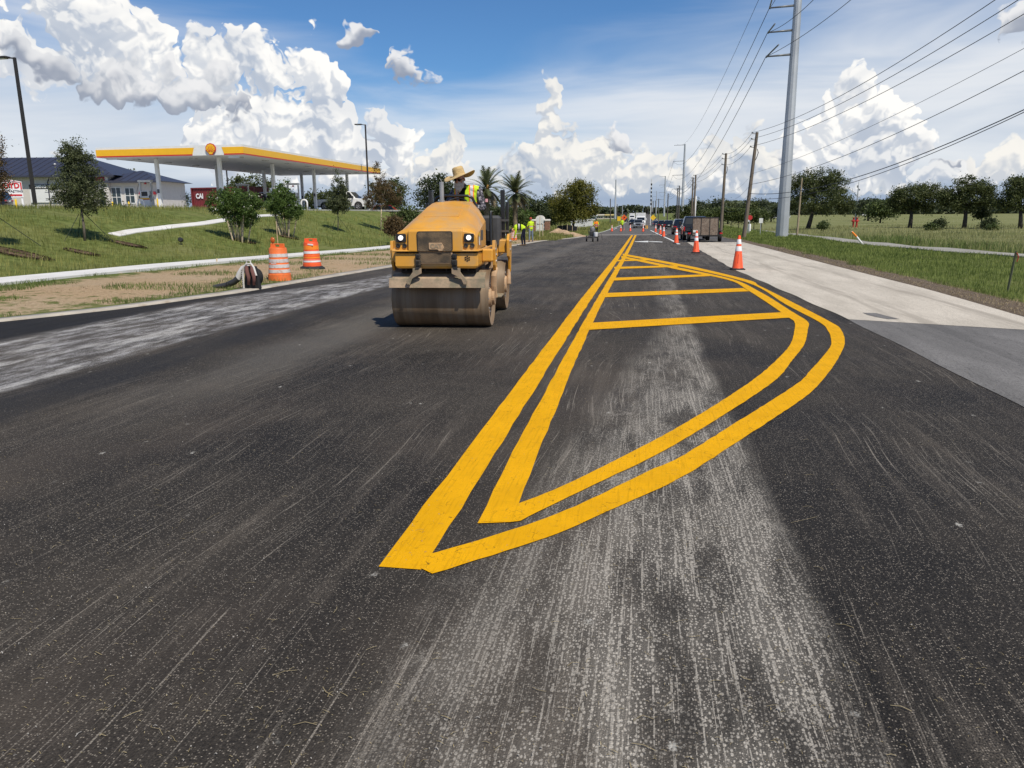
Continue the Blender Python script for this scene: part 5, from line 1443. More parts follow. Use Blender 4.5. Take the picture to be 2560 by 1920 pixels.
cap_hat(F4.M, HARD_W, r4, 'hard_hat', hard=True)

# ---- line striping machine
def striper():
    p = hit(*z4(1275, 1017))
    root = empty('line_striping_machine', (p.x, p.y, zr(p.y)), R(8), 'black push line striping machine with three wheels on the far asphalt', 'striping machine')
    dk = pmat('dark_engine', (0.03, 0.03, 0.032), 0.5, var=0.3); gry = pmat('grey_tank', (0.18, 0.18, 0.19), 0.45)
    for (x, y) in ((-0.40, 0.15), (0.40, 0.15), (0.0, -0.55)):
        w = MB().lathe([(0.10, -0.045), (0.20, -0.05), (0.21, -0.03), (0.21, 0.03), (0.20, 0.05), (0.10, 0.045)], 20, Matrix.Translation((x, y, 0.21)) @ Matrix.Rotation(math.pi / 2, 4, 'Y')).build('wheel', M_BASE, root, auto=40)
        MB().lathe([(0.09, -0.05), (0.09, 0.05)], 14, Matrix.Translation((x, y, 0.21)) @ Matrix.Rotation(math.pi / 2, 4, 'Y')).build('rim', gry, w)
    MB().bar((-0.36, 0.15, 0.30), (0.36, 0.15, 0.30), 0.05).bar((0, 0.2, 0.34), (0, -0.5, 0.34), 0.06).bar((-0.25, 0.2, 0.34), (-0.25, -0.4, 0.34), 0.05).bar((0.25, 0.2, 0.34), (0.25, -0.4, 0.34), 0.05).build('frame', dk, root)
    MB().box((0, 0.0, 0.58), (0.42, 0.40, 0.34), bev=0.04).build('engine', dk, root)
    MB().lathe([(0.15, 0.74), (0.17, 0.78), (0.17, 0.98), (0.12, 1.04), (0.001, 1.05)], 18).build('tank', gry, root, auto=40)
    MB().lathe([(0.14, 0.36), (0.15, 0.38), (0.15, 0.66), (0.13, 0.67)], 16, Matrix.Translation((0.22, -0.30, 0))).build('paint_bucket', M_REFL, root, auto=40)
    MB().tube([(-0.25, 0.18, 0.45), (-0.24, 0.42, 0.95), (0.24, 0.42, 0.95), (0.25, 0.18, 0.45)], 0.018, 8).build('handlebar', M_BLKMET, root)
    MB().tube([(0.4, -0.1, 0.5), (0.62, -0.15, 0.55), (0.70, -0.1, 0.25), (0.70, -0.1, 0.12)], 0.014, 6).tube([(0.62, -0.2, 0.3), (0.78, -0.05, 0.32)], 0.012, 6).build('spray_arm', dk, root)
    root.scale = (1.05,) * 3
striper()

# ---- stakes, silt fence, dirt heap, bent marker post
M_LATH = pmat('pale_lath_wood', (0.60, 0.47, 0.29), 0.9, var=0.15)
for i, (x, y, h, lab) in enumerate([(548, 985, 1.9, 'tall pale survey lath at the kerb right of the standing worker'), (592, 975, 1.25, 'short pale survey lath beside the taller one by the kerb'), (800, 890, 0.9, 'survey lath at the left end of the black silt fence'), (1095, 885, 0.8, 'white survey lath in the grass right of the silt fence')]):
    p = hit(*z4(x, y)); s = MB().tube([(0, 0, -0.1), (0.02 * (-1) ** i, 0.01, h)], [0.030, 0.028], 4).build('survey_lath', M_LATH, None)
    s.location = (p.x, p.y, p.z); tag(s, lab, 'stake', 'survey laths on the left')
p = hit(383 * .2411 + 450, 340 + 1325 * .2411)
s = MB().tube([(0, 0, -0.1), (0.01, 0, 0.19)], [0.026, 0.026], 4).build('survey_lath', M_LATH, None); s.location = p; tag(s, 'stub of a wooden stake in the sand below the pavement', 'stake', 'survey laths on the left')
pts = [z4(790, 895), z4(860, 900), z4(930, 905), z4(1000, 905), z4(1065, 900)]
sf = MB(); tops = [60, 48, 38, 52, 66]; ps = [hit(*q) for q in pts]; V = []
for k, q in enumerate(ps):
    dd = 0.12 * math.sin(k * 2.1); V.append(((q.x, q.y + dd, q.z), (q.x, q.y + dd + 0.10, q.z + 1.35 - tops[k] * 0.008)))
sroot = empty('silt_fence', ps[2], 0, 'sagging black silt fence behind the heap of sand', 'fence')
for (a, b), (c, d) in zip(V, V[1:]):
    o_ = Vector(ps[2]); m_ = MB(); q = [Vector(t) - o_ for t in (a, c, d, b)]
    m_.loft([[q[0], q[1], q[2], q[3]], [t + Vector((0, 0.015, 0)) for t in q]]); m_.build('fabric_panel', BLACKC, sroot)
for (a, b) in V: MB().bar(Vector(a) - Vector(ps[2]) - Vector((0, 0.03, 0)), Vector(b) - Vector(ps[2]) + Vector((0, -0.03, 0.1)), 0.04).build('post', M_LATH, sroot)
# heap of spoil
def heap(px, py, w, d, h, label, seed):
    c = hit(px, py); V, F = [], []; n, m = 28, 12
    for j in range(m + 1):
        for i in range(n):
            a = 2 * math.pi * i / n; t = j / m
            r = (1 - t); x, y = c.x + math.cos(a) * r * w / 2, c.y + math.sin(a) * r * d / 2
            hz = h * (math.cos(math.pi * r) + 1) / 2 * (0.75 + 0.5 * mnoise.noise((x * 0.9, y * 0.9, seed))) + 0.06 * mnoise.noise((x * 4, y * 4, seed))
            V.append((x, y, T(x, y) - 0.05 + max(0, hz)))
    for j in range(m):
        for i in range(n): F.append((j * n + i, j * n + (i + 1) % n, (j + 1) * n + (i + 1) % n, (j + 1) * n + i))
    o = np_mesh('sand_heap', np.array(V), np.array(F), pmat('dug_sand', (0.40, 0.28, 0.17), 0.95, var=0.2, vs=3, bump=0.6, bs=9, bdist=0.08), smooth=True)
    return tag(o, label, 'heap')
heap(*z4(850, 925), 6.0, 5.0, 0.75, 'heap of tan sand in front of the black silt fence', 2.0)
heap(*z4(985, 945), 5.0, 4.0, 0.5, 'lower heap of tan sand at the end of the kerb', 5.0)
p = hit(1960 + 742 * .27125, 380 + 855 * .27125)
root = empty('marker_post', p, 0, 'white marker post with orange tip leaning over the right pavement', 'marker post')
q = at(1960 + 625 * .27125, 380 + 735 * .27125, p.y + 0.1) - p
MB().tube([(0, 0, -0.1), q * 0.62], 0.055, 10).build('post', pmat('white_plastic_post', (0.75, 0.74, 0.72), 0.5), root, auto=40)
MB().tube([q * 0.62, q], [0.057, 0.057], 10).build('orange_tip', M_ORBAND, root, auto=40)
MB().tube([q, q * 1.015], [0.05, 0.04], 10).build('cap', pmat('white_plastic_post', (0.75, 0.74, 0.72), 0.5), root)
p = hit(1960 + 2055 * .27125, 380 + 1290 * .27125)
root = empty('stake', p, 0, 'dark wooden stake with orange ribbon in the right verge', 'stake')
q = at(1960 + 2140 * .27125, 380 + 915 * .27125, p.y) - p
MB().tube([(0, 0, -0.1), q], [0.028, 0.024], 4).build('shaft', pmat('grey_stake_wood', (0.09, 0.10, 0.055), 0.9), root)
MB().tube([q + Vector((0.01, -0.02, -0.03)), q + Vector((0.05, -0.02, -0.12)), q + Vector((0.03, -0.02, -0.22))], [0.02, 0.03, 0.022], 6, flat=0.35).build('ribbon', M_CONE, root)
# ------------------------------------------------------------------ vehicles (own frame: front towards -y, x right when seen from behind... z up)
def carpaint(name, c, metal=0.3, dirt=0.1): return pmat(name, c, 0.28, metal=metal, var=0.05, coat=0.8, dirt=(0.20, 0.17, 0.13), dirt_amt=dirt, dirt_scale=3)
M_GLASS = pmat('dark_car_glass', (0.012, 0.014, 0.016), 0.06, spec=0.8, var=0.2)
M_TYRE = pmat('tyre_rubber', (0.016, 0.016, 0.016), 0.85, var=0.2); M_RIM = pmat('alloy_rim', (0.35, 0.35, 0.36), 0.35, metal=0.7)
M_TAIL = pmat('red_tail_lamp', (0.42, 0.01, 0.012), 0.2); M_HEADL = pmat('clear_lamp', (0.75, 0.76, 0.78), 0.12, metal=0.3); M_CHROME = pmat('chrome', (0.72, 0.72, 0.72), 0.15, metal=0.95)
M_TRIM = pmat('black_trim', (0.016, 0.016, 0.017), 0.6); M_PLATE = pmat('licence_plate', (0.68, 0.70, 0.66), 0.5, var=0.15, vs=30)
M_PRINTD = pmat('dark_print', (0.05, 0.06, 0.08), 0.7)

def wheel(root, x, y, r, w=0.22):
    s = 1 if x > 0 else -1
    M = Matrix.Translation((x, y, r)) @ Matrix.Rotation(s * math.pi / 2, 4, 'Y')
    wp = MB().lathe([(r * 0.62, -w / 2), (r * 0.93, -w / 2), (r, -w * 0.35), (r, w * 0.35), (r * 0.93, w / 2), (r * 0.64, w / 2 - 0.01)], 24, M, cap=False).build('wheel', M_TYRE, root, auto=40)
    rm = MB(); rm.lathe([(r * 0.64, w / 2 - 0.02), (r * 0.58, w / 2 - 0.03), (r * 0.50, w / 2 - 0.07), (0.001, w / 2 - 0.06)], 20, M, cap=False)
    for k in range(5):
        a = k * 2 * math.pi / 5; rm.bar(M @ Vector((0, 0, w / 2 - 0.03)), M @ Vector((r * 0.58 * math.cos(a), r * 0.58 * math.sin(a), w / 2 - 0.025)), 0.07, 0.03, up=(1, 0, 0))
    rm.build('rim', M_RIM, wp, auto=40)

class Car:
    """body from a side outline; flanks lean in above the belt line"""
    def __init__(self, root, W, belt, H, taper, paint_m, outline, bulge=0.03):
        self.W, self.belt, self.H, self.tp, self.root, self.pm = W, belt, H, taper, root, paint_m
        self.out = outline
        n = len(outline); secs = []
        for s in (-1, -0.94, -0.5, 0, 0.5, 0.94, 1):
            sec = []
            for (y, z) in outline:
                f = abs(s)
                k = 1.0 if f < 0.95 else 0.985
                cy = 0.5 * (min(q[0] for q in outline) + max(q[0] for q in outline))
                yy = cy + (y - cy) * (1 - 0.03 * f * f) if abs(y - cy) > 1.2 else y
                sec.append((s * self.hw(z), yy, (z - 0.5) * (1 if f < .99 else 0.985) + 0.5 - 0.012 * f * f))
            secs.append(sec)
        self.body = MB().loft(secs).build('body', paint_m, root, auto=35, bevel=0.02)
    def hw(self, z):
        w = self.W / 2
        if z <= self.belt: return w - 0.05 * max(0, (0.55 - z)) - 0.02 * max(0, z - 0.7)
        return (w - 0.02 * max(0, self.belt - .7)) * (1 - self.tp * (z - self.belt) / (self.H - self.belt))
    def side(self, name, mat, pts, off=0.006, parent=None):
        for s in (-1, 1):
            m = MB(); P = [Vector((s * (self.hw(z) + off), y, z)) for y, z in pts]; Q = [Vector((s * (self.hw(z) - 0.03), y, z)) for y, z in pts]
            m.loft([P, Q]); m.build(name, mat, parent or self.root)
    def cross(self, name, mat, a, b, wa=0.9, wb=0.9, off=0.008, parent=None, inset=0.0):
        """panel across the car between outline points a and b (y,z); off along the outward normal"""
        (y0, z0), (y1, z1) = a, b
        d = Vector((0, y1 - y0, z1 - z0)).normalized(); n = Vector((0, -d.z, d.y))
        cy = sum(q[0] for q in self.out) / len(self.out); cz = self.H * 0.4
        if n.dot(Vector((0, (y0 + y1) / 2 - cy, (z0 + z1) / 2 - cz))) < 0: n = -n
        x0, x1 = self.hw(z0) * wa, self.hw(z1) * wb
        P = [Vector((-x0, y0, z0)), Vector((x0, y0, z0)), Vector((x1, y1, z1)), Vector((-x1, y1, z1))]
        m = MB(); m.loft([[p + n * off for p in P], [p - n * 0.03 for p in P]])
        return m.build(name, mat, parent or self.root)

def suv(loc, rz, label, L, W, H, paint_m, rake=0.35, group='cars queueing in the right lane', name='parked_car', cat='car', sedan=False):
    root = empty(name, loc, rz, label, cat, group)
    f, b = -L / 2, L / 2; belt = 0.58 * H if not sedan else 0.62 * H; hood = 0.56 * H
    if sedan:
        out = [(f + 0.05, 0.30), (f, 0.50), (f + 0.06, hood * 0.92), (f + 0.9, hood), (f + 1.6, H - 0.08), (f + 2.0, H), (b - 1.55, H - 0.02), (b - 0.75, belt + 0.05), (b - 0.06, belt), (b, 0.66), (b - 0.02, 0.36), (b - 0.15, 0.26), (f + 0.2, 0.22)]
        rear = ((b - 0.80, belt + 0.08), (b - 1.45, H - 0.10)); ws = ((f + 1.0, hood + 0.05), (f + 1.58, H - 0.12))
        sidew = [(f + 1.15, belt + 0.03), (b - 0.95, belt + 0.05), (b - 1.5, H - 0.12), (f + 1.85, H - 0.12)]
    else:
        out = [(f + 0.08, 0.32), (f, 0.55), (f + 0.05, hood * 0.95), (f + 1.05, hood + 0.06), (f + 1.75, H - 0.06), (f + 2.1, H), (b - 0.55, H - 0.03), (b - 0.30, H - 0.10), (b - 0.05, belt + 0.02), (b, 0.85), (b + 0.0, 0.50), (b - 0.10, 0.30), (f + 0.2, 0.24)]
        rear = ((b - 0.075, belt + 0.06), (b - 0.27, H - 0.14)); ws = ((f + 1.12, hood + 0.10), (f + 1.73, H - 0.10))
        sidew = [(f + 1.30, belt + 0.03), (b - 0.30, belt + 0.05), (b - 0.48, H - 0.13), (f + 1.95, H - 0.13)]
    c = Car(root, W, belt, H, 0.22, paint_m, out)
    c.cross('rear_window', M_GLASS, rear[0], rear[1], 0.86, 0.86); c.cross('windscreen', M_GLASS, ws[0], ws[1], 0.88, 0.88)
    c.side('side_window', M_GLASS, sidew)
    c.cross('rear_bumper', M_TRIM, (b + 0.005, 0.34), (b + 0.005, 0.52), 0.93, 0.95, 0.03)
    c.cross('bumper_strip', M_CHROME if not sedan else paint_m, (b + 0.005, 0.40), (b + 0.005, 0.45), 0.80, 0.80, 0.045)
    pz = 0.78 if not sedan else 0.62
    c.cross('licence_plate', M_PLATE, (b + 0.004, pz), (b + 0.003, pz + 0.14), 0.17, 0.17, 0.02)
    for s in (-1, 1):
        m = MB(); x1 = s * (W / 2 - 0.05); x0 = s * (W / 2 - 0.42)
        m.loft([[(x0, b + 0.006, belt - 0.13), (x1, b - 0.01, belt - 0.15), (x1, b - 0.03, belt - 0.02), (x0, b - 0.01, belt - 0.05)], [(x0, b - 0.05, belt - 0.13), (x1, b - 0.12, belt - 0.15), (x1, b - 0.14, belt - 0.02), (x0, b - 0.06, belt - 0.05)]])
        m.build('tail_lamp', M_TAIL, root)
        MB().box((s * (W / 2 - 0.28), f + 0.03, hood * 0.82), (0.36, 0.08, 0.13), bev=0.02).build('head_lamp', M_HEADL, root)
        MB().box((s * (W / 2 + 0.07), f + 1.35, belt + 0.09), (0.18, 0.10, 0.13), bev=0.03).build('door_mirror', paint_m, root)
        r = 0.36 if not sedan else 0.33
        for y in (f + 0.85, b - 0.88):
            MB().lathe([(r + 0.06, 0), (r + 0.06, 0.012)], 24, Matrix.Translation((s * (W / 2 - 0.008), y, r)) @ Matrix.Rotation(s * math.pi / 2, 4, 'Y')).build('wheel_arch', M_TRIM, root)
            wheel(root, s * (W / 2 - 0.09), y, r)
    MB().box((0, f + 0.0, hood * 0.62), (W * 0.55, 0.06, 0.24), bev=0.02).build('grille', M_TRIM, root)
    if not sedan:
        for s in (-1, 1): MB().tube([(s * W * 0.36, f + 2.2, H + 0.02), (s * W * 0.36, b - 0.7, H + 0.01)], 0.02, 6).build('roof_rail', M_TRIM, root)
        MB().box((0, b - 0.34, H - 0.035), (W * 0.62, 0.22, 0.035), bev=0.01).build('roof_spoiler', paint_m, root)
    return root

def pickup(loc, rz, label, paint_m, L=5.7, W=1.98, H=1.88, bed=True, group=None, name='pickup_truck', decals=None):
    root = empty(name, loc, rz, label, 'pickup', group)
    f, b = -L / 2, L / 2; belt = 1.12; cab = f + 3.25
    out = [(f + 0.10, 0.42), (f, 0.62), (f + 0.02, 1.04), (f + 0.25, 1.12), (f + 1.25, 1.17), (f + 1.30, 1.18), (cab, 1.14), (b - 0.03, 1.12), (b, 1.05), (b, 0.55), (b - 0.05, 0.45), (f + 0.3, 0.36)]
    c = Car(root, W, 1.25, H, 0.2, paint_m, out)
    c2 = MB(); n = []
    secs = []
    for s in (-1, -0.92, 0, 0.92, 1):
        sec = []
        for (y, z) in [(f + 1.22, 1.13), (f + 1.95, H - 0.06), (f + 2.3, H), (cab - 0.2, H - 0.01), (cab - 0.02, H - 0.09), (cab + 0.03, 1.13)]:
            w = (W / 2 - 0.02) * (1 - 0.17 * (z - 1.13) / (H - 1.13)); sec.append((s * w, y, z - (0.02 if abs(s) == 1 else 0)))
        secs.append(sec)
    c2.loft(secs).build('cab', paint_m, root, auto=35, bevel=0.02)
    wz = lambda z: (W / 2 - 0.02) * (1 - 0.17 * (z - 1.13) / (H - 1.13))
    def xq(name, mat, a, b_, k, off):
        d = Vector((0, b_[0] - a[0], b_[1] - a[1])).normalized(); nn = Vector((0, -d.z, d.y))
        if nn.y * off[0] < 0: nn = -nn
        P = [Vector((-wz(a[1]) * k, a[0], a[1])), Vector((wz(a[1]) * k, a[0], a[1])), Vector((wz(b_[1]) * k, b_[0], b_[1])), Vector((-wz(b_[1]) * k, b_[0], b_[1]))]
        MB().loft([[p + nn * 0.01 for p in P], [p - nn * 0.03 for p in P]]).build(name, mat, root)
    xq('windscreen', M_GLASS, (f + 1.30, 1.22), (f + 1.90, H - 0.11), 0.90, (-1,)); xq('rear_window', M_GLASS, (cab + 0.02, 1.25), (cab - 0.01, H - 0.14), 0.85, (1,))
    for s in (-1, 1):
        for (y0, y1, y2, y3) in ((f + 1.50, f + 2.25, f + 2.25, f + 1.98), (f + 2.33, cab - 0.12, cab - 0.16, f + 2.33)):
            P = [Vector((s * (wz(z) + 0.006), y, z)) for y, z in ((y0, 1.21), (y1, 1.21), (y2, H - 0.12), (y3, H - 0.12))]
            MB().loft([P, [p - Vector((s * 0.03, 0, 0)) for p in P]]).build('side_window', M_GLASS, root)
        MB().box((s * (W / 2 - 0.02), b - 0.02, 0.92), (0.10, 0.06, 0.34), bev=0.015).build('tail_lamp', M_TAIL, root)
        MB().box((s * (W / 2 - 0.20), f - 0.005, 0.93), (0.30, 0.07, 0.22), bev=0.03).build('head_lamp', M_HEADL, root)
        MB().box((s * (W / 2 + 0.13), f + 1.55, 1.30), (0.20, 0.12, 0.26), bev=0.03).build('door_mirror', M_TRIM, root)
        MB().bar((s * (W / 2 + 0.004), f + 2.0, 1.02), (s * (W / 2 + 0.004), f + 2.2, 1.02), 0.03, 0.03).build('door_handle', M_TRIM, root)
        for y in (f + 1.0, b - 1.15):
            MB().lathe([(0.45, 0), (0.45, 0.012)], 24, Matrix.Translation((s * (W / 2 - 0.008), y, 0.42)) @ Matrix.Rotation(s * math.pi / 2, 4, 'Y')).build('wheel_arch', M_TRIM, root)
            wheel(root, s * (W / 2 - 0.10), y, 0.40, 0.27)
        MB().box((s * (W / 2 - 0.06), (f + cab) / 2 + 0.6, 0.40), (0.16, 1.7, 0.06), bev=0.01).build('side_step', M_TRIM, root)
    MB().box((0, (cab + b) / 2 + 0.05, 1.06), (W - 0.24, b - cab - 0.18, 0.15)).build('bed_floor', M_TRIM, root)
    MB().box((0, f - 0.02, 0.86), (W * 0.52, 0.05, 0.34), bev=0.02).build('grille', M_TRIM if decals is None else M_CHROME, root)
    MB().box((0, f - 0.03, 0.55), (W * 0.94, 0.14, 0.20), bev=0.04).build('front_bumper', M_CHROME, root)
    MB().box((0, b + 0.05, 0.55), (W * 0.92, 0.14, 0.18), bev=0.03).build('rear_bumper', M_CHROME, root)
    MB().box((0, b + 0.125, 0.56), (0.32, 0.01, 0.13)).build('licence_plate', M_PLATE, root)
    return root

P_BLACK = carpaint('black_car_paint', (0.006, 0.006, 0.007)); P_DKGREY = carpaint('dark_grey_car_paint', (0.018, 0.019, 0.022)); P_NAVY = carpaint('navy_car_paint', (0.008, 0.012, 0.035))
P_SILVER = carpaint('silver_car_paint', (0.42, 0.42, 0.40), 0.5, 0.25); P_WHITE = carpaint('white_car_paint', (0.72, 0.72, 0.71), 0.0, 0.15)
# trailer and pickup at the back of the queue
TY = hit(*QQ(1800, 866)).y
TXC = (hit(*QQ(1560, 858)).x + hit(*QQ(2045, 866)).x) / 2
def trailer():
    z = zr(TY)
    root = empty('utility_trailer', (TXC, TY, z), R(-1.5), 'black utility trailer with brown board ramp gate at the back of the queue', 'trailer')
    blk = pmat('chipped_black_steel', (0.015, 0.014, 0.014), 0.5, var=0.2, dirt=(0.12, 0.09, 0.06), dirt_amt=0.2)
    brd = pmat('weathered_brown_board', (0.17, 0.125, 0.095), 0.9, var=0.3, vs=9, dirt=(0.30, 0.25, 0.20), dirt_amt=0.35, dirt_scale=12, bump=0.4, bs=30)
    W, L = 1.86, 3.0
    for s in (-1, 1):
        wheel(root, s * (W / 2 + 0.16), 1.15, 0.36, 0.24)
        MB().box((s * (W / 2 + 0.16), 1.15, 0.78), (0.30, 0.9, 0.04), bev=0.01).build('fender', blk, root)
        MB().bar((s * W / 2, 0.0, 0.95), (s * W / 2, L, 0.95), 0.05).bar((s * W / 2, 0.0, 0.52), (s * W / 2, L, 0.52), 0.07).build('side_rail', blk, root)
        for k in range(4): MB().bar((s * W / 2, 0.1 + k * 0.93, 0.5), (s * W / 2, 0.1 + k * 0.93, 0.95), 0.045).build('rail_post', blk, root)
        MB().box((s * (W / 2 + 0.17), -0.02, 0.62), (0.20, 0.05, 0.10)).build('tail_lamp', M_TAIL, root)
    MB().box((0, L / 2, 0.50), (W, L, 0.06)).build('deck', brd, root)
    MB().bar((0, -0.05, 0.40), (0, L + 1.2, 0.42), 0.10).bar((-W / 2, 0, 0.44), (W / 2, 0, 0.44), 0.09).build('drawbar', blk, root)
    gz0, gz1 = 0.47, 1.72; gw = W - 0.08
    g = MB().bar((-gw / 2, -0.06, gz0), (-gw / 2, -0.06, gz1), 0.045).bar((gw / 2, -0.06, gz0), (gw / 2, -0.06, gz1), 0.045).bar((-gw / 2, -0.06, gz1), (gw / 2, -0.06, gz1), 0.05).bar((-gw / 2, -0.06, gz0), (gw / 2, -0.06, gz0), 0.05)
    for k in (1, 2): g.bar((-gw / 2 + gw * k / 3, -0.065, gz0), (-gw / 2 + gw * k / 3, -0.065, gz1), 0.04)
    g.build('gate_frame', blk, root)
    for k in range(3): MB().box((-gw / 2 + gw * (k + .5) / 3, -0.045, (gz0 + gz1) / 2), (gw / 3 - 0.03, 0.02, gz1 - gz0 - 0.04)).build('gate_board', brd, root)
    MB().box((-gw / 2 + 0.20, -0.095, gz0 + 0.30), (0.32, 0.01, 0.16)).build('licence_plate', M_PLATE, root)
    MB().box((-gw / 2 + 0.28, -0.095, gz0 + 0.12), (0.10, 0.02, 0.08)).build('reflector', M_TAIL, root)
    return root
trailer()
def lane_x(y): return TXC - 0.004 * (y - TY) - 0.15
pk = pickup((lane_x(TY + 6) - 0.25, TY + 7.2, zr(TY + 7)), 0, 'black crew cab pickup towing the trailer, only its left side showing', P_BLACK, H=1.84)
pk.rotation_euler = (R(0.6), 0, R(180.0 - 1)); pk.rotation_euler = (0, 0, R(0))
def from_behind(o, y, dx=0.0):
    o.location = (lane_x(y) + dx, y, zr(y) + 0.01); o.rotation_euler = (0, 0, R(180)); return o
from_behind(pk, TY + 7.2, -0.1)
YB = {k: hit(*QQ(*v)).y for k, v in dict(a=(1250, 740), b=(1110, 655), c=(1010, 640), d=(920, 600)).items()}
for key, px, lab, pm, dims in (('a', 1250, 'dark grey SUV right in front of the black pickup', P_DKGREY, (4.7, 1.95, 1.74)), ('b', 1088, 'black SUV with lit number plate, third vehicle in the queue', P_BLACK, (4.6, 1.92, 1.72)), ('c', 992, 'black SUV partly hidden behind the other black one in the queue', P_BLACK, (4.6, 1.90, 1.70))):
    q = hit(*QQ(px, {'a': 740, 'b': 655, 'c': 640}[key])); y = q.y + dims[0] / 2
    o = suv((0, 0, 0), 0, lab, *dims, pm); o.rotation_euler = (0, 0, 0)
    o.location = (q.x + dims[1] / 2 + 0.05, y, zr(y) + 0.01); o.rotation_euler = (0, 0, R(0))
q = hit(*QQ(900, 600)); o = suv((q.x + 0.95, q.y + 2.3, zr(q.y)), 0, 'low navy blue car at the head of the queue', 4.6, 1.82, 1.42, P_NAVY, sedan=True)
# they face away from the camera: rear (+y of their frame) must look back towards -y
for o in list(COL.objects):
    if o.parent is None and o.get('group') == 'cars queueing in the right lane': o.rotation_euler = (0, 0, R(180))
# oncoming silver pickup, truck behind it, dark car and a bus far off
q = hit(*QQ(650, 628)); pickup((q.x + 0.1, q.y + 2.9, zr(q.y)), R(0), 'silver oncoming pickup stopped behind the cones', P_SILVER, L=5.6, W=2.0, H=1.86)
def truck(loc, rz, label, sc=1.0):
    root = empty('box_truck', loc, rz, label, 'truck')
    wht = P_WHITE
    secs = []
    for s in (-1, -0.9, 0, 0.9, 1):
        secs.append([(s * 1.15, y, z - (0.03 if abs(s) == 1 else 0)) for y, z in [(-3.4, 0.6), (-3.45, 1.30), (-3.3, 1.55), (-2.3, 1.75), (-1.9, 2.65), (-1.5, 2.85), (-0.3, 2.9), (-0.3, 0.6)]])
    MB().loft(secs).build('cab', wht, root, auto=35, bevel=0.03)
    MB().loft([[(-0.98, -2.29, 1.82), (0.98, -2.29, 1.82), (0.95, -1.93, 2.58), (-0.95, -1.93, 2.58)], [(-0.98, -2.2, 1.82), (0.98, -2.2, 1.82), (0.95, -1.85, 2.58), (-0.95, -1.85, 2.58)]]).build('windscreen', M_GLASS, root)
    MB().box((0, -3.46, 1.02), (1.2, 0.06, 0.7), bev=0.03).build('grille', M_CHROME, root); MB().box((0, -3.48, 0.55), (2.35, 0.2, 0.32), bev=0.05).build('bumper', M_CHROME, root)
    MB().box((0, 2.6, 2.2), (2.45, 5.6, 2.9), bev=0.04).build('cargo_box', wht, root)
    MB().box((0, -0.27, 3.15), (1.9, 0.06, 0.9), bev=0.02).build('roof_deflector', pmat('grey_white_panel', (0.5, 0.5, 0.5), 0.5), root)
    for s in (-1, 1):
        MB().box((s * 0.92, -3.42, 1.15), (0.32, 0.1, 0.24), bev=0.04).build('head_lamp', M_HEADL, root)
        MB().box((s * 1.38, -2.2, 2.1), (0.14, 0.12, 0.6), bev=0.03).build('door_mirror', wht, root)
        for y in (-2.5, 3.6): wheel(root, s * 1.0, y, 0.5, 0.34)
    root.scale = (sc,) * 3
q = hit(*QQ(690, 505)); p = at(*QQ(700, 505), 190.0); truck((at(*QQ(702, 440), 185).x, 185, zr(185)), R(2), 'white box truck behind the silver pickup on the far road', 0.92)
p = at(*QQ(565, 490), 235); o = suv((p.x, 235, zr(235)), 0, 'black car coming up behind the white truck', 4.6, 1.9, 1.6, P_BLACK, group='cars coming up the far road'); o['group'] = 'cars coming up the far road'
p = at(*QQ(555, 420), 330); truck((p.x, 330, zr(330)), 0, 'small white truck far away beyond the black car', 0.9)
p = at(*QQ(510, 430), 300); o = suv((p.x - 1.5, 300, zr(300)), 0, 'tiny dark car beside the farthest white truck', 4.6, 1.9, 1.7, P_BLACK, group='cars coming up the far road')
# ------------------------------------------------------------------ filling station on the bank
PZ = PLATEAU
M_WHITEP = pmat('white_enamel', (0.74, 0.74, 0.73), 0.4, var=0.03, dirt=(0.55, 0.53, 0.50), dirt_amt=0.1)
M_SOFFIT = pmat('white_soffit', (0.66, 0.66, 0.65), 0.6, var=0.04)
M_BANDY = pmat('golden_yellow_panel', (0.85, 0.46, 0.015), 0.4, var=0.03); M_BANDR = pmat('red_panel_edge', (0.52, 0.02, 0.025), 0.4, var=0.03)
M_FORE = pmat('forecourt_concrete', (0.42, 0.41, 0.385), 0.9, var=0.1, vs=0.5, bump=0.1)
X0, X1, Y0, Y1 = -30.0, -42.2, 55.4, 86.2
ZB, ZT = 6.03, 6.77
fc = []
ribx = [X0 + 3.5, X1 - 16]; 
tag(MB().box(((X0 + 2.5 + X1 - 20) / 2, 76, PZ - 0.02), (abs(X1 - 20 - X0 - 2.5), 54, 0.16)).build('forecourt', M_FORE), kind='structure')
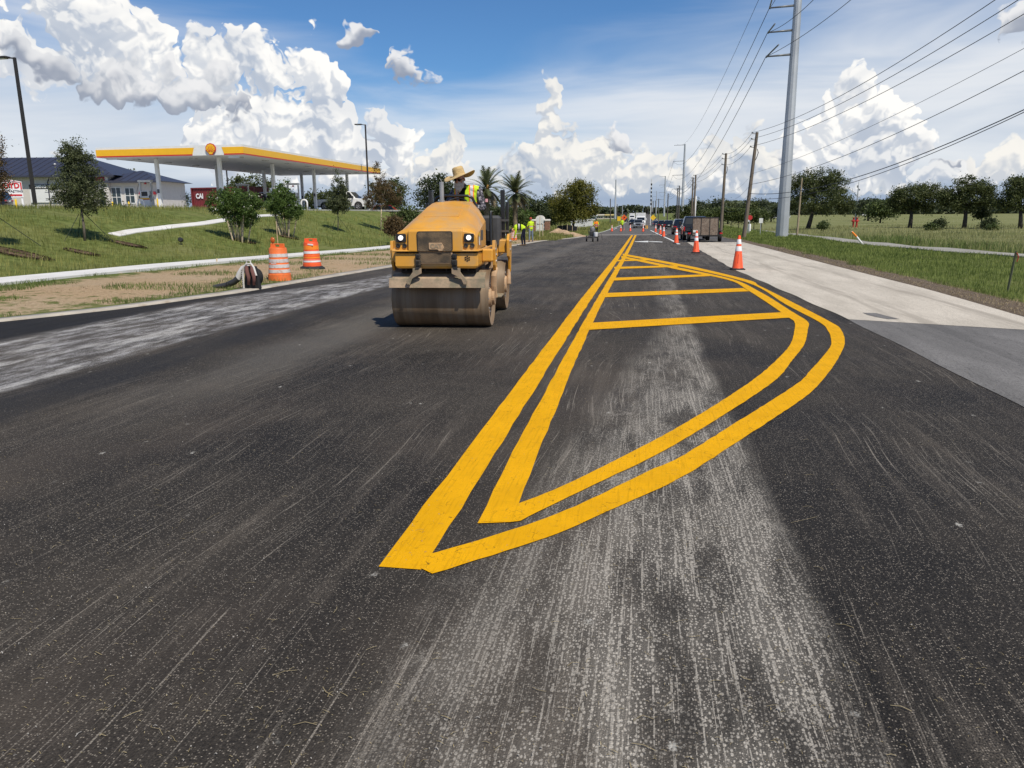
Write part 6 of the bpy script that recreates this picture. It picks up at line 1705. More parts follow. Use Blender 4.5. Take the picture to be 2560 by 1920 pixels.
def canopy():
    root = empty('filling_station_canopy', ((X0 + X1) / 2, (Y0 + Y1) / 2, PZ), 0, 'flat white station canopy with yellow and red fascia stripe on white columns', 'canopy')
    ox, oy = root.location.x, root.location.y
    L = lambda x, y, z: Vector((x - ox, y - oy, z - PZ))
    cx, cy = 0, 0; w, l = abs(X1 - X0), Y1 - Y0
    MB().box((0, 0, (ZB + ZT) / 2 - PZ), (w - 0.1, l - 0.1, ZT - ZB - 0.06)).build('deck', M_SOFFIT, root)
    f = MB()
    t = 0.06; zc, h = (ZB + ZT) / 2 - PZ, ZT - ZB
    f.box((0, -l / 2, zc), (w + 2 * t, t, h)); f.box((0, l / 2, zc), (w + 2 * t, t, h)); f.box((w / 2 + t / 2, 0, zc), (t, l - t, h)); f.box((-w / 2 - t / 2, 0, zc), (t, l - t, h))
    fa = f.build('fascia', M_WHITEP, root)
    zy0, zy1, zr0 = ZB + 0.10 - PZ, ZT - 0.17 - PZ, ZB + 0.005 - PZ
    yf = -l / 2 - t / 2 - 0.02
    xs = lambda px: (at(px, 375, Y0).x - ox)
    def band(mat, name, x_0, x_1, z0, z1, sl0=0.0, sl1=0.0):
        m = MB(); P = [(x_0 + sl0 * 0, yf, z0), (x_1, yf, z0), (x_1 + sl1, yf, z1), (x_0 - sl0, yf, z1)]
        m.loft([P, [(a, b + 0.03, c) for a, b, c in P]]); return m.build(name, mat, fa)
    a0, a1, a2, a3 = -w / 2 - t, xs(484), xs(557), w / 2 + t
    band(M_BANDY, 'yellow_band', a0, a1 - 0.1, zy0, zy1, 0, 0.16); band(M_BANDR, 'red_band', a0, a1 - 0.12, zr0, zy0, 0, 0.02)
    band(M_BANDY, 'yellow_band', a2 + 0.1, a3, zy0, zy1, 0.16, 0); band(M_BANDR, 'red_band', a2 + 0.1, a3, zr0, zy0, 0.02, 0)
    MB().box((w / 2 + t + 0.015, 0, (zy0 + zy1) / 2), (0.03, l + t, zy1 - zy0)).build('yellow_band', M_BANDY, fa)
    MB().box((w / 2 + t + 0.015, 0, (zr0 + zy0) / 2), (0.03, l + t, zy0 - zr0 - 0.004)).build('red_band', M_BANDR, fa)
    # scallop emblem on the short face
    em = MB(); ex = xs(529); ez = zc + 0.03; rr = 0.40
    def scallop(r, n=7, bump=0.06):
        pts = []
        for k in range(49):
            a = R(-38) + R(256) * k / 48
            rad = r * (1 + bump * abs(math.sin(n * math.pi * k / 48)))
            pts.append((ex + rad * math.cos(a), ez + 0.06 + rad * math.sin(a) * 0.96))
        pts += [(ex - r * 0.42, ez - r * 0.74), (ex - r * 0.36, ez - r * 0.98), (ex + r * 0.36, ez - r * 0.98), (ex + r * 0.42, ez - r * 0.74)]
        return pts
    e0 = MB().prism(scallop(rr * 1.0), yf - 0.10, yf - 0.02, 'y').build('emblem', M_BANDR, fa)
    MB().prism([(ex + (x - ex) * 0.86, ez + (z - ez) * 0.86) for x, z in scallop(rr)], yf - 0.12, yf - 0.09, 'y').build('emblem_face', M_BANDY, e0)
    for k in range(7):
        a = R(28 + 124 * k / 6); r0, r1 = 0.06, rr * 0.80
        c = Vector((ex, yf - 0.125, ez - rr * 0.55)); d = Vector((math.cos(a), 0, math.sin(a)))
        MB().bar(c + d * 0.10, c + d * (rr * 1.22 if 1 < k < 5 else rr * 1.0), 0.022, 0.022, up=(0, 1, 0)).build('emblem_rib', M_BANDR, e0)
    # clearance plates hung from the edge
    MB().box((w / 2 - 0.8, -l / 2 + 0.15, ZB - 0.13 - PZ), (1.6 * 0.55, 0.03, 0.16)).build('clearance_plate', M_WHITEP, root)
    MB().box((w / 2 - 2.2, l / 2 - 4.0, ZB - 0.12 - PZ), (0.7, 0.03, 0.15)).build('clearance_plate', M_WHITEP, root)
    MB().box((-w / 2 + 1.1, -l / 2 + 0.15, ZB - 0.11 - PZ), (0.9, 0.03, 0.13)).build('clearance_plate', M_WHITEP, root)
    for X in (-33.0, -38.4):
        for k in range(4):
            yy = 57.2 + 8.85 * k
            c = MB().box((X - ox, yy - oy, (ZB - PZ) / 2), (0.27, 0.27, ZB - PZ), bev=0.02).build('column', M_WHITEP, root)
            MB().box((X - ox, yy - oy, 0.10), (0.46, 0.46, 0.20), bev=0.02).build('column_foot', pmat('grey_foot', (0.2, 0.2, 0.2), 0.8), c)
            MB().box((X - ox, yy - oy - 0.14, 1.55), (0.20, 0.02, 0.30)).build('pump_number', pmat('number_plate_dark', (0.08, 0.08, 0.09), 0.6), c)
    lp = pmat('light_panel', (0.5, 0.5, 0.5), 0.4)
    for X in (-31.6, -35.6, -40.6):
        for k in range(7): MB().box((X - ox, Y0 + 2.5 + 4.2 * k - oy, ZB - 0.0 - PZ + 0.01), (0.45, 0.45, 0.10)).build('ceiling_lamp', lp, root)
    MB().box((0, -l / 2 + 0.1, ZT - PZ - 0.0), (w - 0.3, 0.05, 0.02)).build('roof_trim', M_WHITEP, root)
canopy()
def dispenser(loc, rz, label):
    root = empty('fuel_dispenser', loc, rz, label, 'fuel pump', 'fuel dispensers under the canopy')
    dk = pmat('dispenser_dark', (0.02, 0.02, 0.025), 0.4)
    MB().box((0, 0, 0.55), (0.95, 0.62, 1.10), bev=0.03).build('lower_cabinet', M_WHITEP, root)
    MB().box((0, 0, 1.35), (0.85, 0.55, 0.50), bev=0.03).build('upper_cabinet', M_WHITEP, root)
    MB().box((0, -0.285, 1.36), (0.55, 0.03, 0.36), bev=0.01).build('screen', dk, root)
    MB().box((0, -0.32, 0.98), (0.90, 0.03, 0.10)).build('yellow_stripe', M_BANDY, root); MB().box((0, -0.32, 0.90), (0.90, 0.03, 0.05)).build('red_stripe', M_BANDR, root)
    for s in (-1, 1):
        MB().bar((s * 0.52, 0, 0.9), (s * 0.52, 0, 2.35), 0.09, 0.16).build('side_frame', M_WHITEP, root)
        MB().tube([(s * 0.55, -0.1, 2.2), (s * 0.66, -0.28, 1.6), (s * 0.62, -0.35, 0.7), (s * 0.50, -0.34, 1.15)], 0.018, 6).build('hose', dk, root)
        MB().box((s * 0.49, -0.33, 1.12), (0.06, 0.10, 0.22), bev=0.015).build('nozzle', dk, root)
    MB().box((0, 0, 2.40), (1.20, 0.40, 0.16), bev=0.03).build('top_sign', M_WHITEP, root)
    MB().prism([(-0.10, 2.15), (0.10, 2.15), (0.02, 2.30), (-0.02, 2.30)], -0.06, 0.06, 'y').build('top_lamp', M_BANDR, root)
def on_plat(px, Y): 
    p = at(px, 500, Y); return (p.x, Y, PZ + 0.06)
dispenser(on_plat(368, 59.5), R(0), 'white fuel dispenser left of the canopy columns'); dispenser(on_plat(610, 70), R(0), 'fuel dispenser in front of the red container'); dispenser(on_plat(735, 70), R(0), 'fuel dispenser behind the right flowering shrub')
def hoop(px, Y, lab):
    p = on_plat(px, Y); o = MB().tube([(-0.28, 0, 0), (-0.28, 0, 0.65), (-0.18, 0, 0.82), (0, 0, 0.87), (0.18, 0, 0.82), (0.28, 0, 0.65), (0.28, 0, 0)], 0.075, 10).build('hoop_bollard', M_WHITEP, None, smooth=True)
    o.location = p; tag(o, lab, 'bollard', 'white hoop bollards on the forecourt')
hoop(352, 58, 'white hoop bollard left of the leftmost fuel dispenser'); hoop(642, 66, 'white hoop bollard right of the left flowering shrub'); hoop(760, 66, 'white hoop bollard right of the second flowering shrub'); hoop(920, 66, 'white hoop bollard in front of the white pickup'); hoop(375, 62, 'white hoop bollard just behind the leftmost dispenser')
M_BOLY = pmat('yellow_bollard', (0.78, 0.52, 0.02), 0.5, var=0.06)
for px, Y, lab in ((39, 62, 'yellow bollard beside the contractor sign'), (280, 78, 'yellow bollard in front of the shop door'), (321, 79, 'yellow bollard in front of the shop window'), (394, 66, 'yellow bollard right of the leftmost dispenser')):
    o = MB().lathe([(0.09, 0), (0.09, 1.05), (0.07, 1.12), (0.001, 1.14)], 14).build('bollard', M_BOLY, None, auto=40); o.location = on_plat(px, Y); tag(o, lab, 'bollard', 'yellow bollards')

# ---- shop
def shop():
    A = Vector((-88.0, 78.6, PZ)); B = Vector((-56.7, 84.0, PZ)); d = (B - A); LN = d.length; rz = math.atan2(d.y, d.x)
    root = empty('shop_building', A, rz, 'long cream shop with dark metal roof and tall windows behind the trees', 'building')
    wall = pmat('cream_stucco', (0.58, 0.545, 0.50), 0.9, var=0.05, bump=0.1); base = pmat('grey_stone_base', (0.36, 0.34, 0.32), 0.9, var=0.15)
    roofm = pmat('charcoal_metal_roof', (0.040, 0.042, 0.062), 0.45, var=0.08); frm = pmat('white_window_frame', (0.62, 0.62, 0.60), 0.5)
    gls = pmat('shop_glass', (0.03, 0.045, 0.05), 0.08, spec=0.7)
    S = lambda px: None
    def sx(px, y=490):     # distance along the front wall hit by a column of the picture
        r = ray(px, y); nrm = Vector((-d.y, d.x, 0)).normalized()
        t = (A - Vector((0, 0, CAM_H))).dot(nrm) / Vector(r).dot(nrm)
        p = Vector(r) * t; return (Vector((p.x, p.y, 0)) - Vector((A.x, A.y, 0))).dot(d.normalized()), p.z + CAM_H - PZ
    s_e0, s_e1 = sx(240)[0], sx(279)[0]
    HM, HW, DP = 4.3, 3.6, 12.0
    MB().box((s_e0 / 2, DP / 2, HM / 2), (s_e0, DP, HM)).build('main_wall', wall, root)
    MB().box(((s_e0 + s_e1) / 2, DP / 2 - 0.25, HM / 2), (s_e1 - s_e0, DP + 0.5, HM)).build('entrance_wall', wall, root)
    MB().box(((s_e1 + LN) / 2, 4.0, HW / 2), (LN - s_e1, 8.0, HW)).build('wing_wall', wall, root)
    MB().box((s_e0 / 2, -0.03, 0.45), (s_e0, 0.06, 0.9)).build('stone_plinth', base, root); MB().box(((s_e1 + LN) / 2, -0.03, 0.45), (LN - s_e1, 0.06, 0.9)).build('stone_plinth', base, root)
    def hip(x0, x1, y0, y1, z0, rise, name):
        o = 0.8; x0 -= o; x1 += o; y0 -= o; y1 += o; hy = (y0 + y1) / 2; run = min((y1 - y0) / 2, (x1 - x0) / 2) * 0.95
        m = MB(); v = [(x0, y0, z0), (x1, y0, z0), (x1, y1, z0), (x0, y1, z0), (x0 + run, hy, z0 + rise), (x1 - run, hy, z0 + rise)]
        m.add(v, [(0, 1, 5, 4), (1, 2, 5), (2, 3, 4, 5), (3, 0, 4), (3, 2, 1, 0)]); r = m.build(name, roofm, root)
        MB().box(((x0 + x1) / 2, y0 + 0.03, z0 - 0.10), (x1 - x0, 0.08, 0.20)).build('gutter', roofm, r)
        # standing seams
        sm = MB(); n = int((x1 - x0) / 0.9)
        for k in range(1, n):
            x = x0 + (x1 - x0) * k / n
            t = min(1.0, min((x - x0) / run, (x1 - x) / run)); sm.bar((x, y0, z0 + 0.02), (x, y0 + (hy - y0) * t, z0 + rise * t + 0.02), 0.04, 0.05)
        sm.build('standing_seams', roofm, r)['kind'] = 'stuff'
    hip(0, s_e1 + 0.1, 0, DP, HM, 2.5, 'main_roof'); hip(s_e1 - 1.5, LN, 0, 8.0, HW, 1.4, 'wing_roof')
    def window(pxa, pxb, ya, yb, nx, nz, name, y0=-0.02):
        xa, z1 = sx(pxa, ya); xb, _ = sx(pxb, ya); z0 = sx((pxa + pxb) / 2, yb)[1]; z0 = max(0.05, z0)
        w = MB().box(((xa + xb) / 2, y0, (z0 + z1) / 2), (xb - xa + 0.12, 0.10, z1 - z0 + 0.12)).build(name, frm, root)
        for i in range(nx):
            for j in range(nz):
                pw, ph = (xb - xa) / nx, (z1 - z0) / nz
                MB().box((xa + pw * (i + .5), y0 - 0.045, z0 + ph * (j + .5)), (pw - 0.09, 0.03, ph - 0.09)).build('pane', gls, w)
    window(254, 266, 471, 523, 1, 2, 'door', -0.53); window(267, 301, 469, 517, 3, 2, 'shop_window'); window(312, 335, 470, 508, 2, 2, 'shop_window')
    xa, z1 = sx(238, 442); xb, z0 = sx(268, 457)
    sg = MB().box(((xa + xb) / 2, -0.54, (z0 + z1) / 2), (xb - xa, 0.06, abs(z1 - z0) * 1.0)).build('entrance_sign', pmat('dark_red_sign', (0.22, 0.012, 0.018), 0.5), root)
    # banners on the wall
    xa, z1 = sx(73, 461); xb, z0 = sx(153, 506)
    bn = MB().box(((xa + xb) / 2, -0.10, (z0 + z1) / 2), (xb - xa, 0.05, z1 - z0)).build('banner', M_WHITEP, root)
    MB().box(((xa + xb) / 2, -0.13, z1 - 0.28), (xb - xa - 0.04, 0.03, 0.52)).build('banner_header', pmat('black_vinyl', (0.012, 0.012, 0.013), 0.5), bn)
    lettering('COMING SOON', 0.48, pmat('white_print', (0.8, 0.8, 0.8), 0.5), bn, ((xa + xb) / 2 + 0.1, -0.15, z1 - 0.29), bold=0.012, sx=0.92)
    ln = MB()
    for zz in (0.5, 0.32, 1.3): ln.box(((xa + xb) / 2 + 0.7, -0.13, z0 + zz * 0.9), (1.3, 0.02, 0.05))
    ln.build('banner_small_print', pmat('black_vinyl', (0.012, 0.012, 0.013), 0.5), bn)['kind'] = 'stuff'
    # wall lamps, downpipe, vent
    for px in (353, 388):
        x, z = sx(px, 482); MB().prism([(x - 0.18, z - 0.2), (x + 0.18, z - 0.2), (x + 0.06, z + 0.15), (x - 0.06, z + 0.15)], -0.35, -0.05, 'y').build('wall_lamp', pmat('dark_red_sign', (0.22, 0.012, 0.018), 0.5), root)
    x, z = sx(120, 452); MB().tube([(x + .4, -0.5, z + 0.2), (x, -0.15, z - 0.2), (x, -0.12, 0.2)], 0.07, 8).build('downpipe', roofm, root)
    x, z = sx(99, 402); MB().lathe([(0.18, 0), (0.18, 0.3), (0.25, 0.35), (0.12, 0.5), (0.001, 0.52)], 12, Matrix.Translation((x, 3.0, z - 0.6))).build('roof_vent', M_STEEL, root, smooth=True)
shop()
# contractor's sign board on posts
p = at(34, 520, 60); root = empty('contractor_sign', (p.x, 60, PZ), R(35), 'white contractor sign with red block lettering at the left edge', 'sign')
for x in (-0.75, 0.75): MB().box((x, 0, 0.75), (0.14, 0.14, 1.5)).build('post', M_WHITEP, root)
brd = MB().prism([(-0.88, 1.30), (0.88, 1.30), (0.88, 2.62), (0, 2.80), (-0.88, 2.62)], -0.13, -0.07, 'y').build('board', M_WHITEP, root)
lettering('LOYD', 0.66, M_BANDR, brd, (-0.06, -0.145, 2.26), bold=0.03, sx=0.86); lettering('CONTRACTING', 0.25, pmat('dark_print', (0.05, 0.06, 0.08), 0.7), brd, (0, -0.145, 1.80), bold=0.008, sx=0.98)
MB().box((0.80, -0.14, 2.24), (0.10, 0.02, 0.56)).build('red_side_bar', M_BANDR, brd)
for sx_ in (-1, 1): MB().bar((sx_ * 0.85, -0.14, 2.55), (0, -0.14, 2.72), 0.02, 0.07, up=(0, 1, 0)).build('red_roof_line', M_BANDR, brd)
MB().box((0, -0.14, 1.48), (1.6, 0.02, 0.14)).build('red_line', M_BANDR, brd)
# red shipping container
def container():
    Y = 78.5; a, b = at(481, 500, Y + 1.2), at(640, 500, Y)
    w = b - a; rz = math.atan2(w.y, w.x); L = Vector((w.x, w.y, 0)).length
    root = empty('shipping_container', (a.x, a.y, PZ + 0.06), rz, 'dark red shipping container with white letters behind the pumps', 'container')
    red = pmat('oxide_red_steel', (0.155, 0.018, 0.022), 0.55, var=0.12, dirt=(0.10, 0.03, 0.02), dirt_amt=0.25)
    m = MB(); n = 40; Hc = 2.55
    prof = []
    for k in range(n):
        x = L * k / n; prof += [(x + 0.02, 0.0), (x + L / n * 0.30, 0.0), (x + L / n * 0.5, 0.05), (x + L / n * 0.80, 0.05)]
    prof += [(L, 0.0), (L, 2.4), (0, 2.4)]
    m.prism(prof, 0.12, Hc - 0.1, 'z'); m.build('corrugated_wall', red, root)
    fr = MB()
    for x in (0.04, L - 0.04): fr.box((x, -0.02, Hc / 2), (0.16, 0.16, Hc))
    fr.box((L / 2, -0.02, Hc - 0.06), (L, 0.14, 0.12)); fr.box((L / 2, -0.02, 0.08), (L, 0.14, 0.16)); fr.box((L / 2, 1.2, Hc - 0.04), (L, 2.4, 0.06)); fr.build('corner_frame', red, root)
    lettering('CAI', 0.72, pmat('white_print', (0.8, 0.8, 0.8), 0.5), root, (1.05, -0.06, 1.62), bold=0.03, sx=0.85)
container()
# vehicles on the forecourt
p = at(860, 500, 79); pk2 = pickup((p.x, 79, PZ + 0.06), R(90), 'white lettered work pickup parked under the canopy end', P_WHITE, L=5.9, W=2.0, H=1.95)
M_BLUEP = pmat('dark_print', (0.05, 0.06, 0.08), 0.7)
dm = MB()
for k in range(4): dm.box((-1.005, -0.55 + 0.18 * k * 1.3, 0.98 - 0.0 * k), (0.012, 0.16, 0.16))
for k in range(7): dm.box((-1.005, -0.62 + 0.17 * k, 0.72), (0.012, 0.12, 0.07))
dm.build('door_lettering', M_BLUEP, pk2)['kind'] = 'stuff'
pk2.rotation_euler = (0, 0, R(90))
p = at(672, 500, 76); suv((p.x, 76, PZ + 0.06), R(40), 'black vehicle under the canopy behind the shrubs', 4.9, 2.0, 1.85, P_BLACK, group='vehicles on the forecourt')
p = at(6, 520, 52); suv((p.x - 3.2, 53, T(p.x - 3.2, 53)), R(-65), 'black car with pale roof at the left edge of the picture', 4.7, 1.9, 1.65, P_BLACK, group='vehicles on the forecourt')
tag(MB().box((at(60, 530, 50).x, 50, PZ - 0.06), (20, 5, 0.14), rz=R(30)).build('drive', M_WALK), kind='structure')

# ---- street lamps
M_LAMPP = pmat('dark_bronze_pole', (0.028, 0.024, 0.022), 0.5, var=0.1)
def lamp(px, Y, topy, label, arm):
    p = at(px, 539, Y); z = T(p.x, p.y); top = at(px, topy, Y).z; H = top - z
    root = empty('street_lamp', (p.x, p.y, z), 0, label, 'street lamp', 'dark station lamps')
    MB().box((0, 0, H / 2), (0.16, 0.16, H), taper=(0.8, 0.8)).build('pole', M_LAMPP, root)
    MB().lathe([(0.28, -0.2), (0.28, 0.25), (0.24, 0.3)], 16).build('footing', M_FORE, root)
    for s in arm:
        MB().bar((0, 0, H - 0.05), (s * 0.35, 0, H + 0.0), 0.07).build('arm', M_LAMPP, root)
        hd = MB().box((s * 0.75, 0, H + 0.03), (0.75, 0.40, 0.10), bev=0.03).build('lamp_head', M_LAMPP, root)
        MB().box((s * 0.78, 0, H - 0.03), (0.5, 0.3, 0.03)).build('lens', pmat('light_panel', (0.5, 0.5, 0.5), 0.4), hd)
lamp(92, 39.7, 141, 'tall dark street lamp leaning at the left edge', (-1,))
lamp(924, 79, 311, 'dark street lamp at the right end of the canopy', (-1,))
lamp(576, 92, 420, 'thin dark lamp post behind the canopy', (1,))
# black floodlight in the grass
p = hit(453, 612); root = empty('floodlight', p, R(20), 'small black floodlight in the grass of the bank', 'floodlight')
MB().tube([(0, 0, -0.05), (0, 0, 0.12)], 0.02, 8).build('stem', M_BLACK, root); MB().lathe([(0.05, 0), (0.10, 0.02), (0.10, 0.16), (0.08, 0.18)], 16, Matrix.Translation((0, 0.08, 0.2)) @ Matrix.Rotation(R(80), 4, 'X')).build('head', M_BLACK, root, auto=40)
# ------------------------------------------------------------------ poles, wires, far signs and buildings
M_GALV = pmat('galvanised_steel', (0.40, 0.42, 0.44), 0.5, metal=0.35, var=0.1, vs=0.4); M_WOODP = pmat('weathered_pole_wood', (0.155, 0.125, 0.095), 0.9, var=0.25, vs=2, streak=(6, 6, 0.4), bump=0.4, bs=20)
M_WOODD = pmat('dark_pole_wood', (0.085, 0.075, 0.065), 0.9, var=0.2, vs=2, streak=(6, 6, 0.4))
M_WIRE = pmat('dark_wire', (0.03, 0.03, 0.035), 0.6); M_INS = pmat('grey_insulator', (0.16, 0.17, 0.18), 0.4)
def steel_pole(base, H, r0, label, arms, arm_len, wires_dir=1):
    root = empty('transmission_pole', base, 0, label, 'utility pole', 'tall grey steel power poles')
    r1 = r0 * 0.48
    MB().lathe([(r0, -0.3), (r0, 0), (lerp(r0, r1, .35), H * .35), (lerp(r0, r1, .35) * 0.97, H * .352), (r1, H), (0.001, H + 0.05)], 12).build('shaft', M_GALV, root, auto=20)
    tips = []
    for z in arms:
        rr = lerp(r0, r1, z / H)
        a = MB().tube([(-rr * 0.8, 0, z), (-rr - arm_len, 0, z - 0.10)], [0.10, 0.06], 8).build('arm', M_INS, root, smooth=True)
        MB().lathe([(0.11, -0.04), (0.11, 0.04)], 10, Matrix.Translation((-rr - arm_len * 0.97, 0, z - 0.10)) @ Matrix.Rotation(math.pi / 2, 4, 'Y')).build('clamp', M_INS, a)
        tips.append(Vector(base) + Vector((-rr - arm_len, 0, z - 0.12)))
    return tips
def wire(a, b, sag, label, r=0.016, group='overhead wires', n=24):
    a, b = Vector(a), Vector(b); pts = []
    for k in range(n + 1):
        t = k / n; p = a.lerp(b, t); p.z -= sag * 4 * t * (1 - t); pts.append(p)
    o = MB().tube([p - a for p in pts], r, 5).build('power_line', M_WIRE, None, smooth=True); o.location = a
    return tag(o, label, 'power line', group)
Z7 = lambda x, y: (1500 + x * 0.4792, y * 0.479)
PY = 74.0
b0 = at(1956, 567, PY); b0.z = T(b0.x, b0.y)
hz = lambda px, py, Y: at(px, py, Y).z - b0.z
arms1 = [hz(*Z7(1025, 28), PY), hz(*Z7(1012, 157), PY), hz(*Z7(1000, 284), PY)]
tips1 = steel_pole(b0, arms1[0] + 5.5, 0.56, 'nearest tall grey steel power pole rising out of the top of the picture', arms1, 2.0)
Zs2 = 300.0; p2 = at(1705, 545, Zs2); b2 = Vector((p2.x, Zs2, zr(Zs2) + 0.5)); top2 = at(1714, 360, Zs2).z
tips2 = steel_pole(b2, top2 - b2.z, 0.6, 'second tall grey steel power pole behind the queue of cars', [top2 - b2.z - 0.3, top2 - b2.z - 6, top2 - b2.z - 11, top2 - b2.z - 16], 3.6)
Zs3 = 560.0; p3 = at(1660, 540, Zs3); b3_ = Vector((p3.x, Zs3, -1.5)); top3 = at(1664, 440, Zs3).z
tips3 = steel_pole(b3_, top3 - b3_.z, 0.7, 'third tall grey steel power pole far behind the cars', [top3 - b3_.z - 0.3, top3 - b3_.z - 6, top3 - b3_.z - 11, top3 - b3_.z - 16], 3.6)
for k, (px, ty, Yd) in enumerate(((1640, 478, 900), (1630, 492, 1250), (1538, 449, 420))):
    q = at(px, 535, Yd); tp = at(px, ty, Yd).z
    steel_pole(Vector((q.x, Yd, -1.8)), tp + 1.8, 0.6, ['fourth steel power pole, thin against the horizon clouds', 'farthest steel power pole near the vanishing point', 'tall thin steel pole left of the far road'][k], [tp + 1.0, tp - 4, tp - 9] if k < 2 else [], 3.6)
names3 = ['upper', 'middle', 'lower']
for k in range(3):
    wire(tips1[k], tips2[k + 1], 5.5, names3[k] + ' conductor from the nearest steel pole to the second', 0.028)
    wire(tips2[k + 1], tips3[k + 1], 5.0, names3[k] + ' conductor from the second steel pole to the third', 0.035)
    # towards the camera, over the right of the road
    ex = [(1500 + 960 * .479, -60), Z7(1095, -5), Z7(1280, 0)][k]
    e = far(ex[0], ex[1], 62.0); d = e - tips1[k]; wire(tips1[k], tips1[k] + d * 1.3, 0.4, names3[k] + ' conductor running forward from the nearest steel pole', 0.022)
    # brace insulator
    dd = d.normalized(); o = MB().tube([(0, 0, 0), dd * 2.6 + Vector((0, 0, 0.25))], 0.06, 8).build('line_insulator', M_INS, None); o.location = tips1[k] + dd * 0.4
    tag(o, names3[k] + ' long insulator at the arm tip of the nearest steel pole', 'insulator', 'line insulators')
wire(far(1500 + 865 * .479, -40, 60), Vector((b2.x - 3, b2.y, top2 + 0.2)), 4.0, 'thin shield wire sloping down to the second steel pole', 0.016)

def wood_pole(base, top, r, label, mat, gear=True, cross=0):
    root = empty('utility_pole', base, 0, label, 'utility pole', 'wooden utility poles')
    v = Vector(top) - Vector(base)
    MB().tube([v * -0.03, v * 0.5, v], [r, r * 0.85, r * 0.68], 12).build('shaft', mat, root, auto=40)
    if gear:
        for f in (0.985, 0.93, 0.86):
            q = v * f; MB().tube([q, q + Vector((-0.35, 0, 0.05))], 0.035, 6).lathe([(0.05, 0), (0.07, 0.04), (0.05, 0.10), (0.001, 0.12)], 8, Matrix.Translation(q + Vector((-0.36, 0, 0.05)))).build('insulator', M_INS, root)
        q = v * 0.80; MB().tube([q + Vector((0.2, 0, 0.4)), q + Vector((0.28, -0.1, 0.1)), q + Vector((0.18, 0, -0.3)), q + Vector((0.02, 0, -0.6))], 0.03, 6).build('cable_loop', M_WIRE, root)
    for c in range(cross):
        q = v * (0.96 - 0.08 * c); MB().bar(q + Vector((-1.1, 0, 0)), q + Vector((1.1, 0, 0)), 0.10, 0.12).build('crossarm', mat, root)
    return Vector(base), v
Z5 = lambda x, y: (1600 + x * .18083, 420 + y * .18083)
wp = []
specs = [((1860, 583), Z7(820, 690), 66, 0.17, 'leaning wooden utility pole left of the nearest steel pole', M_WOODP),
         ((1803, 560), Z7(658, 800), 90, 0.18, 'wooden utility pole behind the trailer', M_WOODP),
         (Z5(740, 660), Z5(772, 95), 140, 0.19, 'wooden pole with pale conduit, nearest of the pair behind the queue', M_WOODP),
         (Z5(714, 660), Z5(735, 130), 150, 0.18, 'wooden pole just left of the one with pale conduit', M_WOODP),
         (Z5(535, 695), Z5(545, 243), 190, 0.19, 'dark wooden pole above the dark grey SUV', M_WOODD), (Z5(505, 690), Z5(522, 278), 205, 0.18, 'dark wooden pole left of the one above the dark grey SUV', M_WOODD),
         (Z5(377, 700), Z5(390, 352), 230, 0.19, 'dark wooden pole above the black SUVs', M_WOODD), (Z5(255, 650), Z5(258, 425), 330, 0.2, 'far wooden pole with a crossarm', M_WOODD), (Z5(215, 650), Z5(216, 450), 380, 0.2, 'far wooden pole left of the crossarm pole', M_WOODD), (Z5(185, 650), Z5(186, 455), 420, 0.2, 'far wooden pole, fourth from the end of the row', M_WOODD), (Z5(160, 650), Z5(162, 455), 460, 0.2, 'far wooden pole, third from the end of the row', M_WOODD), (Z5(110, 645), Z5(112, 520), 600, 0.22, 'far wooden pole, second from the end of the row', M_WOODD), (Z5(80, 640), Z5(81, 545), 760, 0.22, 'farthest wooden pole at the end of the row', M_WOODD)]
for i, (bp, tp, Yd, r, lab, m) in enumerate(specs):
    b = at(*bp, Yd); b.z = T(b.x, b.y); t = at(*tp, Yd); wp.append(wood_pole(b, t, r, lab, m, i < 5, 1 if i in (7,) else 0))
# pale conduit on the third pole
b, v = wp[2]; o = MB().tube([(0.28, -0.1, 0), (0.28, -0.1, v.z * 0.62)], 0.09, 8).build('conduit_riser', M_WHITEP, None, smooth=True); o.location = b; tag(o, 'white conduit pipe climbing the wooden pole behind the queue', 'conduit')
# distribution wires: towards the camera and along the row
def wtop(i, f): return wp[i][0] + wp[i][1] * f + Vector((-0.36, 0, 0.1))
nm = ['top', 'second', 'third']
exits = [Z7(1980, 0), Z7(2095, 0), Z7(2212, 18)]
for k, f in enumerate((0.985, 0.93, 0.86)):
    a = wtop(0, f); e = far(exits[k][0], exits[k][1], 32.0); d = e - a
    wire(a, a + d * 1.15, 0.75, nm[k] + ' wire from the leaning pole to the upper right corner', 0.014)
    for i, j in ((0, 1), (1, 2), (2, 4), (4, 6)):
        wire(wtop(i, f), wtop(j, f), 0.55 if i < 2 else 1.0, '%s wire between wooden poles %s' % (nm[k], {0: 'nearest the trailer', 1: 'behind the trailer', 2: 'behind the dark grey SUV', 4: 'above the black SUVs'}[i]), 0.014 if i < 2 else 0.02)
for k, (f, ex, rr, sg, lab) in enumerate(((0.62, Z7(2212, 228), 0.006, 0.5, 'thin service wire crossing right of the steel pole'), (0.52, Z7(2212, 335), 0.009, 0.7, 'service wire from the middle of the leaning pole to the right edge'), (0.435, Z7(2212, 520), 0.013, 1.1, 'thick upper communications cable to the right edge'), (0.385, Z7(2212, 533), 0.010, 1.1, 'lower communications cable to the right edge'))):
    a = wp[0][0] + wp[0][1] * f; e = far(ex[0], ex[1], 34.0); d = e - a
    wire(a, a + d * 1.1, sg, lab, rr * 1.6)
    wire(a, wp[1][0] + wp[1][1] * (f - 0.05), 0.7, lab.split(' ')[0] + ' lower cable back to the pole behind the trailer, number %s down' % ['one', 'two', 'three', 'four'][k], rr)
